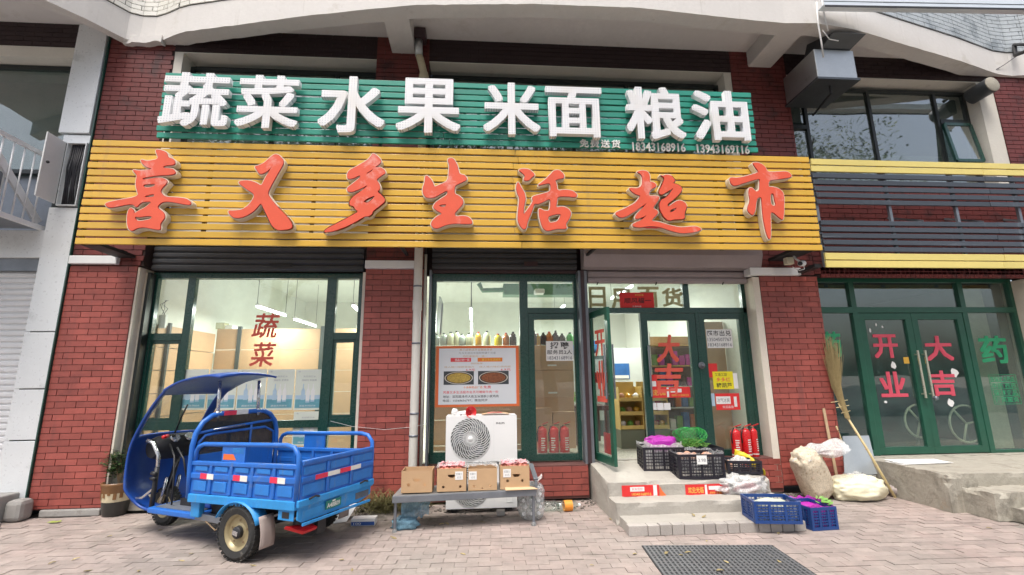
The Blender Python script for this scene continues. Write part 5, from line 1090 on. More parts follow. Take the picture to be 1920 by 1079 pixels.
# -- megaphone
mp = thing('megaphone', 'red and white megaphone lying on top of the air conditioner', 'megaphone', (-.1, -.33, 1.127))
mc = at(883, 773, -.45); ax = Vector((.35, -.9, .12)).normalized(); b0 = mc-ax*.12
MB().lathe([(.028, 0), (.035, .03), (.05, .07), (.066, .11), (.072, .125), (.066, .122), (.03, .05), (.022, .05), (.0, .075)], 24, b0+Vector((0, 0, .0)), ax, caps=False).build('bell', 'megaphone_red', mp, smooth=True)
MB().lathe([(.030, 0), (.030, .12), (.026, .14)], 16, b0-ax*.005, Vector((-.95, .1, -.12)).normalized()).build('body', 'ac_white', mp, smooth=True, sharp=40)
MB().lathe([(.028, 0), (.04, .02), (.038, .06), (.03, .07)], 16, b0+Vector((-.13, .02, .005)), Vector((-.8, -.2, .25)).normalized()).build('rear_cap', 'ac_white', mp, smooth=True, sharp=40)
MB().tube([b0+Vector((-.08, -.01, -.02)), b0+Vector((-.09, -.05, -.045)), b0+Vector((-.10, -.06, -.07))], .009, 8).build('handle', 'black_plastic', mp, smooth=True)
fly = thing('flyer', 'curled red printed flyer lying on the upper air conditioner', 'flyer', (.22, -.32, 1.127)); MB().grid(lambda u, v: (.05+u*.34, -.43+v*.22, 1.134+.02*math.sin(u*3)+.006*noise.noise((u*4, v*4, 1))), 10, 5).build('sheet', 'cardboard_edge', fly, solid=.002); MB().grid(lambda u, v: (.12+u*.18, -.41+v*.14, 1.1368+.02*math.sin((.07+u*.18)/.34*3)), 8, 4).build('print', 'refl_red', fly)

# -- bench
bn = thing('metal_bench', 'low grey metal bench holding four cardboard fruit boxes', 'bench', (-.12, -.82, 0))
A = Vector((-.90, -1.07, .36)); B = Vector((.64, -1.0, .375)); dv = Vector((.02, .42, .0))
MB().slab([A, B, B+dv, A+dv], .018).build('top', 'bench_steel', bn)
MB().bar(A+Vector((0, -.012, -.035)), B+Vector((0, -.012, -.035)), .02, .065).build('front_rail', 'rail_grey', bn, bevel=.004); MB().bar(A+dv+Vector((0, 0, -.03)), B+dv+Vector((0, 0, -.03)), .02, .05).build('back_rail', 'bench_steel', bn)
for p in (A+Vector((.03, .02, 0)), B+Vector((-.03, .02, 0)), A+dv+Vector((.03, -.02, 0)), B+dv+Vector((-.03, -.02, 0))):
    l = MB().tube([(p.x, p.y, .0), (p.x, p.y, p.z-.02)], .016, 10).build('leg', 'rail_grey', bn, smooth=True, sharp=40); MB().lathe([(.028, 0), (.028, .012), (.018, .035)], 12, (p.x, p.y, 0)).build('foot', 'bench_steel', l, smooth=True, sharp=40)
MB().bar(B+Vector((0, .0, -.01)), B+Vector((.0, .0, .09)), .03, .03).bar(B+Vector((.0, -.01, .10)), B+Vector((-.02, .30, .21)), .05, .02).build('arm', 'rail_grey', bn, bevel=.004)
# -- cardboard boxes with hand holes
def carton(label, px0, px1, py0, py1, Y, depth, holes, tagpos, fill):
    a, b = at(px0, py1, Y), at(px1, py1, Y); x0, x1 = a.x, b.x; z0 = .378; z1 = at((px0+px1)/2, py0, Y).z
    t = thing('fruit_box', label, 'box', ((x0+x1)/2, Y+depth/2, z0), 0, 'cardboard fruit boxes on the bench')
    w_, h_ = x1-x0, z1-z0
    lp = [[(x0, z0), (x1, z0), (x1, z1), (x0, z1)]]
    for (u, v, r) in holes:
        if r > 0: lp.append([(x0+u*w_+r*math.cos(k*math.pi/8), z0+v*h_+r*math.sin(k*math.pi/8)) for k in range(16)])
        else: lp.append([(x0+u*w_+dx, z0+v*h_+dz) for dx, dz in ((-.045, .012), (.045, .012), (.030, -.012), (.012, -.02), (-.012, -.02), (-.030, -.012))])
    put_flat(curve_mesh(lp, .006), 'front_wall', t, 'cardboard', (0, Y+.003, 0))
    MB().box(x0, x1, Y+depth-.006, Y+depth, z0, z1).build('back_wall', 'cardboard', t)
    MB().box(x0, x0+.006, Y+.0065, Y+depth-.0065, z0, z1).build('side_wall', 'cardboard', t); MB().box(x1-.006, x1, Y+.0065, Y+depth-.0065, z0, z1).build('side_wall', 'cardboard', t)
    MB().box(x0+.006, x1-.006, Y+.0065, Y+depth-.0065, z0, z0+.006).build('bottom', 'cardboard', t)
    if tagpos:
        u, v = tagpos; tg_ = MB().box(x0+u*w_, x0+u*w_+.085, Y-.003, Y-.001, z0+v*h_, z0+v*h_+.085).build('price_tag', 'paper', t)
        text('红富士', tg_, 'ink_grey', (x0+u*w_+.012, z0+v*h_+.048, x0+u*w_+.074, z0+v*h_+.072), Y-.0034); text('3.5元', tg_, 'ink_grey', (x0+u*w_+.02, z0+v*h_+.012, x0+u*w_+.068, z0+v*h_+.036), Y-.0034)
    rnd = random.Random(label)
    if fill in ('apple', 'potato'):
        for i in range(14):
            p = Vector((x0+.05+(w_-.1)*((i % 5)/4)+rnd.uniform(-.01, .01), Y+.05+(depth-.1)*((i//5)/2), z1-.02+rnd.uniform(-.01, .012)))
            q = MB(); blob(q, p, (.038, .038, .034), .12, 1.5, i, 10, 8)
            o = q.build('apple', 'apple', None, smooth=True); tag(o, 'red apple in the '+('second box from the left on the bench' if 'second' in label else 'box at the right end of the bench'), 'apple', 'apples in the '+('second' if 'second' in label else 'right')+' box')
        nf = MB(); nf.grid(lambda u, v: (x0+.02+u*(w_-.04), Y+.02+v*(depth-.04), z1+.014+.035*noise.noise((u*5, v*5, len(label)))+.012), 16, 10, 0, lambda u, v: noise.noise((u*6, v*6, 3.)) < (-.1 if fill == 'apple' else .05)); nf.build('foam_net', 'foam_pink', t, smooth=True, solid=.004)
    fm = MB(); fm.grid(lambda u, v: (x0-.012+u*(w_+.024), Y+.01+v*(depth-.02), z1+.016+.028*noise.noise((u*6, v*4, len(label)*2))+.02*math.sin(u*3.1)), 14, 8) if fill else None
    if fill: fm.build('plastic_cover', 'clear_film', t, smooth=True)
    return t
hx_ = [(.24, .36, .017), (.76, .36, .017), (.5, .58, -1)]
carton('empty open cardboard box at the left end of the bench', 752, 810, 883, 916, -1.03, .26, hx_, None, None)
carton('cardboard box of apples in pink foam, second from left on bench', 819, 874, 879, 914, -1.02, .27, [(.22, .2, .014), (.8, .2, .014), (.5, .68, -1)], (.62, .5), 'apple')
carton('stained cardboard box under clear film, third from left on bench', 878, 932, 879, 912, -1.01, .27, [(.2, .2, .014), (.48, .1, .010), (.76, .2, .014)], (.02, .5), 'film')
carton('cardboard box of pink wrapped apples at right end of bench', 938, 993, 874, 907, -1.0, .27, [(.25, .36, .015), (.75, .36, .015), (.55, .60, -1)], (.10, .52), 'apple')
fb_ = thing('cardboard_flap', 'loose flat cardboard piece on the bench front right', 'cardboard', (.52, -1.0, .38)); MB().slab([(.30, -1.065, .383), (.66, -1.04, .383), (.60, -1.0, .40), (.30, -1.0, .40)], .004).build('sheet', 'cardboard_edge', fb_)
# -- shrink-wrapped bottles
bp_ = thing('bottle_pack', 'shrink wrapped pack of clear water bottles under the bench right end', 'bottles', (.60, -.72, 0))
def bottle(parent, c, ax, L=.2, r=.031, cap='bottle_cap', lab=None):
    b = MB().lathe([(.0, 0), (r*.9, .004), (r, .02), (r*.94, L*.4), (r, L*.55), (r, L*.7), (r*.6, L*.88), (.013, L*.93), (.013, L*.97)], 12, c, ax, caps=False).build('bottle', 'bottle_clear', parent, smooth=True)
    MB().lathe([(.0175, L*.955), (.0185, L*1.04), (.0, L*1.042)], 12, c, ax, caps=True).build('cap', cap, b, smooth=True, sharp=40)
    if lab: MB().lathe([(r*1.02, L*.3), (r*1.02, L*.66)], 14, c, ax, caps=False).build('label_band', lab, b, smooth=True)
    return b
for i in range(3):
    for j in range(5):
        c = Vector((.505+i*.085+(.02 if j % 2 else 0), -.62, .055+j*.068)); bottle(bp_, c, Vector((.05, -1, .12)).normalized(), .21, .034)
wrp = MB(); blob(wrp, (.61, -.74, .195), (.155, .12, .195), .10, 2.5, 3, 22, 16, .004, None, .55); wrp.build('shrink_wrap', 'clear_film', bp_, smooth=True)
wk = MB(); wk.grid(lambda u, v: (.64+.10*u+.02*noise.noise((u*4, v*4, 0)), -.80+.05*v+.02*noise.noise((u*5, v*3, 1)), .36+.10*u+.03*v), 6, 5); wk.build('wrap_tail', 'clear_film_dense', bp_, smooth=True)
for i, (px, lab, L, r) in enumerate(((1037, None, .2, .06), (1068, 'label_orange', .28, .06))):
    p = gz(px, 962); t = thing('plastic_jug', ('empty clear plastic jug lying near the bench', 'clear plastic jug with orange label lying left of the steps')[i], 'bottle', (p.x, p.y+.06, 0), 0, 'empty jugs on the pavement')
    bottle(t, Vector((p.x-L/2, p.y+.06, r+.003)), Vector((1, .1, 0)).normalized(), L, r, 'bottle_cap', lab)
# -- blue plastic under the bench, carton, dry weeds
bf = thing('plastic_bag', 'crumpled blue plastic sheet hanging under the left end of the bench', 'bag', (-.72, -.85, 0))
q = MB(); q.grid(lambda u, v: (-.80+u*.30-.05*v+.03*noise.noise((u*6, v*4, 1)), -.93+.12*u+.06*noise.noise((u*5, v*5, 7))-.05*v, .34-.30*v*(1-.25*u)+.03*noise.noise((u*7, v*6, 3))), 22, 18); q.build('film', 'blue_film', bf, smooth=True)
q = MB(); blob(q, (-.78, -.92, .045), (.15, .10, .07), .5, 3, 8, 20, 12, .003); tag(q.build('plastic_wrap', 'blue_film', None, smooth=True), 'flattened pale plastic wrap on the ground left of the bench leg', 'bag')
pc = gz(680, 987); ct = thing('small_carton', 'small white and blue carton lying on pavement beside the tricycle', 'box', (pc.x, pc.y+.06, 0)); MB().box(pc.x-.13, pc.x+.13, pc.y, pc.y+.13, .002, .075).build('carton', 'paper', ct, bevel=.004); MB().box(pc.x-.125, pc.x+.125, pc.y-.0025, pc.y-.0005, .008, .045).build('print', 'carton_blue', ct)
text('100', ct, 'paper', (pc.x-.10, .014, pc.x-.02, .038), pc.y-.003)
bx2 = thing('leaning_card', 'white and brown card sheet leaning behind the tricycle tail', 'cardboard', (-1.25, -.55, 0)); MB().slab([gz(622, 982, .004), gz(650, 978, .004), at(671, 944, -.45), at(640, 946, -.45)], .006).build('sheet', 'paper', bx2)
wd = MB(); rnd = random.Random(4)
for i in range(900):
    x = rnd.gauss(-1.10, .22); y = rnd.gauss(-.22, .10); a = rnd.uniform(0, 6.28); l = rnd.uniform(.05, .2); h = rnd.uniform(.0, .12); y = min(y, -.03)
    p = Vector((x, y, max(.004, rnd.gauss(.05, .04)))); d = Vector((math.cos(a)*l, math.sin(a)*l*.6, h)); e_ = d+Vector((rnd.uniform(-.04, .04), rnd.uniform(-.04, .04), -h*.6))
    s_ = Vector((-math.sin(a), math.cos(a), 0))*.003; wd.add([p-s_, p+s_, p+d+s_, p+d-s_], [(0, 1, 2, 3)]); wd.add([p+d-s_, p+d+s_, p+d+e_], [(0, 1, 2)])
M('weed', (.14, .13, .045), .8, var=.4, vs=18); tag(wd.build('dry_weeds', 'weed', None), 'tangle of dry weeds at the foot of the middle pier', 'weeds', kind='stuff')
dt = MB(); rnd = random.Random(5)
for i in range(500):
    x = rnd.uniform(-1.5, 1.5); y = -abs(rnd.gauss(0, .22))-.02
    if i > 330: x = rnd.uniform(3.5, 5.35); y = -abs(rnd.gauss(0, .10))-.02
    r = rnd.uniform(.006, .022); blob(dt, (x, y, r*.4), (r, r, r*.6), .5, 2, i, 6, 4)
M('rubble', (.16, .14, .12), .95, var=.4, vs=20); tag(dt.build('rubble', 'rubble', None), 'grey grit and rubble along the foot of the wall', 'rubble', kind='stuff')
# -- plant pot
pp = gz(214, 966); px, py = pp.x, pp.y
po = thing('potted_plant', 'small leafy plant in brown, cream and black glazed pot', 'plant', (px, py, 0))
MB().lathe([(.0, 0), (.115, 0), (.125, .02), (.145, .17)], 28, (px, py, 0), caps=False).build('pot_base', 'pot_black', po, smooth=True); MB().lathe([(.1452, .17), (.156, .27)], 28, (px, py, 0), caps=False).build('pot_band', 'pot_cream', po, smooth=True)
MB().lathe([(.1562, .27), (.165, .34), (.175, .36), (.175, .385), (.155, .385), (.15, .33)], 28, (px, py, 0), caps=False).build('pot_rim', 'pot_brown', po, smooth=True); MB().lathe([(.0, .345), (.152, .345)], 20, (px, py, 0), caps=False).build('soil', 'soil', po)
for k in range(16): a = k*.39; MB().grid(lambda u, v, a=a: (px+(.1585+.003*(1-v))*math.cos(a+u*.22), py+(.1585)*math.sin(a+u*.22), .275-.05*v*(1+.6*math.sin(k*2.))), 2, 3).build('glaze_drip', 'pot_brown', po)
stm = MB(); lf = MB(); rnd = random.Random(9)
for i in range(9):
    a = rnd.uniform(0, 6.28); t_ = Vector((px, py, .34)); p1 = t_+Vector((math.cos(a)*.05, math.sin(a)*.05, .18)); p2 = t_+Vector((math.cos(a)*rnd.uniform(.08, .2), math.sin(a)*rnd.uniform(.08, .2), rnd.uniform(.26, .42)))
    stm.tube([t_, p1, p2], [.007, .005, .003], 5)
    for j in range(60):
        q = t_.lerp(p2, rnd.uniform(.45, 1.05))+Vector((rnd.gauss(0, .03), rnd.gauss(0, .03), rnd.gauss(0, .025))); b = rnd.uniform(0, 6.28); d = Vector((math.cos(b), math.sin(b), rnd.uniform(-.5, .3))).normalized()*.05; s_ = d.cross(Vector((0, 0, 1))).normalized()*.019
        lf.add([q, q+d*.5+s_, q+d, q+d*.5-s_], [(0, 1, 2, 3)])
stm.build('stems', 'wood_stick', po, kind='stuff'); lf.build('foliage', 'leaf_dark', po, kind='stuff')
# -- fire extinguishers
def extinguisher(label, x, y, z, h, r, grp, mat='extinguisher', ang=0):
    t = thing('fire_extinguisher', label, 'extinguisher', (x, y, z), 0, grp)
    MB().lathe([(.0, 0), (r*.92, 0), (r, .012), (r, h*.78), (r*.93, h*.83), (r*.7, h*.87), (r*.35, h*.895), (r*.3, h*.92)], 22, (x, y, z), caps=False).build('cylinder', mat, t, smooth=True, sharp=50)
    MB().lathe([(r*1.02, .03), (r*1.02, .045)], 22, (x, y, z), caps=False).build('ring', 'label_pale', t)
    MB().lathe([(.018, h*.9), (.018, h*.965), (.01, h*.97)], 10, (x, y, z)).build('valve', 'rim_tan', t, smooth=True, sharp=40)
    MB().bar((x-.01, y, z+h*.96), (x+.085, y-.02, z+h*1.04), .018, .012).build('lever', 'red_plastic', t); MB().bar((x-.01, y, z+h*.945), (x+.075, y-.02, z+h*.95), .018, .012).build('grip', 'black_plastic', t)
    MB().tube([(x, y, z+h*.93), (x-.05, y-.03, z+h*.90), (x-.075, y-.03, z+h*.7), (x-.07, y-.03, z+h*.45)], .009, 6).build('hose', 'black_plastic', t, smooth=True)
    lb = MB(); lb.grid(lambda u, v: (x+(r*1.006)*math.sin(-.5+u*1.0+ang), y-(r*1.006)*math.cos(-.5+u*1.0+ang), z+h*(.20+.34*v)), 8, 1, 0); 
    for k in range(6): MB().grid(lambda u, v, k=k: (x+(r*1.007)*math.sin(-.42+u*(.84 if k % 3 else .6)+ang), y-(r*1.007)*math.cos(-.42+u*(.84 if k % 3 else .6)+ang), z+h*(.18+.07*k+.035*v)), 6, 1).build('print_line', 'label_pale', t)
    return t
for i, (px_, py_, w_) in enumerate(((1383, 857, 1), (1404, 858, 1), (1421, 858, .85))):
    p = at(px_, 857, .06); extinguisher(('red fire extinguisher outside the door, left of three', 'red fire extinguisher outside the door, middle of three', 'red fire extinguisher outside the door, nearest the right pier')[i], p.x, .06+.03*i, .472, .42, .066*(w_), 'fire extinguishers outside the door', ang=(-.2, .3, .6)[i])
for i, px_ in enumerate((1017, 1039, 1059)):
    p = at(px_, 845, .42); extinguisher(('red fire extinguisher behind glass, left of three', 'red fire extinguisher behind glass, middle of three', 'red fire extinguisher behind glass, right of three')[i], p.x, .42, .50, .44, .07, 'fire extinguishers behind the middle door', ang=(.1, -.3, .4)[i])
tag(MB().box(.74, 1.38, .345, .60, .451, .499).build('low_plinth', 'interior_floor', None), 'low white shelf board behind the middle glass door', 'shelf')
# -- crates
def crate(name, label, o, rz, w, d, h, mat, grp, cat='crate', cols=4, rows=6):
    t = thing(name, label, cat, o, rz, grp, local=True); th = .014
    def wall(p, u, L, nm):
        p, u = Vector(p), Vector(u); n_ = Vector((-u.y, u.x, 0)); m = MB()
        def b(s0, s1, z0, z1, t_=th): m.obox(p+u*(s0+s1)/2+Vector((0, 0, (z0+z1)/2)), u*(s1-s0)/2, n_*t_/2, (0, 0, (z1-z0)/2))
        b(0, L, h-.03, h, th*1.3); b(0, L, 0, .03); k = max(2, round(cols*L/w))
        for i in range(k+1): c = min(max(L*i/k, .014), L-.014); b(c-.013, c+.013, .03, h-.03, th*1.2)
        nb = k*4
        for i in range(1, nb): b(L*i/nb-.0028, L*i/nb+.0028, .03, h-.03, th*.5)
        for i in range(1, rows): z = .03+(h-.06)*i/rows; b(.02, L-.02, z-.006, z+.006, th*.7)
        m.build(nm, mat, t, kind='stuff')
    wall((-w/2, -d/2+th/2, 0), (1, 0, 0), w, 'lattice_side'); wall((-w/2, d/2-th/2, 0), (1, 0, 0), w, 'lattice_side')
    wall((-w/2+th/2, -d/2+th, 0), (0, 1, 0), d-2*th, 'lattice_side'); wall((w/2-th/2, -d/2+th, 0), (0, 1, 0), d-2*th, 'lattice_side')
    MB().box(-w/2+th, w/2-th, -d/2+th, d/2-th, .004, .014).build('base', mat, t)
    return t
def fill_fruit(label, grp, x, y, z, w, d, n, mat, seed, nm='potato', rz=0):
    rnd = random.Random(seed); ca, sa = math.cos(rz), math.sin(rz)
    for i in range(n):
        u, v = rnd.uniform(-w/2+.05, w/2-.05), rnd.uniform(-d/2+.05, d/2-.05); q = MB(); blob(q, (x+u*ca-v*sa, y+u*sa+v*ca, z+rnd.uniform(-.015, .02)), (.045, .036, .032), .2, 1.5, i, 9, 7)
        tag(q.build(nm, mat, None, smooth=True), label, nm, grp)
def liner(t, w, d, h, mat, seed, over=.03, name='liner'):
    q = MB()
    def f(u, v):
        a = u*2*math.pi; k = 1/max(abs(math.cos(a)), abs(math.sin(a))); x, y = math.cos(a)*k, math.sin(a)*k
        n_ = noise.noise((x*2.5+seed, y*2.5, v*3)); e = .90+v*.13*(1+.5*n_)
        return (x*w/2*e, y*d/2*e, h*(.12+.88*v)+over*v*(.6+1.6*n_))
    q.grid(f, 40, 6); q.build(name, mat, t, smooth=True)
LZ = .385
p = gz(1318, 900, LZ-.01); k1 = crate('plastic_crate', 'large black plastic crate lined with film holding potatoes on the landing', (p.x+.02, p.y+.19, LZ-.008), R(-4), .55, .36, .28, 'crate_black', 'plastic crates by the entrance'); liner(k1, .53, .34, .28, 'clear_film', 1)
fill_fruit('potato in the large black crate on the landing', 'potatoes in the black crate', p.x+.02, p.y+.19, LZ+.22, .5, .32, 22, 'potato', 2)
pt = MB().box(-.06, .06, -.195, -.193, .17, .27).build('price_tag', 'paper', k1); text_on('3.98', pt, 'ink_grey', (-.045, -.1965, .20), (.09, 0, 0), (0, 0, .035), (0, -1, 0))
k2 = crate('plastic_crate', 'black plastic crate directly behind the large potato crate', (2.36, -.23, LZ+.02), R(-6), .52, .36, .29, 'crate_black', 'plastic crates by the entrance'); liner(k2, .5, .34, .29, 'clear_film_dense', 4, .04)
k3 = crate('plastic_crate', 'black plastic crate under the purple bag beside the door', (2.62, .02, .437), R(2), .50, .34, .20, 'crate_black', 'plastic crates by the entrance')
q = MB(); blob(q, (2.47, -.02, .66), (.21, .15, .13), .22, 2.6, 2, 22, 16, .60, None, .7); tag(q.build('plastic_bag', 'purple_film', None, smooth=True), 'bulging purple plastic bag in the crate beside the door', 'bag')
q = MB(); blob(q, (2.475, -.01, .655), (.18, .12, .10), .25, 3, 5, 14, 10); tag(q.build('greens', 'bag_purple', None, smooth=True), 'goods wrapped inside the purple bag by the door', 'goods')
k4 = crate('plastic_crate', 'black plastic crate under the green net bag of beans', (2.92, -.16, .425), R(-3), .50, .36, .24, 'crate_black', 'plastic crates by the entrance')
ng = thing('net_bag', 'bright green net bag of green beans before the glass doors', 'bag', (2.85, -.1, .66))
rnd = random.Random(12); nb = MB()
def netp(u, v):
    a = u*2*math.pi; b = v*2.5; r = .19*math.sin(b+.35)*(1+.45*noise.noise((math.cos(a)*2, math.sin(a)*2, v*2))); return (2.85+r*math.cos(a)*1.1+.03*v, -.10+r*math.sin(a)*.8, .66+.20*v+.10*math.sin(b)*.6+.02*noise.noise((a, v*4, 2)))
for i in range(26):
    u0 = i/26
    for s in (-1, 1): nb.tube([netp(u0+s*.22*t/10, t/10) for t in range(11)], .002, 3)
nb.build('net', 'net_green', ng, kind='stuff'); fmn = MB().grid(netp, 30, 12).build('net_film', 'net_film' if 'net_film' in MATS else (Mfilm('net_film', (.03, .42, .08), .05) or 'net_film'), ng, smooth=True)
bn_ = MB()
for i in range(160):
    a = rnd.uniform(0, 6.28); p0 = Vector((2.86+rnd.gauss(0, .08), -.10+rnd.gauss(0, .06), .665+abs(rnd.gauss(0, .035)))); d = Vector((math.cos(a)*.07, math.sin(a)*.05, rnd.uniform(-.02, .02))); bn_.tube([p0-d, p0+Vector((0, 0, .008)), p0+d], [.003, .006, .003], 5)
bn_.build('green_beans', 'veg_green', ng, kind='stuff', smooth=True)
# small black basket with yellow bag
p = gz(1395, 897, .40); k5 = crate('plastic_crate', 'small low black basket with clear film at right edge of landing', (3.28, -.52, .40), R(-14), .40, .28, .15, 'crate_black', 'plastic crates by the entrance', cols=3, rows=4)
q = MB(); q.grid(lambda u, v: (3.16+u*.22+.02*noise.noise((u*5, v*5, 2)), -.60+v*.20, .52+.07*math.sin(u*3)*math.sin(v*3)+.03*noise.noise((u*6, v*6, 5))), 12, 10); tag(q.build('plastic_bag', 'clear_film_dense', None, smooth=True), 'clear crumpled film bag inside the small black basket', 'bag')
A_ = [at(1375, 850, -.30), at(1392, 838, -.25), at(1432, 872, -.52), at(1436, 892, -.62)]
yb = MB(); c0, c1, c2 = at(1377, 852, -.28), at(1410, 862, -.40), at(1433, 890, -.60)
yb.grid(lambda u, v: (lambda p: p+Vector((0, -.02*math.sin(v*3.14), .05*math.sin(v*3.14)))+Vector((.05*(v-.5)*math.sin(u*3.1+.5), .02*noise.noise((u*5, v*5, 2)), .10*(v-.5)*(1-.3*u)+.02*noise.noise((u*6, v*4, 1)))))((c0*(1-u)+c1*u) if u < .5 and False else c0*(1-u)**2+c1*2*u*(1-u)+c2*u*u), 16, 8)
tag(yb.build('plastic_bag', 'bag_yellow', None, smooth=True, solid=.004), 'yellow plastic bag draped over the small black basket', 'bag')
q = MB(); blob(q, (3.12, -.50, .46), (.05, .06, .07), .4, 3, 6, 12, 8); tag(q.build('ginger_root', 'potato', None, smooth=True), 'brown root vegetable at the left side of the small black basket', 'vegetable')
# clear bag on the step
q = MB(); cb_ = gz(1405, 930, .22); blob(q, (cb_.x, cb_.y+.16, .29), (.28, .15, .11), .55, 3.2, 11, 30, 20, .225, None, .8); cbo = q.build('plastic_bag', 'clear_film_dense', None, smooth=True); tag(cbo, 'crumpled clear plastic bag on the step behind blue crate', 'bag')
q = MB(); blob(q, (cb_.x+.06, cb_.y+.17, .27), (.18, .10, .07), .4, 3, 13, 16, 10, .226); tag(q.build('packed_goods', 'foam_pink', None, smooth=True), 'pinkish goods inside the clear bag on the step', 'goods')
# blue crate on the low step, blue and purple crate on the ground
p = gz(1470, 983, .10); k6 = crate('plastic_crate', 'blue plastic crate with pale greens standing on the lowest step', (p.x-.02, p.y+.17, .10), R(-9), .46, .34, .21, 'crate_blue', 'plastic crates by the entrance', cols=3)
q = MB(); blob(q, (p.x-.02, p.y+.17, .245), (.18, .12, .055), .3, 3, 2, 18, 12, .115); M('cabbage', (.62, .66, .50), .6, var=.25, vs=12); tag(q.build('cabbage', 'cabbage', None, smooth=True), 'pale cabbage wrapped in the blue crate on the step', 'cabbage'); liner(k6, .44, .32, .20, 'clear_film', 3, .015)
p = gz(1545, 996); k7 = crate('plastic_crate', 'dark blue crate lined with a purple bag on the pavement', (p.x+.02, p.y+.20, .002), R(4), .30, .38, .22, 'crate_blue', 'plastic crates by the entrance', cols=3)
liner(k7, .285, .365, .22, 'purple_film', 7, .03, 'purple_liner')
iq = MB(); iq.box(-.135, .135, -.17, .17, .016, .19); iq.build('bagged_goods', 'bag_purple', k7, bevel=.02)
q = MB(); rnd = random.Random(8)
for i in range(40):
    a = rnd.uniform(-.6, 1.2); q0 = Vector((p.x+.15+rnd.gauss(0, .02), p.y+.16+rnd.gauss(0, .05), .24+rnd.gauss(0, .015))); d = Vector((math.cos(a)*.06, math.sin(a)*.04, rnd.uniform(-.03, .03))); s_ = Vector((0, .012, .008)); q.add([q0, q0+d*.5+s_, q0+d, q0+d*.5-s_], [(0, 1, 2, 3)])
tag(q.build('leafy_sprig', 'veg_green', None), 'leafy green sprig poking out of the purple lined crate', 'vegetable')
# -- sacks
rt_ = Matrix.Rotation(R(-24), 3, 'Y') @ Matrix.Rotation(R(12), 3, 'X')
sk = thing('grain_sack', 'stuffed cream sack of husks with faded red print leaning at right pier', 'sack', (4.42, -.36, 0))
q = MB(); blob(q, (4.34, -.30, .30), (.185, .17, .345), .11, 2.6, 4, 44, 36, .004, rt_, .62); q.build('sack_body', 'sack_husk', sk, smooth=True)
q = MB(); tp = Vector((4.34, -.30, .30))+rt_ @ Vector((0, 0, .30))
def neck(u, v):
    a = u*2*math.pi; n_ = noise.noise((math.cos(a)*2, math.sin(a)*2, v*3)); r = .16*(1-.75*v+.9*v*v)*(1+.4*n_)
    return tp+rt_ @ Vector((r*math.cos(a), r*math.sin(a)*.8, -.04+.02*n_))+Vector((.30*v*v+.10*v, -.03*v, .10*math.sin(v*2.4)+.02*n_))
q.grid(neck, 26, 12); q.build('sack_mouth', 'clear_film_dense', sk, smooth=True)
p = gz(1630, 944); q = MB(); blob(q, (p.x+.02, p.y+.20, .13), (.36, .20, .16), .16, 2.2, 21, 60, 40, .003, None, .85); sk2 = thing('soft_sack', 'pale yellow bulging plastic sack on the pavement under the broom', 'sack', (p.x, p.y+.2, 0)); q.build('sack_body', 'bag_pale', sk2, smooth=True)
q = MB(); blob(q, (p.x+.06, p.y+.22, .22), (.25, .15, .09), .4, 3, 23, 26, 16); q.build('clear_wrap', 'clear_film', sk2, smooth=True)
q = MB(); pb = gz(1700, 935); blob(q, (pb.x-.02, pb.y+.12, .07), (.13, .10, .08), .3, 2.5, 31, 18, 12, .003); M('bag_grey', (.36, .31, .29), .6, var=.2, vs=6); tag(q.build('small_bag', 'bag_grey', None, smooth=True), 'small grey brown bag between yellow sack and right steps', 'bag')
# -- broom, sticks, board
br = thing('bamboo_broom', 'tall bamboo broom leaning upside down beside the right pier', 'broom', (5.4, -.4, 0))
b0 = gz(1682, 938)+Vector((0, .02, .02)); b1 = at(1572, 756, -.06); b2 = at(1554, 630, -.03)
MB().tube([b0, b0.lerp(b1, .5)+Vector((.01, 0, .01)), b1], [.017, .016, .014], 10).build('handle', 'bamboo', br, smooth=True)
for k in range(5): c = b0.lerp(b1, .15+.17*k); MB().lathe([(.0175, -.004), (.0195, 0), (.0175, .004)], 10, c, b1-b0).build('bamboo_node', 'wood_stick', br, smooth=True)
bs_ = MB(); rnd = random.Random(6); dirv = (b2-b1).normalized(); bb = b1-(b1-b0).normalized()*.22; sx = Vector((1, 0, 0)); sy = Vector((0, 1, 0))
for i in range(330):
    a = rnd.uniform(0, 6.28); r0 = rnd.uniform(0, .03); sp = rnd.gauss(0, .062); sp2 = rnd.gauss(0, .04); L = rnd.uniform(.55, 1.0)
    p0 = bb+sx*math.cos(a)*r0+sy*math.sin(a)*r0; p1 = b1.lerp(b2, .35*L)+sx*sp*.45+sy*sp2*.4; p2 = b1.lerp(b2, L)+sx*sp*1.1+sy*min(sp2, .01)+Vector((0, 0, rnd.uniform(-.03, .03))); bs_.tube([p0, p1, p2], [.0035, .0026, .0012], 3)
bs_.build('bristles', 'straw', br, kind='stuff')
for k in range(3): c = bb.lerp(b1, .35+.35*k); MB().tube([c+Vector((-.06-.03*k, -.02, .0)), c+Vector((.07+.03*k, -.025, .03))], .005, 5).build('binding_twig', 'bamboo', br, smooth=True)
s0 = gz(1618, 915)+Vector((0, .1, .0)); s1 = at(1568, 800, -.02); tag(MB().tube([s0, s1], [.014, .012], 8).build('bamboo_pole', 'bamboo', None, smooth=True), 'short thin bamboo pole leaning on the grey board', 'pole')
s0 = at(1570, 900, -.16); s1 = at(1544, 766, -.025); s0.z = max(s0.z, .02); tag(MB().bar(s0, s1, .035, .022).build('wooden_stick', 'wood_stick', None, bevel=.003), 'brown wooden stick leaning against the right brick pier', 'stick')
c4 = [at(1584, 895, -.10), at(1647, 889, -.10), at(1629, 817, .08), at(1580, 818, .08)]; tag(MB().slab(c4, .008).build('zinc_board', 'zinc_board', None), 'grey sheet metal board leaning on the low wall behind the broom', 'board')
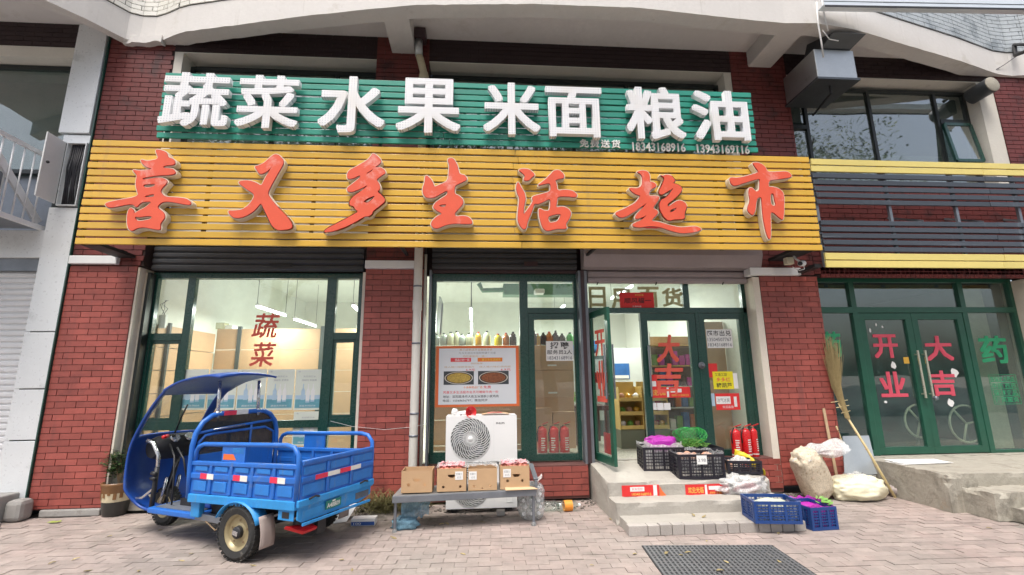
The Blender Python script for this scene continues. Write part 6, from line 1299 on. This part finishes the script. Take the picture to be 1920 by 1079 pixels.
# -- fallen leaves and scraps
lm_ = []
for s in range(3):
    q = MB(); q.grid(lambda u, v, s=s: ((u-.5)*.06*(1+.2*s), (v-.5)*.035*math.sin(u*3.14)*(1+.3*math.sin(u*9+s)), .005+.009*math.sin(u*2.6+s)+.006*abs(v-.5)*2), 6, 4); lm_.append(q.mesh('fallen_leaf', 'leaf_dry'))
rnd = random.Random(21)
LV = [(97, 1058), (142, 1050), (165, 1072), (260, 1073), (205, 1007), (341, 1053), (358, 1040), (660, 1071), (525, 1011), (828, 985), (838, 984), (905, 980), (1110, 1062), (868, 1041), (1190, 1040), (1250, 1040), (1290, 1038), (1275, 1042), (1325, 1016), (1362, 1056), (1462, 1055), (1350, 1073), (1300, 968), (1320, 970), (1460, 1002), (1145, 975), (738, 1010), (1855, 992), (640, 1052), (475, 1062), (300, 995)]
for i, (a, b) in enumerate(LV):
    zz = .10 if (a, b) in ((1300, 968), (1320, 970)) else (.012 if 1200 < a < 1500 and b > 1020 else 0); p = gz(a, b, zz); o = link('fallen_leaf', lm_[i % 3], None, (p.x, p.y, zz)); o.rotation_euler.z = rnd.uniform(0, 6.28); o.scale = [rnd.uniform(.55, 1.05)]*3
    tag(o, 'small dry yellowish leaf lying flat on the paving or mat', 'leaf', 'fallen leaves on the ground')
q = MB(); p = gz(98, 983); q.grid(lambda u, v: (p.x-.06+u*.12, p.y+v*.05, .008+.012*noise.noise((u*5, v*5, 1))+.01), 8, 5); M('wrapper', (.34, .42, .08), .4, var=.2, vs=20); tag(q.build('snack_wrapper', 'wrapper', None, smooth=True, solid=.002), 'bright yellow green snack wrapper on the ground near the left pier', 'wrapper')
# ------------------------------------------------------------------ notices and posters on the glass
M('poster_white', (.74, .77, .80), .5, var=.03); M('poster_orange', (.80, .17, .045), .5, var=.06); M('print_red', (.72, .06, .07), .6, var=.05); M('print_orange', (.80, .22, .03), .6); M('print_tan', (.62, .46, .30), .6); M('print_grey', (.40, .42, .44), .6); M('print_blue', (.06, .10, .30), .6)
M('poster_cream', (.72, .76, .66), .5, var=.05, vs=3); M('print_teal', (.16, .42, .50), .6, var=.3, vs=5); M('print_pale_blue', (.45, .60, .72), .5, var=.15, vs=8)
M('notice_yellow', (.82, .72, .02), .55, var=.05); M('banner_red', (.70, .03, .03), .6, var=.08, vs=8); M('gold_print', (.80, .56, .10), .5); M('gold_letter', (.58, .54, .28), .5, var=.2, vs=6, trans=.45); M('window_red', (.78, .12, .08), .6, var=.1, vs=8)
M('food_yellow', (.55, .38, .08), .6, var=.6, vs=60); M('food_red', (.30, .10, .04), .6, var=.7, vs=55); M('plate_dark', (.05, .03, .025), .4); M('plate_rim', (.62, .58, .50), .4); M('food_back', (.05, .06, .07), .5)
GY = .2575       # street face of the glass
# characters painted on the panes
for c_, b_ in (('蔬', (473, 588, 524, 634)), ('菜', (469, 642, 517, 688))): text(c_, W1, 'window_red', pbox(*b_, GY), GY-.002, stack=.016, shear=.15)
for c_, b_ in (('大', (1230, 628, 1275, 680)), ('吉', (1228, 682, 1282, 740))): text(c_, D2, 'window_red', pbox(*b_, GY), GY-.002, stack=.03, shear=.18)
for c_, z0_, z1_ in (('开', 1.86, 2.22), ('业', 1.25, 1.80)):
    o_ = Vector((hx, hy, z0_))+lu*.17-ln*.005; text_on(c_, D1, 'window_red', o_-lu*0, lu*.32, Vector((0, 0, z1_-z0_)), -ln if (-ln).x > 0 else ln, stack=.03)
for c_, b_ in (('日', (1104, 538, 1136, 578)), ('用', (1146, 541, 1182, 580)), ('百', (1196, 538, 1236, 577)), ('货', (1241, 540, 1280, 576))): text(c_, EN, 'gold_letter', pbox(*b_, GY), GY-.002, stack=.035)
def poster(name, label, cat, px, Y, mat, th=.003, grp=None, tilt=0):
    x0, z0, x1, z1 = pbox(*px, Y); t = thing(name, label, cat, ((x0+x1)/2, Y, z0), 0, grp)
    MB().box(x0, x1, Y-th, Y, z0, z1).build('sheet', mat, t); return t, (x0, z0, x1, z1), Y-th-.0006
def sub(b, u0, v0, u1, v1):
    x0, z0, x1, z1 = b; return (x0+(x1-x0)*u0, z0+(z1-z0)*v0, x0+(x1-x0)*u1, z0+(z1-z0)*v1)
t, b, y = poster('menu_poster', 'orange bordered white food poster with two dishes on middle window', 'poster', (817, 649, 973, 763), GY-.004, 'poster_orange', .006)
chip(t, 'poster_white', sub(b, .035, .04, .965, .96), y, 'paper_field'); y -= .0016
for k, (u0, v0, u1, v1, s_, m_) in enumerate(((.28, .915, .68, .955, '本小店新店开业酬宾多多', 'print_tan'), (.27, .86, .72, .90, '凡今天进店充值购物满十元者', 'print_grey'), (.32, .81, .62, .845, '均可参加买一送一', 'print_tan'), (.42, .69, .56, .72, '特别推荐', 'print_tan'),
    (.10, .635, .46, .665, '佳人馆川味酸菜鱼片', 'print_tan'), (.52, .635, .90, .665, '佳人馆川味红烧鸡翅', 'print_tan'), (.36, .583, .47, .62, '6.9元', 'print_red'), (.78, .583, .90, .62, '6.9元', 'print_red'), (.33, .295, .56, .335, '十余种菜品任选', 'print_orange'), (.57, .290, .66, .34, '免费', 'print_red'),
    (.09, .215, .75, .26, '凭喜又多生活超市会员可赠鲜牛肉一份', 'print_red'), (.09, .145, .75, .19, '地址：双阳路净月大街玉潭酒家小家鸡肉', 'ink'), (.09, .08, .62, .125, '电话：15568656797；微信同步', 'ink'))):
    text(s_, t, m_, sub(b, u0, v0, u1, v1), y, bold=.008)
for (u0, u1, m_, s_, tm) in ((.175, .42, 'print_red', '佳品小炒一锅', 'paper'), (.50, .80, 'print_orange', '喜又多生活超市', 'gold_print')):
    chip(t, m_, sub(b, u0, .735, u1, .80), y, 'pill'); text(s_, t, tm, sub(b, u0+.05, .745, u1-.02, .79), y-.0016, bold=.008)
for (u0, u1, fm) in ((.095, .455, 'food_yellow'), (.505, .875, 'food_red')):
    q = sub(b, u0, .36, u1, .58); chip(t, 'food_back', q, y, 'photo'); cx, cz, rx, rz_ = (q[0]+q[2])/2, (q[1]+q[3])/2, (q[2]-q[0])*.47, (q[3]-q[1])*.46
    for sc_i, (s_, m_) in enumerate(((1, 'plate_rim'), (.93, 'plate_dark'), (.84, fm))): MB().prism([(cx+rx*s_*math.cos(a), cz+rz_*s_*math.sin(a)*(1-.03*sc_i)) for a in [k*math.pi/16 for k in range(32)]], y-.0014-.0006*sc_i, y-.0012).build('dish_print', m_, t)
for i in range(6):   # bottle advertisements on the left window
    pxs = (338, 390, 445, 500, 553, 606); 
    if i < 5: bx_ = (pxs[i], 693, pxs[i+1]-2, 769); lab = ('first', 'second', 'third', 'fourth', 'fifth')[i]+' bottle poster from the left on the left window'
    else: bx_ = (549, 772, 603, 836); lab = 'bottle poster below the row at the right of left window'
    t, b, y = poster('bottle_poster', lab, 'poster', bx_, GY-.003, 'poster_cream', .002, 'bottle posters on the left window')
    chip(t, 'print_teal', sub(b, .04, .05, .96, .26), y, 'print_base'); chip(t, 'print_pale_blue', sub(b, .04, .262, .96, .36), y, 'print_horizon')
    for j in range(3):
        q = sub(b, .24+j*.18, .20-.02*(j == 1), .38+j*.18, .64); x0, z0, x1, z1 = q; w_ = x1-x0; h_ = z1-z0
        pr = [(x0, z0), (x1, z0), (x1, z0+h_*.6), (x0+w_*.62, z0+h_*.78), (x0+w_*.62, z1), (x0+w_*.38, z1), (x0+w_*.38, z0+h_*.78), (x0, z0+h_*.6)]; MB().prism(pr, y-.0022, y-.0012).build('bottle_print', 'paper' if j else 'print_pale_blue', t)
        chip(t, 'print_teal' if j == 0 else 'print_pale_blue', (x0, z0, x1, z0+h_*.10), y-.0024, 'bottle_foot')
    for (v, u0, u1, s_) in ((.80, .28, .74, '天然苏打水'), (.71, .24, .78, '弱碱性 更健康'), (.08, .20, .80, '源自天然好水')): text(s_, t, 'print_grey' if v > .5 else 'paper', sub(b, u0, v, u1, v+.045), y-.0016)
    text('水', t, 'print_grey', sub(b, .08, .92, .18, .97), y-.0016)
t, b, y = poster('hiring_notice', 'white notice about hiring staff taped on the middle glass door', 'notice', (1024, 640, 1075, 677), GY-.003, 'paper', .002)
text('招聘', t, 'ink', sub(b, .15, .60, .84, .95), y, bold=.02, spacing=1.3); text('服务员2人', t, 'ink', sub(b, .03, .33, .95, .55), y, bold=.012); text('18343168916', t, 'ink_grey', sub(b, .05, .06, .95, .24), y, bold=.012)
t, b, y = poster('transfer_notice', 'white notice with phone numbers on the right glass door', 'notice', (1325, 618, 1373, 653), GY-.003, 'paper', .002)
text('超市出兑', t, 'ink', sub(b, .02, .64, .96, .94), y, bold=.016, spacing=1.15); text('13504507767', t, 'ink_grey', sub(b, .03, .36, .96, .55), y, bold=.01); text('18343168916', t, 'ink_grey', sub(b, .04, .08, .96, .27), y, bold=.01)
t, b, y = poster('yellow_notice', 'bright yellow handwritten notice on the right glass door', 'notice', (1337, 697, 1375, 730), GY-.003, 'notice_yellow', .002)
text('又香又甜', t, 'ink', sub(b, .12, .74, .70, .92), y); text('多多红', t, 'print_red', sub(b, .16, .42, .85, .66), y, bold=.01); text('糖葫芦', t, 'ink', sub(b, .14, .08, .9, .36), y, bold=.01)
t, b, y = poster('red_card', 'red bottle advertisement card with white slip on the right glass door', 'notice', (1342, 738, 1387, 769), GY-.003, 'banner_red', .002)
chip(t, 'paper', sub(b, .02, .36, .62, .82), y, 'slip'); text('冰气冰爽', t, 'ink_grey', sub(b, .06, .45, .58, .72), y-.0014); chip(t, 'paper', sub(b, .76, .18, .88, .80), y, 'bottle_print'); text('欢迎品尝', t, 'paper', sub(b, .26, .10, .72, .26), y)
t, b, y = poster('fortune_banner', 'small red paper banner with black brush writing above the entrance', 'banner', (1162, 549, 1226, 578), GY-.012, 'banner_red', .002)
text('顺风福一', t, 'ink', sub(b, .12, .30, .92, .66), y, bold=.012, shear=.1); text('恭贺新禧', t, 'gold_print', sub(b, .45, .78, .70, .90), y); text('万事如意', t, 'paper', sub(b, .36, .05, .62, .15), y)
def welcome(name, label, px, Y, order, parent=None, steps=False):
    if parent is None: t, b, y = poster(name, label, 'sticker', px, Y, 'banner_red', .002)
    else:
        x0, z0, x1, z1 = pbox(*px, Y); t = MB().box(x0, x1, Y-.003, Y, z0, z1).build('sticker', 'banner_red', parent); b = (x0, z0, x1, z1); y = Y-.0036
    if order == 'welcome': text('欢迎光临', t, 'gold_print', sub(b, .06, .22, .42, .78), y, bold=.012); chip(t, 'paper', sub(b, .45, .05, .50, .95), y, 'bottle_print'); chip(t, 'paper', sub(b, .54, .48, .80, .82), y, 'slip'); text('新鲜每一天 健康好生活', t, 'gold_print', sub(b, .56, .12, .96, .32), y)
    else: chip(t, 'paper', sub(b, .22, .45, .60, .85), y, 'slip'); text('天天低价', t, 'print_red', sub(b, .26, .52, .56, .78), y-.0014); text('18343168916', t, 'gold_print', sub(b, .26, .08, .78, .32), y, bold=.01); chip(t, 'paper', sub(b, .84, .04, .94, .98), y, 'bottle_print')
    return t
welcome('welcome_sticker', 'red welcome strip sticker across the middle glass door', (1214, 726, 1294, 746), GY-.003, 'welcome')
x_ = chip(D2, 'banner_red', pbox(1214, 703, 1232, 728, GY), GY-.003, 'sticker'); chip(D2, 'paper', pbox(1216, 715, 1230, 725, GY), GY-.0045, 'sticker_print')
for k in range(3): pw_ = pbox(1219+k*13, 756, 1231+k*13, 769, GY); MB().box(pw_[0], pw_[2], GY-.003, GY-.001, pw_[1], pw_[3]).build('price_slip', 'paper', D2)
welcome('s', '', (1166, 910, 1236, 931), -.8035, 'phone', es); welcome('s', '', (1285, 908, 1366, 929), -.8035, 'welcome', es)
x0, z0, x1, z1 = pbox(1237, 911, 1250, 931, -.8035); MB().prism([(x0, z0), (x1, z0), (x0+(x1-x0)*.4, z0+(z1-z0)*.5), (x0, z1)], -.806, -.8035).build('torn_sticker', 'poster_orange', es)
for (s0, s1, z0_, z1_, m_) in ((.10, .56, 1.50, 1.64, 'banner_red'), (.30, .56, .60, .86, 'banner_red')):
    q = MB(); leaf_o = Vector((hx, hy, 0))+lu*(s0+s1)/2+Vector((0, 0, (z0_+z1_)/2)); nn = ln if ln.x > 0 else -ln; q.obox(leaf_o+nn*.0055, lu*(s1-s0)/2, nn*.001, (0, 0, (z1_-z0_)/2)); q.build('sticker', m_, D1)
    q = MB(); q.obox(leaf_o+nn*.0075+lu*.03, lu*(s1-s0)*.2, nn*.0006, (0, 0, (z1_-z0_)*.22)); q.build('sticker_print', 'paper', D1)
# red papers seen in the right door
for px_, m_ in (((1318, 682, 1345, 708), 'banner_red'), ((1326, 738, 1340, 762), 'print_pale_blue'), ((1373, 700, 1383, 729), 'paper')): chip(D3, m_, pbox(*px_, GY), GY-.002, 'sticker')

# ------------------------------------------------------------------ inside the shop
M('hardboard', (.54, .345, .205), .6, var=.07, vs=1.5); M('hardboard_left', (.58, .46, .32), .6, var=.07, vs=1.5); M('shelf_post', (.05, .07, .07), .5); M('carton_brown', (.34, .22, .12), .75, var=.12, vs=4)
M('shelf_wood', (.62, .44, .14), .5, var=.1, vs=4); M('shelf_green', (.16, .17, .12), .6, var=.1); M('fridge_white', (.66, .72, .70), .4, var=.04); M('bag_blue', (.03, .20, .50), .4, var=.5, vs=14); M('table_red', (.10, .02, .018), .35); M('poster_blue', (.04, .16, .45), .5, var=.3, vs=8)
Memit('tube_light', (.90, .95, 1.0), 9.0)
def ceiling_tube(label, p0, p1, watts, cable=True):
    p0, p1 = Vector(p0), Vector(p1); t = thing('tube_lamp', label, 'lamp', tuple(p0), 0, 'hanging tube lamps')
    MB().bar(p0+Vector((0, 0, .035)), p1+Vector((0, 0, .035)), .05, .03).build('batten', 'ac_white', t); MB().tube([p0, p1], .018, 8).build('tube', 'tube_light', t, smooth=True)
    for p in (p0, p1): MB().tube([p+Vector((0, 0, .05)), (p.x, p.y, 3.62)], .004, 4).build('cord', 'cable_black', t)
    L = bpy.data.lights.new('tube_glow', 'AREA'); L.shape = 'RECTANGLE'; L.size = .12; L.size_y = (p1-p0).length; L.energy = watts; L.color = (.96, 1.0, .93); o = bpy.data.objects.new('tube_glow', L); C.objects.link(o)
    o.parent = t; o.location = (p0+p1)/2-p0+Vector((0, 0, -.03)); d = (p1-p0).normalized(); x = d.cross(Vector((0, 0, 1))).normalized(); o.matrix_local = Matrix(((x.x, d.x, 0, o.location.x), (x.y, d.y, 0, o.location.y), (0, 0, 1, o.location.z), (0, 0, 0, 1)))
    return t
WT = 31
ceiling_tube('hanging fluorescent tube behind the painted characters of left window', gz(482, 575, 2.72), gz(535, 592, 2.72), WT); ceiling_tube('second hanging tube further back in the left window', gz(552, 599, 2.72), gz(592, 612, 2.72), WT)
ceiling_tube('hanging tube at the right edge of the left window', gz(662, 574, 2.72), gz(690, 598, 2.72), WT)
ceiling_tube('nearest bright hanging tube in the middle window', gz(883, 580, 2.72), gz(883.5, 600, 2.72), WT); ceiling_tube('farther hanging tube in line behind the middle window', gz(884, 606, 2.72), gz(884.5, 626, 2.72), WT)
ceiling_tube('hanging tube above the entrance inside the shop', (2.7, 1.4, 3.15), (2.7, 2.7, 3.15), WT*1.2); ceiling_tube('hanging tube deep inside behind the entrance', (1.9, 3.6, 3.15), (1.9, 4.9, 3.15), WT)
def back_panels(label, x0, x1, Y, ztop, posts, rows, mat, zlow=FLOOR, seed=0):
    t = thing('display_shelf', label, 'shelf', ((x0+x1)/2, Y, zlow), 0); xs = [x0]+list(posts)+[x1]
    for a, b_ in zip(xs, xs[1:]):
        z = ztop
        while z > zlow+.05: MB().box(a+.004, b_-.004, Y+random.uniform(-.002, .002), Y+.012, max(zlow, z-rows)+.003, z-.003).build('back_panel', mat, t); z -= rows
    for p in posts: MB().box(p-.03, p+.03, Y-.02, Y+.03, zlow, ztop+.04).build('upright', 'shelf_post', t)
    for k in range(4): MB().box(x0, x1, Y+.013, Y+.34, zlow+.1+k*.5, zlow+.125+k*.5).build('shelf_board', 'fridge_white', t)
    return t
back_panels('peach brown shelf backs standing behind the left window', -4.48, -1.75, 1.90, at(450, 617, 1.9).z, (at(447, 640, 1.88).x, at(603, 640, 1.88).x), .36, 'hardboard')
back_panels('brown carton shelf backs behind the middle window', -.75, 1.60, 1.45, at(950, 648, 1.45).z, (at(985, 700, 1.44).x,), .40, 'hardboard')
sl_ = thing('side_shelf', 'peach shelf back along the left wall inside the left window', 'shelf', (-4.46, 1.1, FLOOR))
for k in range(6): MB().box(-4.49, -4.475, .42, 1.86, FLOOR+.02+k*.32, FLOOR+.33+k*.32).build('back_panel', 'hardboard', sl_)
MB().box(-4.47, -4.43, .60, .64, FLOOR, 2.42).build('upright', 'shelf_post', sl_)
rnd = random.Random(31)
for i, (px_, w_, h_, m_) in enumerate(((332, .16, .12, 'grille_grey'), (352, .10, .10, 'grille_grey'), (385, .22, .10, 'cardboard_edge'), (412, .20, .11, 'gold_letter'), (432, .12, .06, 'paper'))):
    p = at(px_, 616, 1.98); zt_ = at(450, 617, 1.9).z+.004; tag(MB().box(p.x-w_/2, p.x+w_/2, 1.92, 2.08, zt_, zt_+h_).build('carton', m_, None, bevel=.006), ('grey carton nearest the corner', 'small grey carton second from the corner', 'wide tan carton in the middle', 'yellowish printed carton', 'low white carton')[i]+' on top of the left shelf', 'carton', 'cartons on the left shelf')
q = thing('wall_meter', 'white switch box hanging by wires in the left window corner', 'switch box', (-4.36, .4, 2.3)); pm2 = at(305, 600, .45); MB().box(pm2.x-.045, pm2.x+.055, .42, .47, pm2.z-.12, pm2.z+.07).build('box', 'ac_white', q, bevel=.01)
for k in range(3): MB().tube([(pm2.x+.02*(k-1), .45, pm2.z+.07), (pm2.x+.05*math.sin(k*2), .46, pm2.z+.16), (pm2.x-.03*k, .45, pm2.z+.22), (pm2.x+.02*k, .45, pm2.z+.28)], .004, 4).build('wire', 'cable_black', q)
# bottles on top of the middle shelf
M('oil_gold', (.62, .34, .03), .25, coat=.3, var=.15); M('oil_orange', (.60, .18, .03), .25, coat=.3, var=.15); M('oil_yellow', (.78, .62, .03), .25, coat=.3); M('sauce_dark', (.04, .012, .012), .25, coat=.3); M('oil_pale', (.62, .64, .42), .3, coat=.3, var=.1); M('oil_green', (.10, .55, .12), .3, coat=.3); M('cap_red', (.5, .02, .02), .4); M('bottle_grey', (.38, .44, .38), .35, coat=.2)
BT = [(818, 'bottle_grey'), (832, 'bottle_grey'), (845, 'oil_pale'), (856, 'oil_pale'), (866, 'bottle_grey'), (880, 'oil_pale'), (897, 'oil_gold'), (913, 'oil_pale'), (934, 'oil_yellow'), (949, 'oil_orange'), (962, 'sauce_dark'), (1001, 'sauce_dark'), (1008, 'oil_gold'), (1019, 'sauce_dark'), (1030, 'oil_orange'), (1042, 'sauce_dark'), (1054, 'sauce_dark'), (1069, 'oil_green')]
col_n = {'bottle_grey': 'greyish', 'oil_pale': 'pale clear', 'oil_gold': 'golden', 'oil_yellow': 'bright yellow', 'oil_orange': 'orange', 'sauce_dark': 'dark brown', 'oil_green': 'green'}
ord_ = ('first', 'second', 'third', 'fourth', 'fifth', 'sixth', 'seventh', 'eighth', 'ninth', 'tenth', 'eleventh', 'twelfth', 'thirteenth', 'fourteenth', 'fifteenth', 'sixteenth', 'seventeenth', 'eighteenth')
for i, (px_, m_) in enumerate(BT):
    p = at(px_, 640, 1.52); zb_ = at(950, 648, 1.45).z+.004; r = .055+.012*((i*7) % 3)/2; h = .20+.05*((i*5) % 4)/3
    t = thing('oil_bottle', col_n[m_]+' bottle, '+ord_[i]+' from left on the middle shelf top', 'bottle', (p.x, 1.52, zb_), 0, 'oil bottles on the middle shelf')
    MB().lathe([(.0, 0), (r*.95, 0), (r, .01), (r, h*.6), (r*.85, h*.74), (r*.4, h*.88), (r*.3, h*.9)], 14, (p.x, 1.52, zb_), caps=False).build('body', m_, t, smooth=True, sharp=50); MB().lathe([(r*.36, h*.885), (r*.36, h)], 10, (p.x, 1.52, zb_)).build('cap', 'cap_red' if m_ in ('oil_gold', 'oil_orange', 'oil_yellow') else 'ink', t, smooth=True, sharp=40)
tvp = thing('wall_television', 'tilted flat television on the wall at left of middle window', 'television', (-.70, 1.5, 2.3)); MB().slab([at(818, 612, 1.25), at(824, 628, 1.02), at(828, 570, 1.02), at(823, 556, 1.25)], .03).build('screen', 'zinc_board', tvp); MB().bar(at(818, 600, 1.3), at(813, 605, 1.4), .05, .05).build('wall_arm', 'shelf_post', tvp)
pg = thing('green_pipe', 'green painted ceiling pipe and beam in the middle window', 'pipe', (.4, 2.5, 3.3)); M('pipe_green', (.10, .22, .13), .5, var=.15)
MB().tube([at(898, 532, 2.2), at(905, 545, 2.2), at(945, 544, 2.2)], .045, 10).build('pipe', 'pipe_green', pg, smooth=True); MB().slab([at(944, 553, 2.25), at(1090, 553, 2.25), at(1090, 532, 2.25), at(944, 532, 2.25)], .3).build('beam', 'pipe_green', pg)
pj = at(1010, 548, 2.0); tag(MB().box(pj.x-.08, pj.x+.1, 1.9, 2.1, pj.z-.04, pj.z+.05).build('ceiling_spotlight', 'ac_white', None, bevel=.02), 'white box spotlight under the green beam', 'lamp')
tag(MB().box(-.0, .06, .90, .945, 1.9, 2.42).build('shelf_upright', 'pipe_green', None), 'green post rising above the bottles in the middle window', 'post') if False else None
# brown cartons behind the middle door
for k, (x0, x1, z0, z1) in enumerate(((.82, 1.50, 1.70, 2.03), (.82, 1.50, 1.28, 1.69), (.80, 1.14, .52, 1.12), (1.15, 1.5, .52, 1.06))):
    t = thing('stacked_carton', 'brown carton behind the middle glass door, '+('topmost', 'second from top', 'lower left', 'lower right')[k], 'carton', ((x0+x1)/2, .8, z0), 0, 'cartons behind the middle door'); MB().box(x0, x1, .92, 1.13, z0, z1).build('carton', 'hardboard' if k > 1 else 'hardboard', t, bevel=.006); MB().box((x0+x1)/2-.07, (x0+x1)/2+.07, 0.916, .9195, z0+.06, z0+.085).build('tape', 'paper', t)
# seen through the entrance: fridge, shelf rack, wooden display, table
fg = thing('white_cabinet', 'tall white fridge side with blue poster seen through the entrance', 'fridge', (2.75, 3.0, FLOOR)); MB().box(2.62, 3.4, 2.7, 3.5, FLOOR, 2.15).build('body', 'fridge_white', fg, bevel=.01); MB().box(2.66, 2.98, 2.69, 2.699, 1.55, 1.85).build('poster', 'poster_blue', fg); MB().box(2.68, 2.96, 2.684, 2.6895, 1.56, 1.62).build('poster_print', 'paper', fg)
cf = thing('display_fridge', 'dark framed glass fridge with blue sacks on top inside', 'fridge', (2.2, 3.2, FLOOR)); MB().box(1.75, 2.58, 3.0, 3.6, FLOOR, 2.02).build('cabinet', 'shelf_post', cf)
for k in range(2): MB().box(1.80+k*.39, 2.14+k*.39, 2.975, 2.999, .75, 1.95).build('glass_door', 'zinc_board', cf)
q = MB(); blob(q, (2.15, 3.2, 2.20), (.36, .2, .17), .3, 2.5, 3, 18, 12, 2.022); tag(q.build('blue_sack', 'bag_blue', None, smooth=True), 'blue printed rice sacks on top of the glass fridge', 'sack')
ds = thing('wooden_display', 'yellow wooden stepped display shelf just inside the entrance', 'shelf', (2.55, 1.4, FLOOR))
for k in range(2):
    xo = 2.30+k*.42; MB().box(xo, xo+.40, 1.25, 1.65, FLOOR, .74).build('base', 'shelf_green', ds)
    for s in (0, .385): MB().box(xo+s, xo+s+.015, 1.25, 1.65, .741, 1.42).build('side', 'shelf_wood', ds)
    MB().box(xo+.016, xo+.384, 1.63, 1.65, .741, 1.5).build('back', 'shelf_wood', ds)
    for j, z in enumerate((.76, .98, 1.20)): MB().box(xo+.016, xo+.384, 1.24, 1.629, z, z+.016).build('tier', 'shelf_wood', ds); MB().box(xo+.016, xo+.384, 1.225, 1.239, z-.01, z+.05).build('front_lip', 'shelf_wood', ds)
rnd = random.Random(3); gc = (('paper', 'white'), ('veg_green', 'green'), ('potato', 'brown'), ('oil_gold', 'golden'))
for k in range(2):
    for j, z in enumerate((.777, .997, 1.217)):
        for i in range(3):
            m_, cn = gc[(i+j+k) % 4]; x = 2.38+k*.42+i*.12; q = MB(); blob(q, (x, 1.36, z+.05), (.05, .06, .05), .3, 2, i+j*3, 10, 8, z); tag(q.build('snack_bag', m_, None, smooth=True), 'small '+cn+' packet on the '+('lowest', 'middle', 'top')[j]+' tier, '+('left', 'right')[k]+' half of the yellow display, '+('first', 'second', 'third')[i], 'packet', 'packets on the yellow display')
tb = thing('side_table', 'dark red wooden table inside the entrance with greens', 'table', (1.95, 2.0, FLOOR)); MB().box(1.65, 2.26, 1.7, 2.3, 1.02, 1.10).build('top', 'table_red', tb)
for a in (1.69, 2.2):
    for b_ in (1.75, 2.24): MB().box(a-.02, a+.02, b_-.02, b_+.02, FLOOR, 1.019).build('leg', 'table_red', tb)
q = MB(); rnd = random.Random(17)
for i in range(160): c = (rnd.gauss(1.80, .14), rnd.gauss(1.95, .12), 1.14+abs(rnd.gauss(0, .08))); a = rnd.uniform(0, 6.28); d = Vector((math.cos(a)*.06, math.sin(a)*.06, rnd.uniform(0, .08))); s_ = Vector((-math.sin(a), math.cos(a), 0))*.02; c = Vector(c); q.add([c, c+d*.5+s_, c+d, c+d*.5-s_], [(0, 1, 2, 3)])
tag(q.build('leaf_vegetables', 'veg_green', None), 'heap of green leaf vegetables on the dark red table', 'vegetables', kind='stuff')
# goods rack behind the closed doors
rk = thing('goods_rack', 'metal goods rack full of colourful packets behind the closed doors', 'rack', (3.4, 1.6, FLOOR))
for z in (.7, 1.05, 1.4, 1.75, 2.1): MB().box(2.95, 3.98, 1.45, 1.85, z, z+.02).build('shelf_board', 'shelf_wood' if z > 1.5 else 'fridge_white', rk)
for x in (2.95, 3.96): MB().box(x, x+.02, 1.45, 1.85, FLOOR, 2.35).build('upright', 'ac_white', rk)
MB().box(2.95, 3.98, 1.86, 1.88, FLOOR, 2.3).build('back_panel', 'carton_brown', rk)
cs = ['banner_red', 'oil_gold', 'poster_blue', 'veg_green', 'paper', 'sauce_dark', 'oil_orange', 'bag_purple']; rnd = random.Random(2)
cw = ('red', 'golden', 'blue', 'green', 'white', 'dark', 'orange', 'purple')
for zi, z in enumerate((.72, 1.07, 1.42, 1.77)):
    for i in range(8):
        k = rnd.randrange(8); x = 3.0+i*.12; h = rnd.uniform(.12, .26); tag(MB().box(x, x+.10, 1.5, 1.62, z+.001, z+h).build('goods_packet', cs[k], None, bevel=.008), cw[k]+' packet, '+ord_[i]+' from left on '+('lowest', 'second', 'third', 'top')[zi]+' rack shelf behind the doors', 'packet', 'packets on the goods rack')
tag(MB().box(3.60, 4.0, .9, .94, FLOOR, 2.45).build('wood_partition', 'hardboard', None), 'brown wood board standing inside at right of the entrance', 'board')
# ------------------------------------------------------------------ street trees across the road, mirrored in the upper windows
M('bark', (.10, .075, .05), .9, var=.3, vs=6); M('foliage', (.055, .10, .028), .6, var=.4, vs=2)
tr = thing('street_tree', 'first leafy street tree across the road mirrored in the windows', 'tree', (-9, -17, 0), 0, 'street trees across the road', local=True)
tk = MB(); tk.tube([(0, 0, 0), (.1, .05, 1.5), (.05, 0, 3.2), (.15, .1, 5.5)], [.2, .16, .13, .06], 10)
rnd = random.Random(40)
for i in range(7): a = i*.9; tk.tube([(.06, .02, 2.4+i*.4), (.9*math.cos(a), .9*math.sin(a), 3.6+i*.45), (1.7*math.cos(a), 1.7*math.sin(a), 4.5+i*.5)], [.07, .05, .02], 6)
tk.build('trunk', 'bark', tr, smooth=True)
cr = MB()
for i in range(15000):
    d = Vector((rnd.gauss(0, 1), rnd.gauss(0, 1), rnd.gauss(0, 1))).normalized(); k = rnd.uniform(.2, 1)**.5*(1+.35*noise.noise(d*2.2)); c = Vector((d.x*2.6*k, d.y*2.6*k, 5.6+d.z*2.3*k))
    if noise.noise(c*.9) < -.28: continue
    u = Vector((rnd.gauss(0, 1), rnd.gauss(0, 1), rnd.gauss(0, 1))).normalized()*.055; v = u.orthogonal().normalized()*.03; cr.add([c-u, c+v, c+u, c-v], [(0, 1, 2, 3)])
cr.build('crown', 'foliage', tr, kind='stuff')
for i, (x, y, s, rz) in enumerate(((-3.2, -16, 2.0, 1), (3.4, -15, 1.8, 2), (9.5, -16, 2.1, 3), (16, -15, 1.9, 4.4))):
    c = copy_tree(tr, None, label=('second', 'third', 'fourth', 'fifth')[i]+' leafy street tree across the road mirrored in the windows'); c.location = (x, y, 0); c.scale = (s, s, s); c.rotation_euler.z = rz
tr.scale = (1.9, 1.9, 1.9); tr.location = (-9.5, -15, 0)
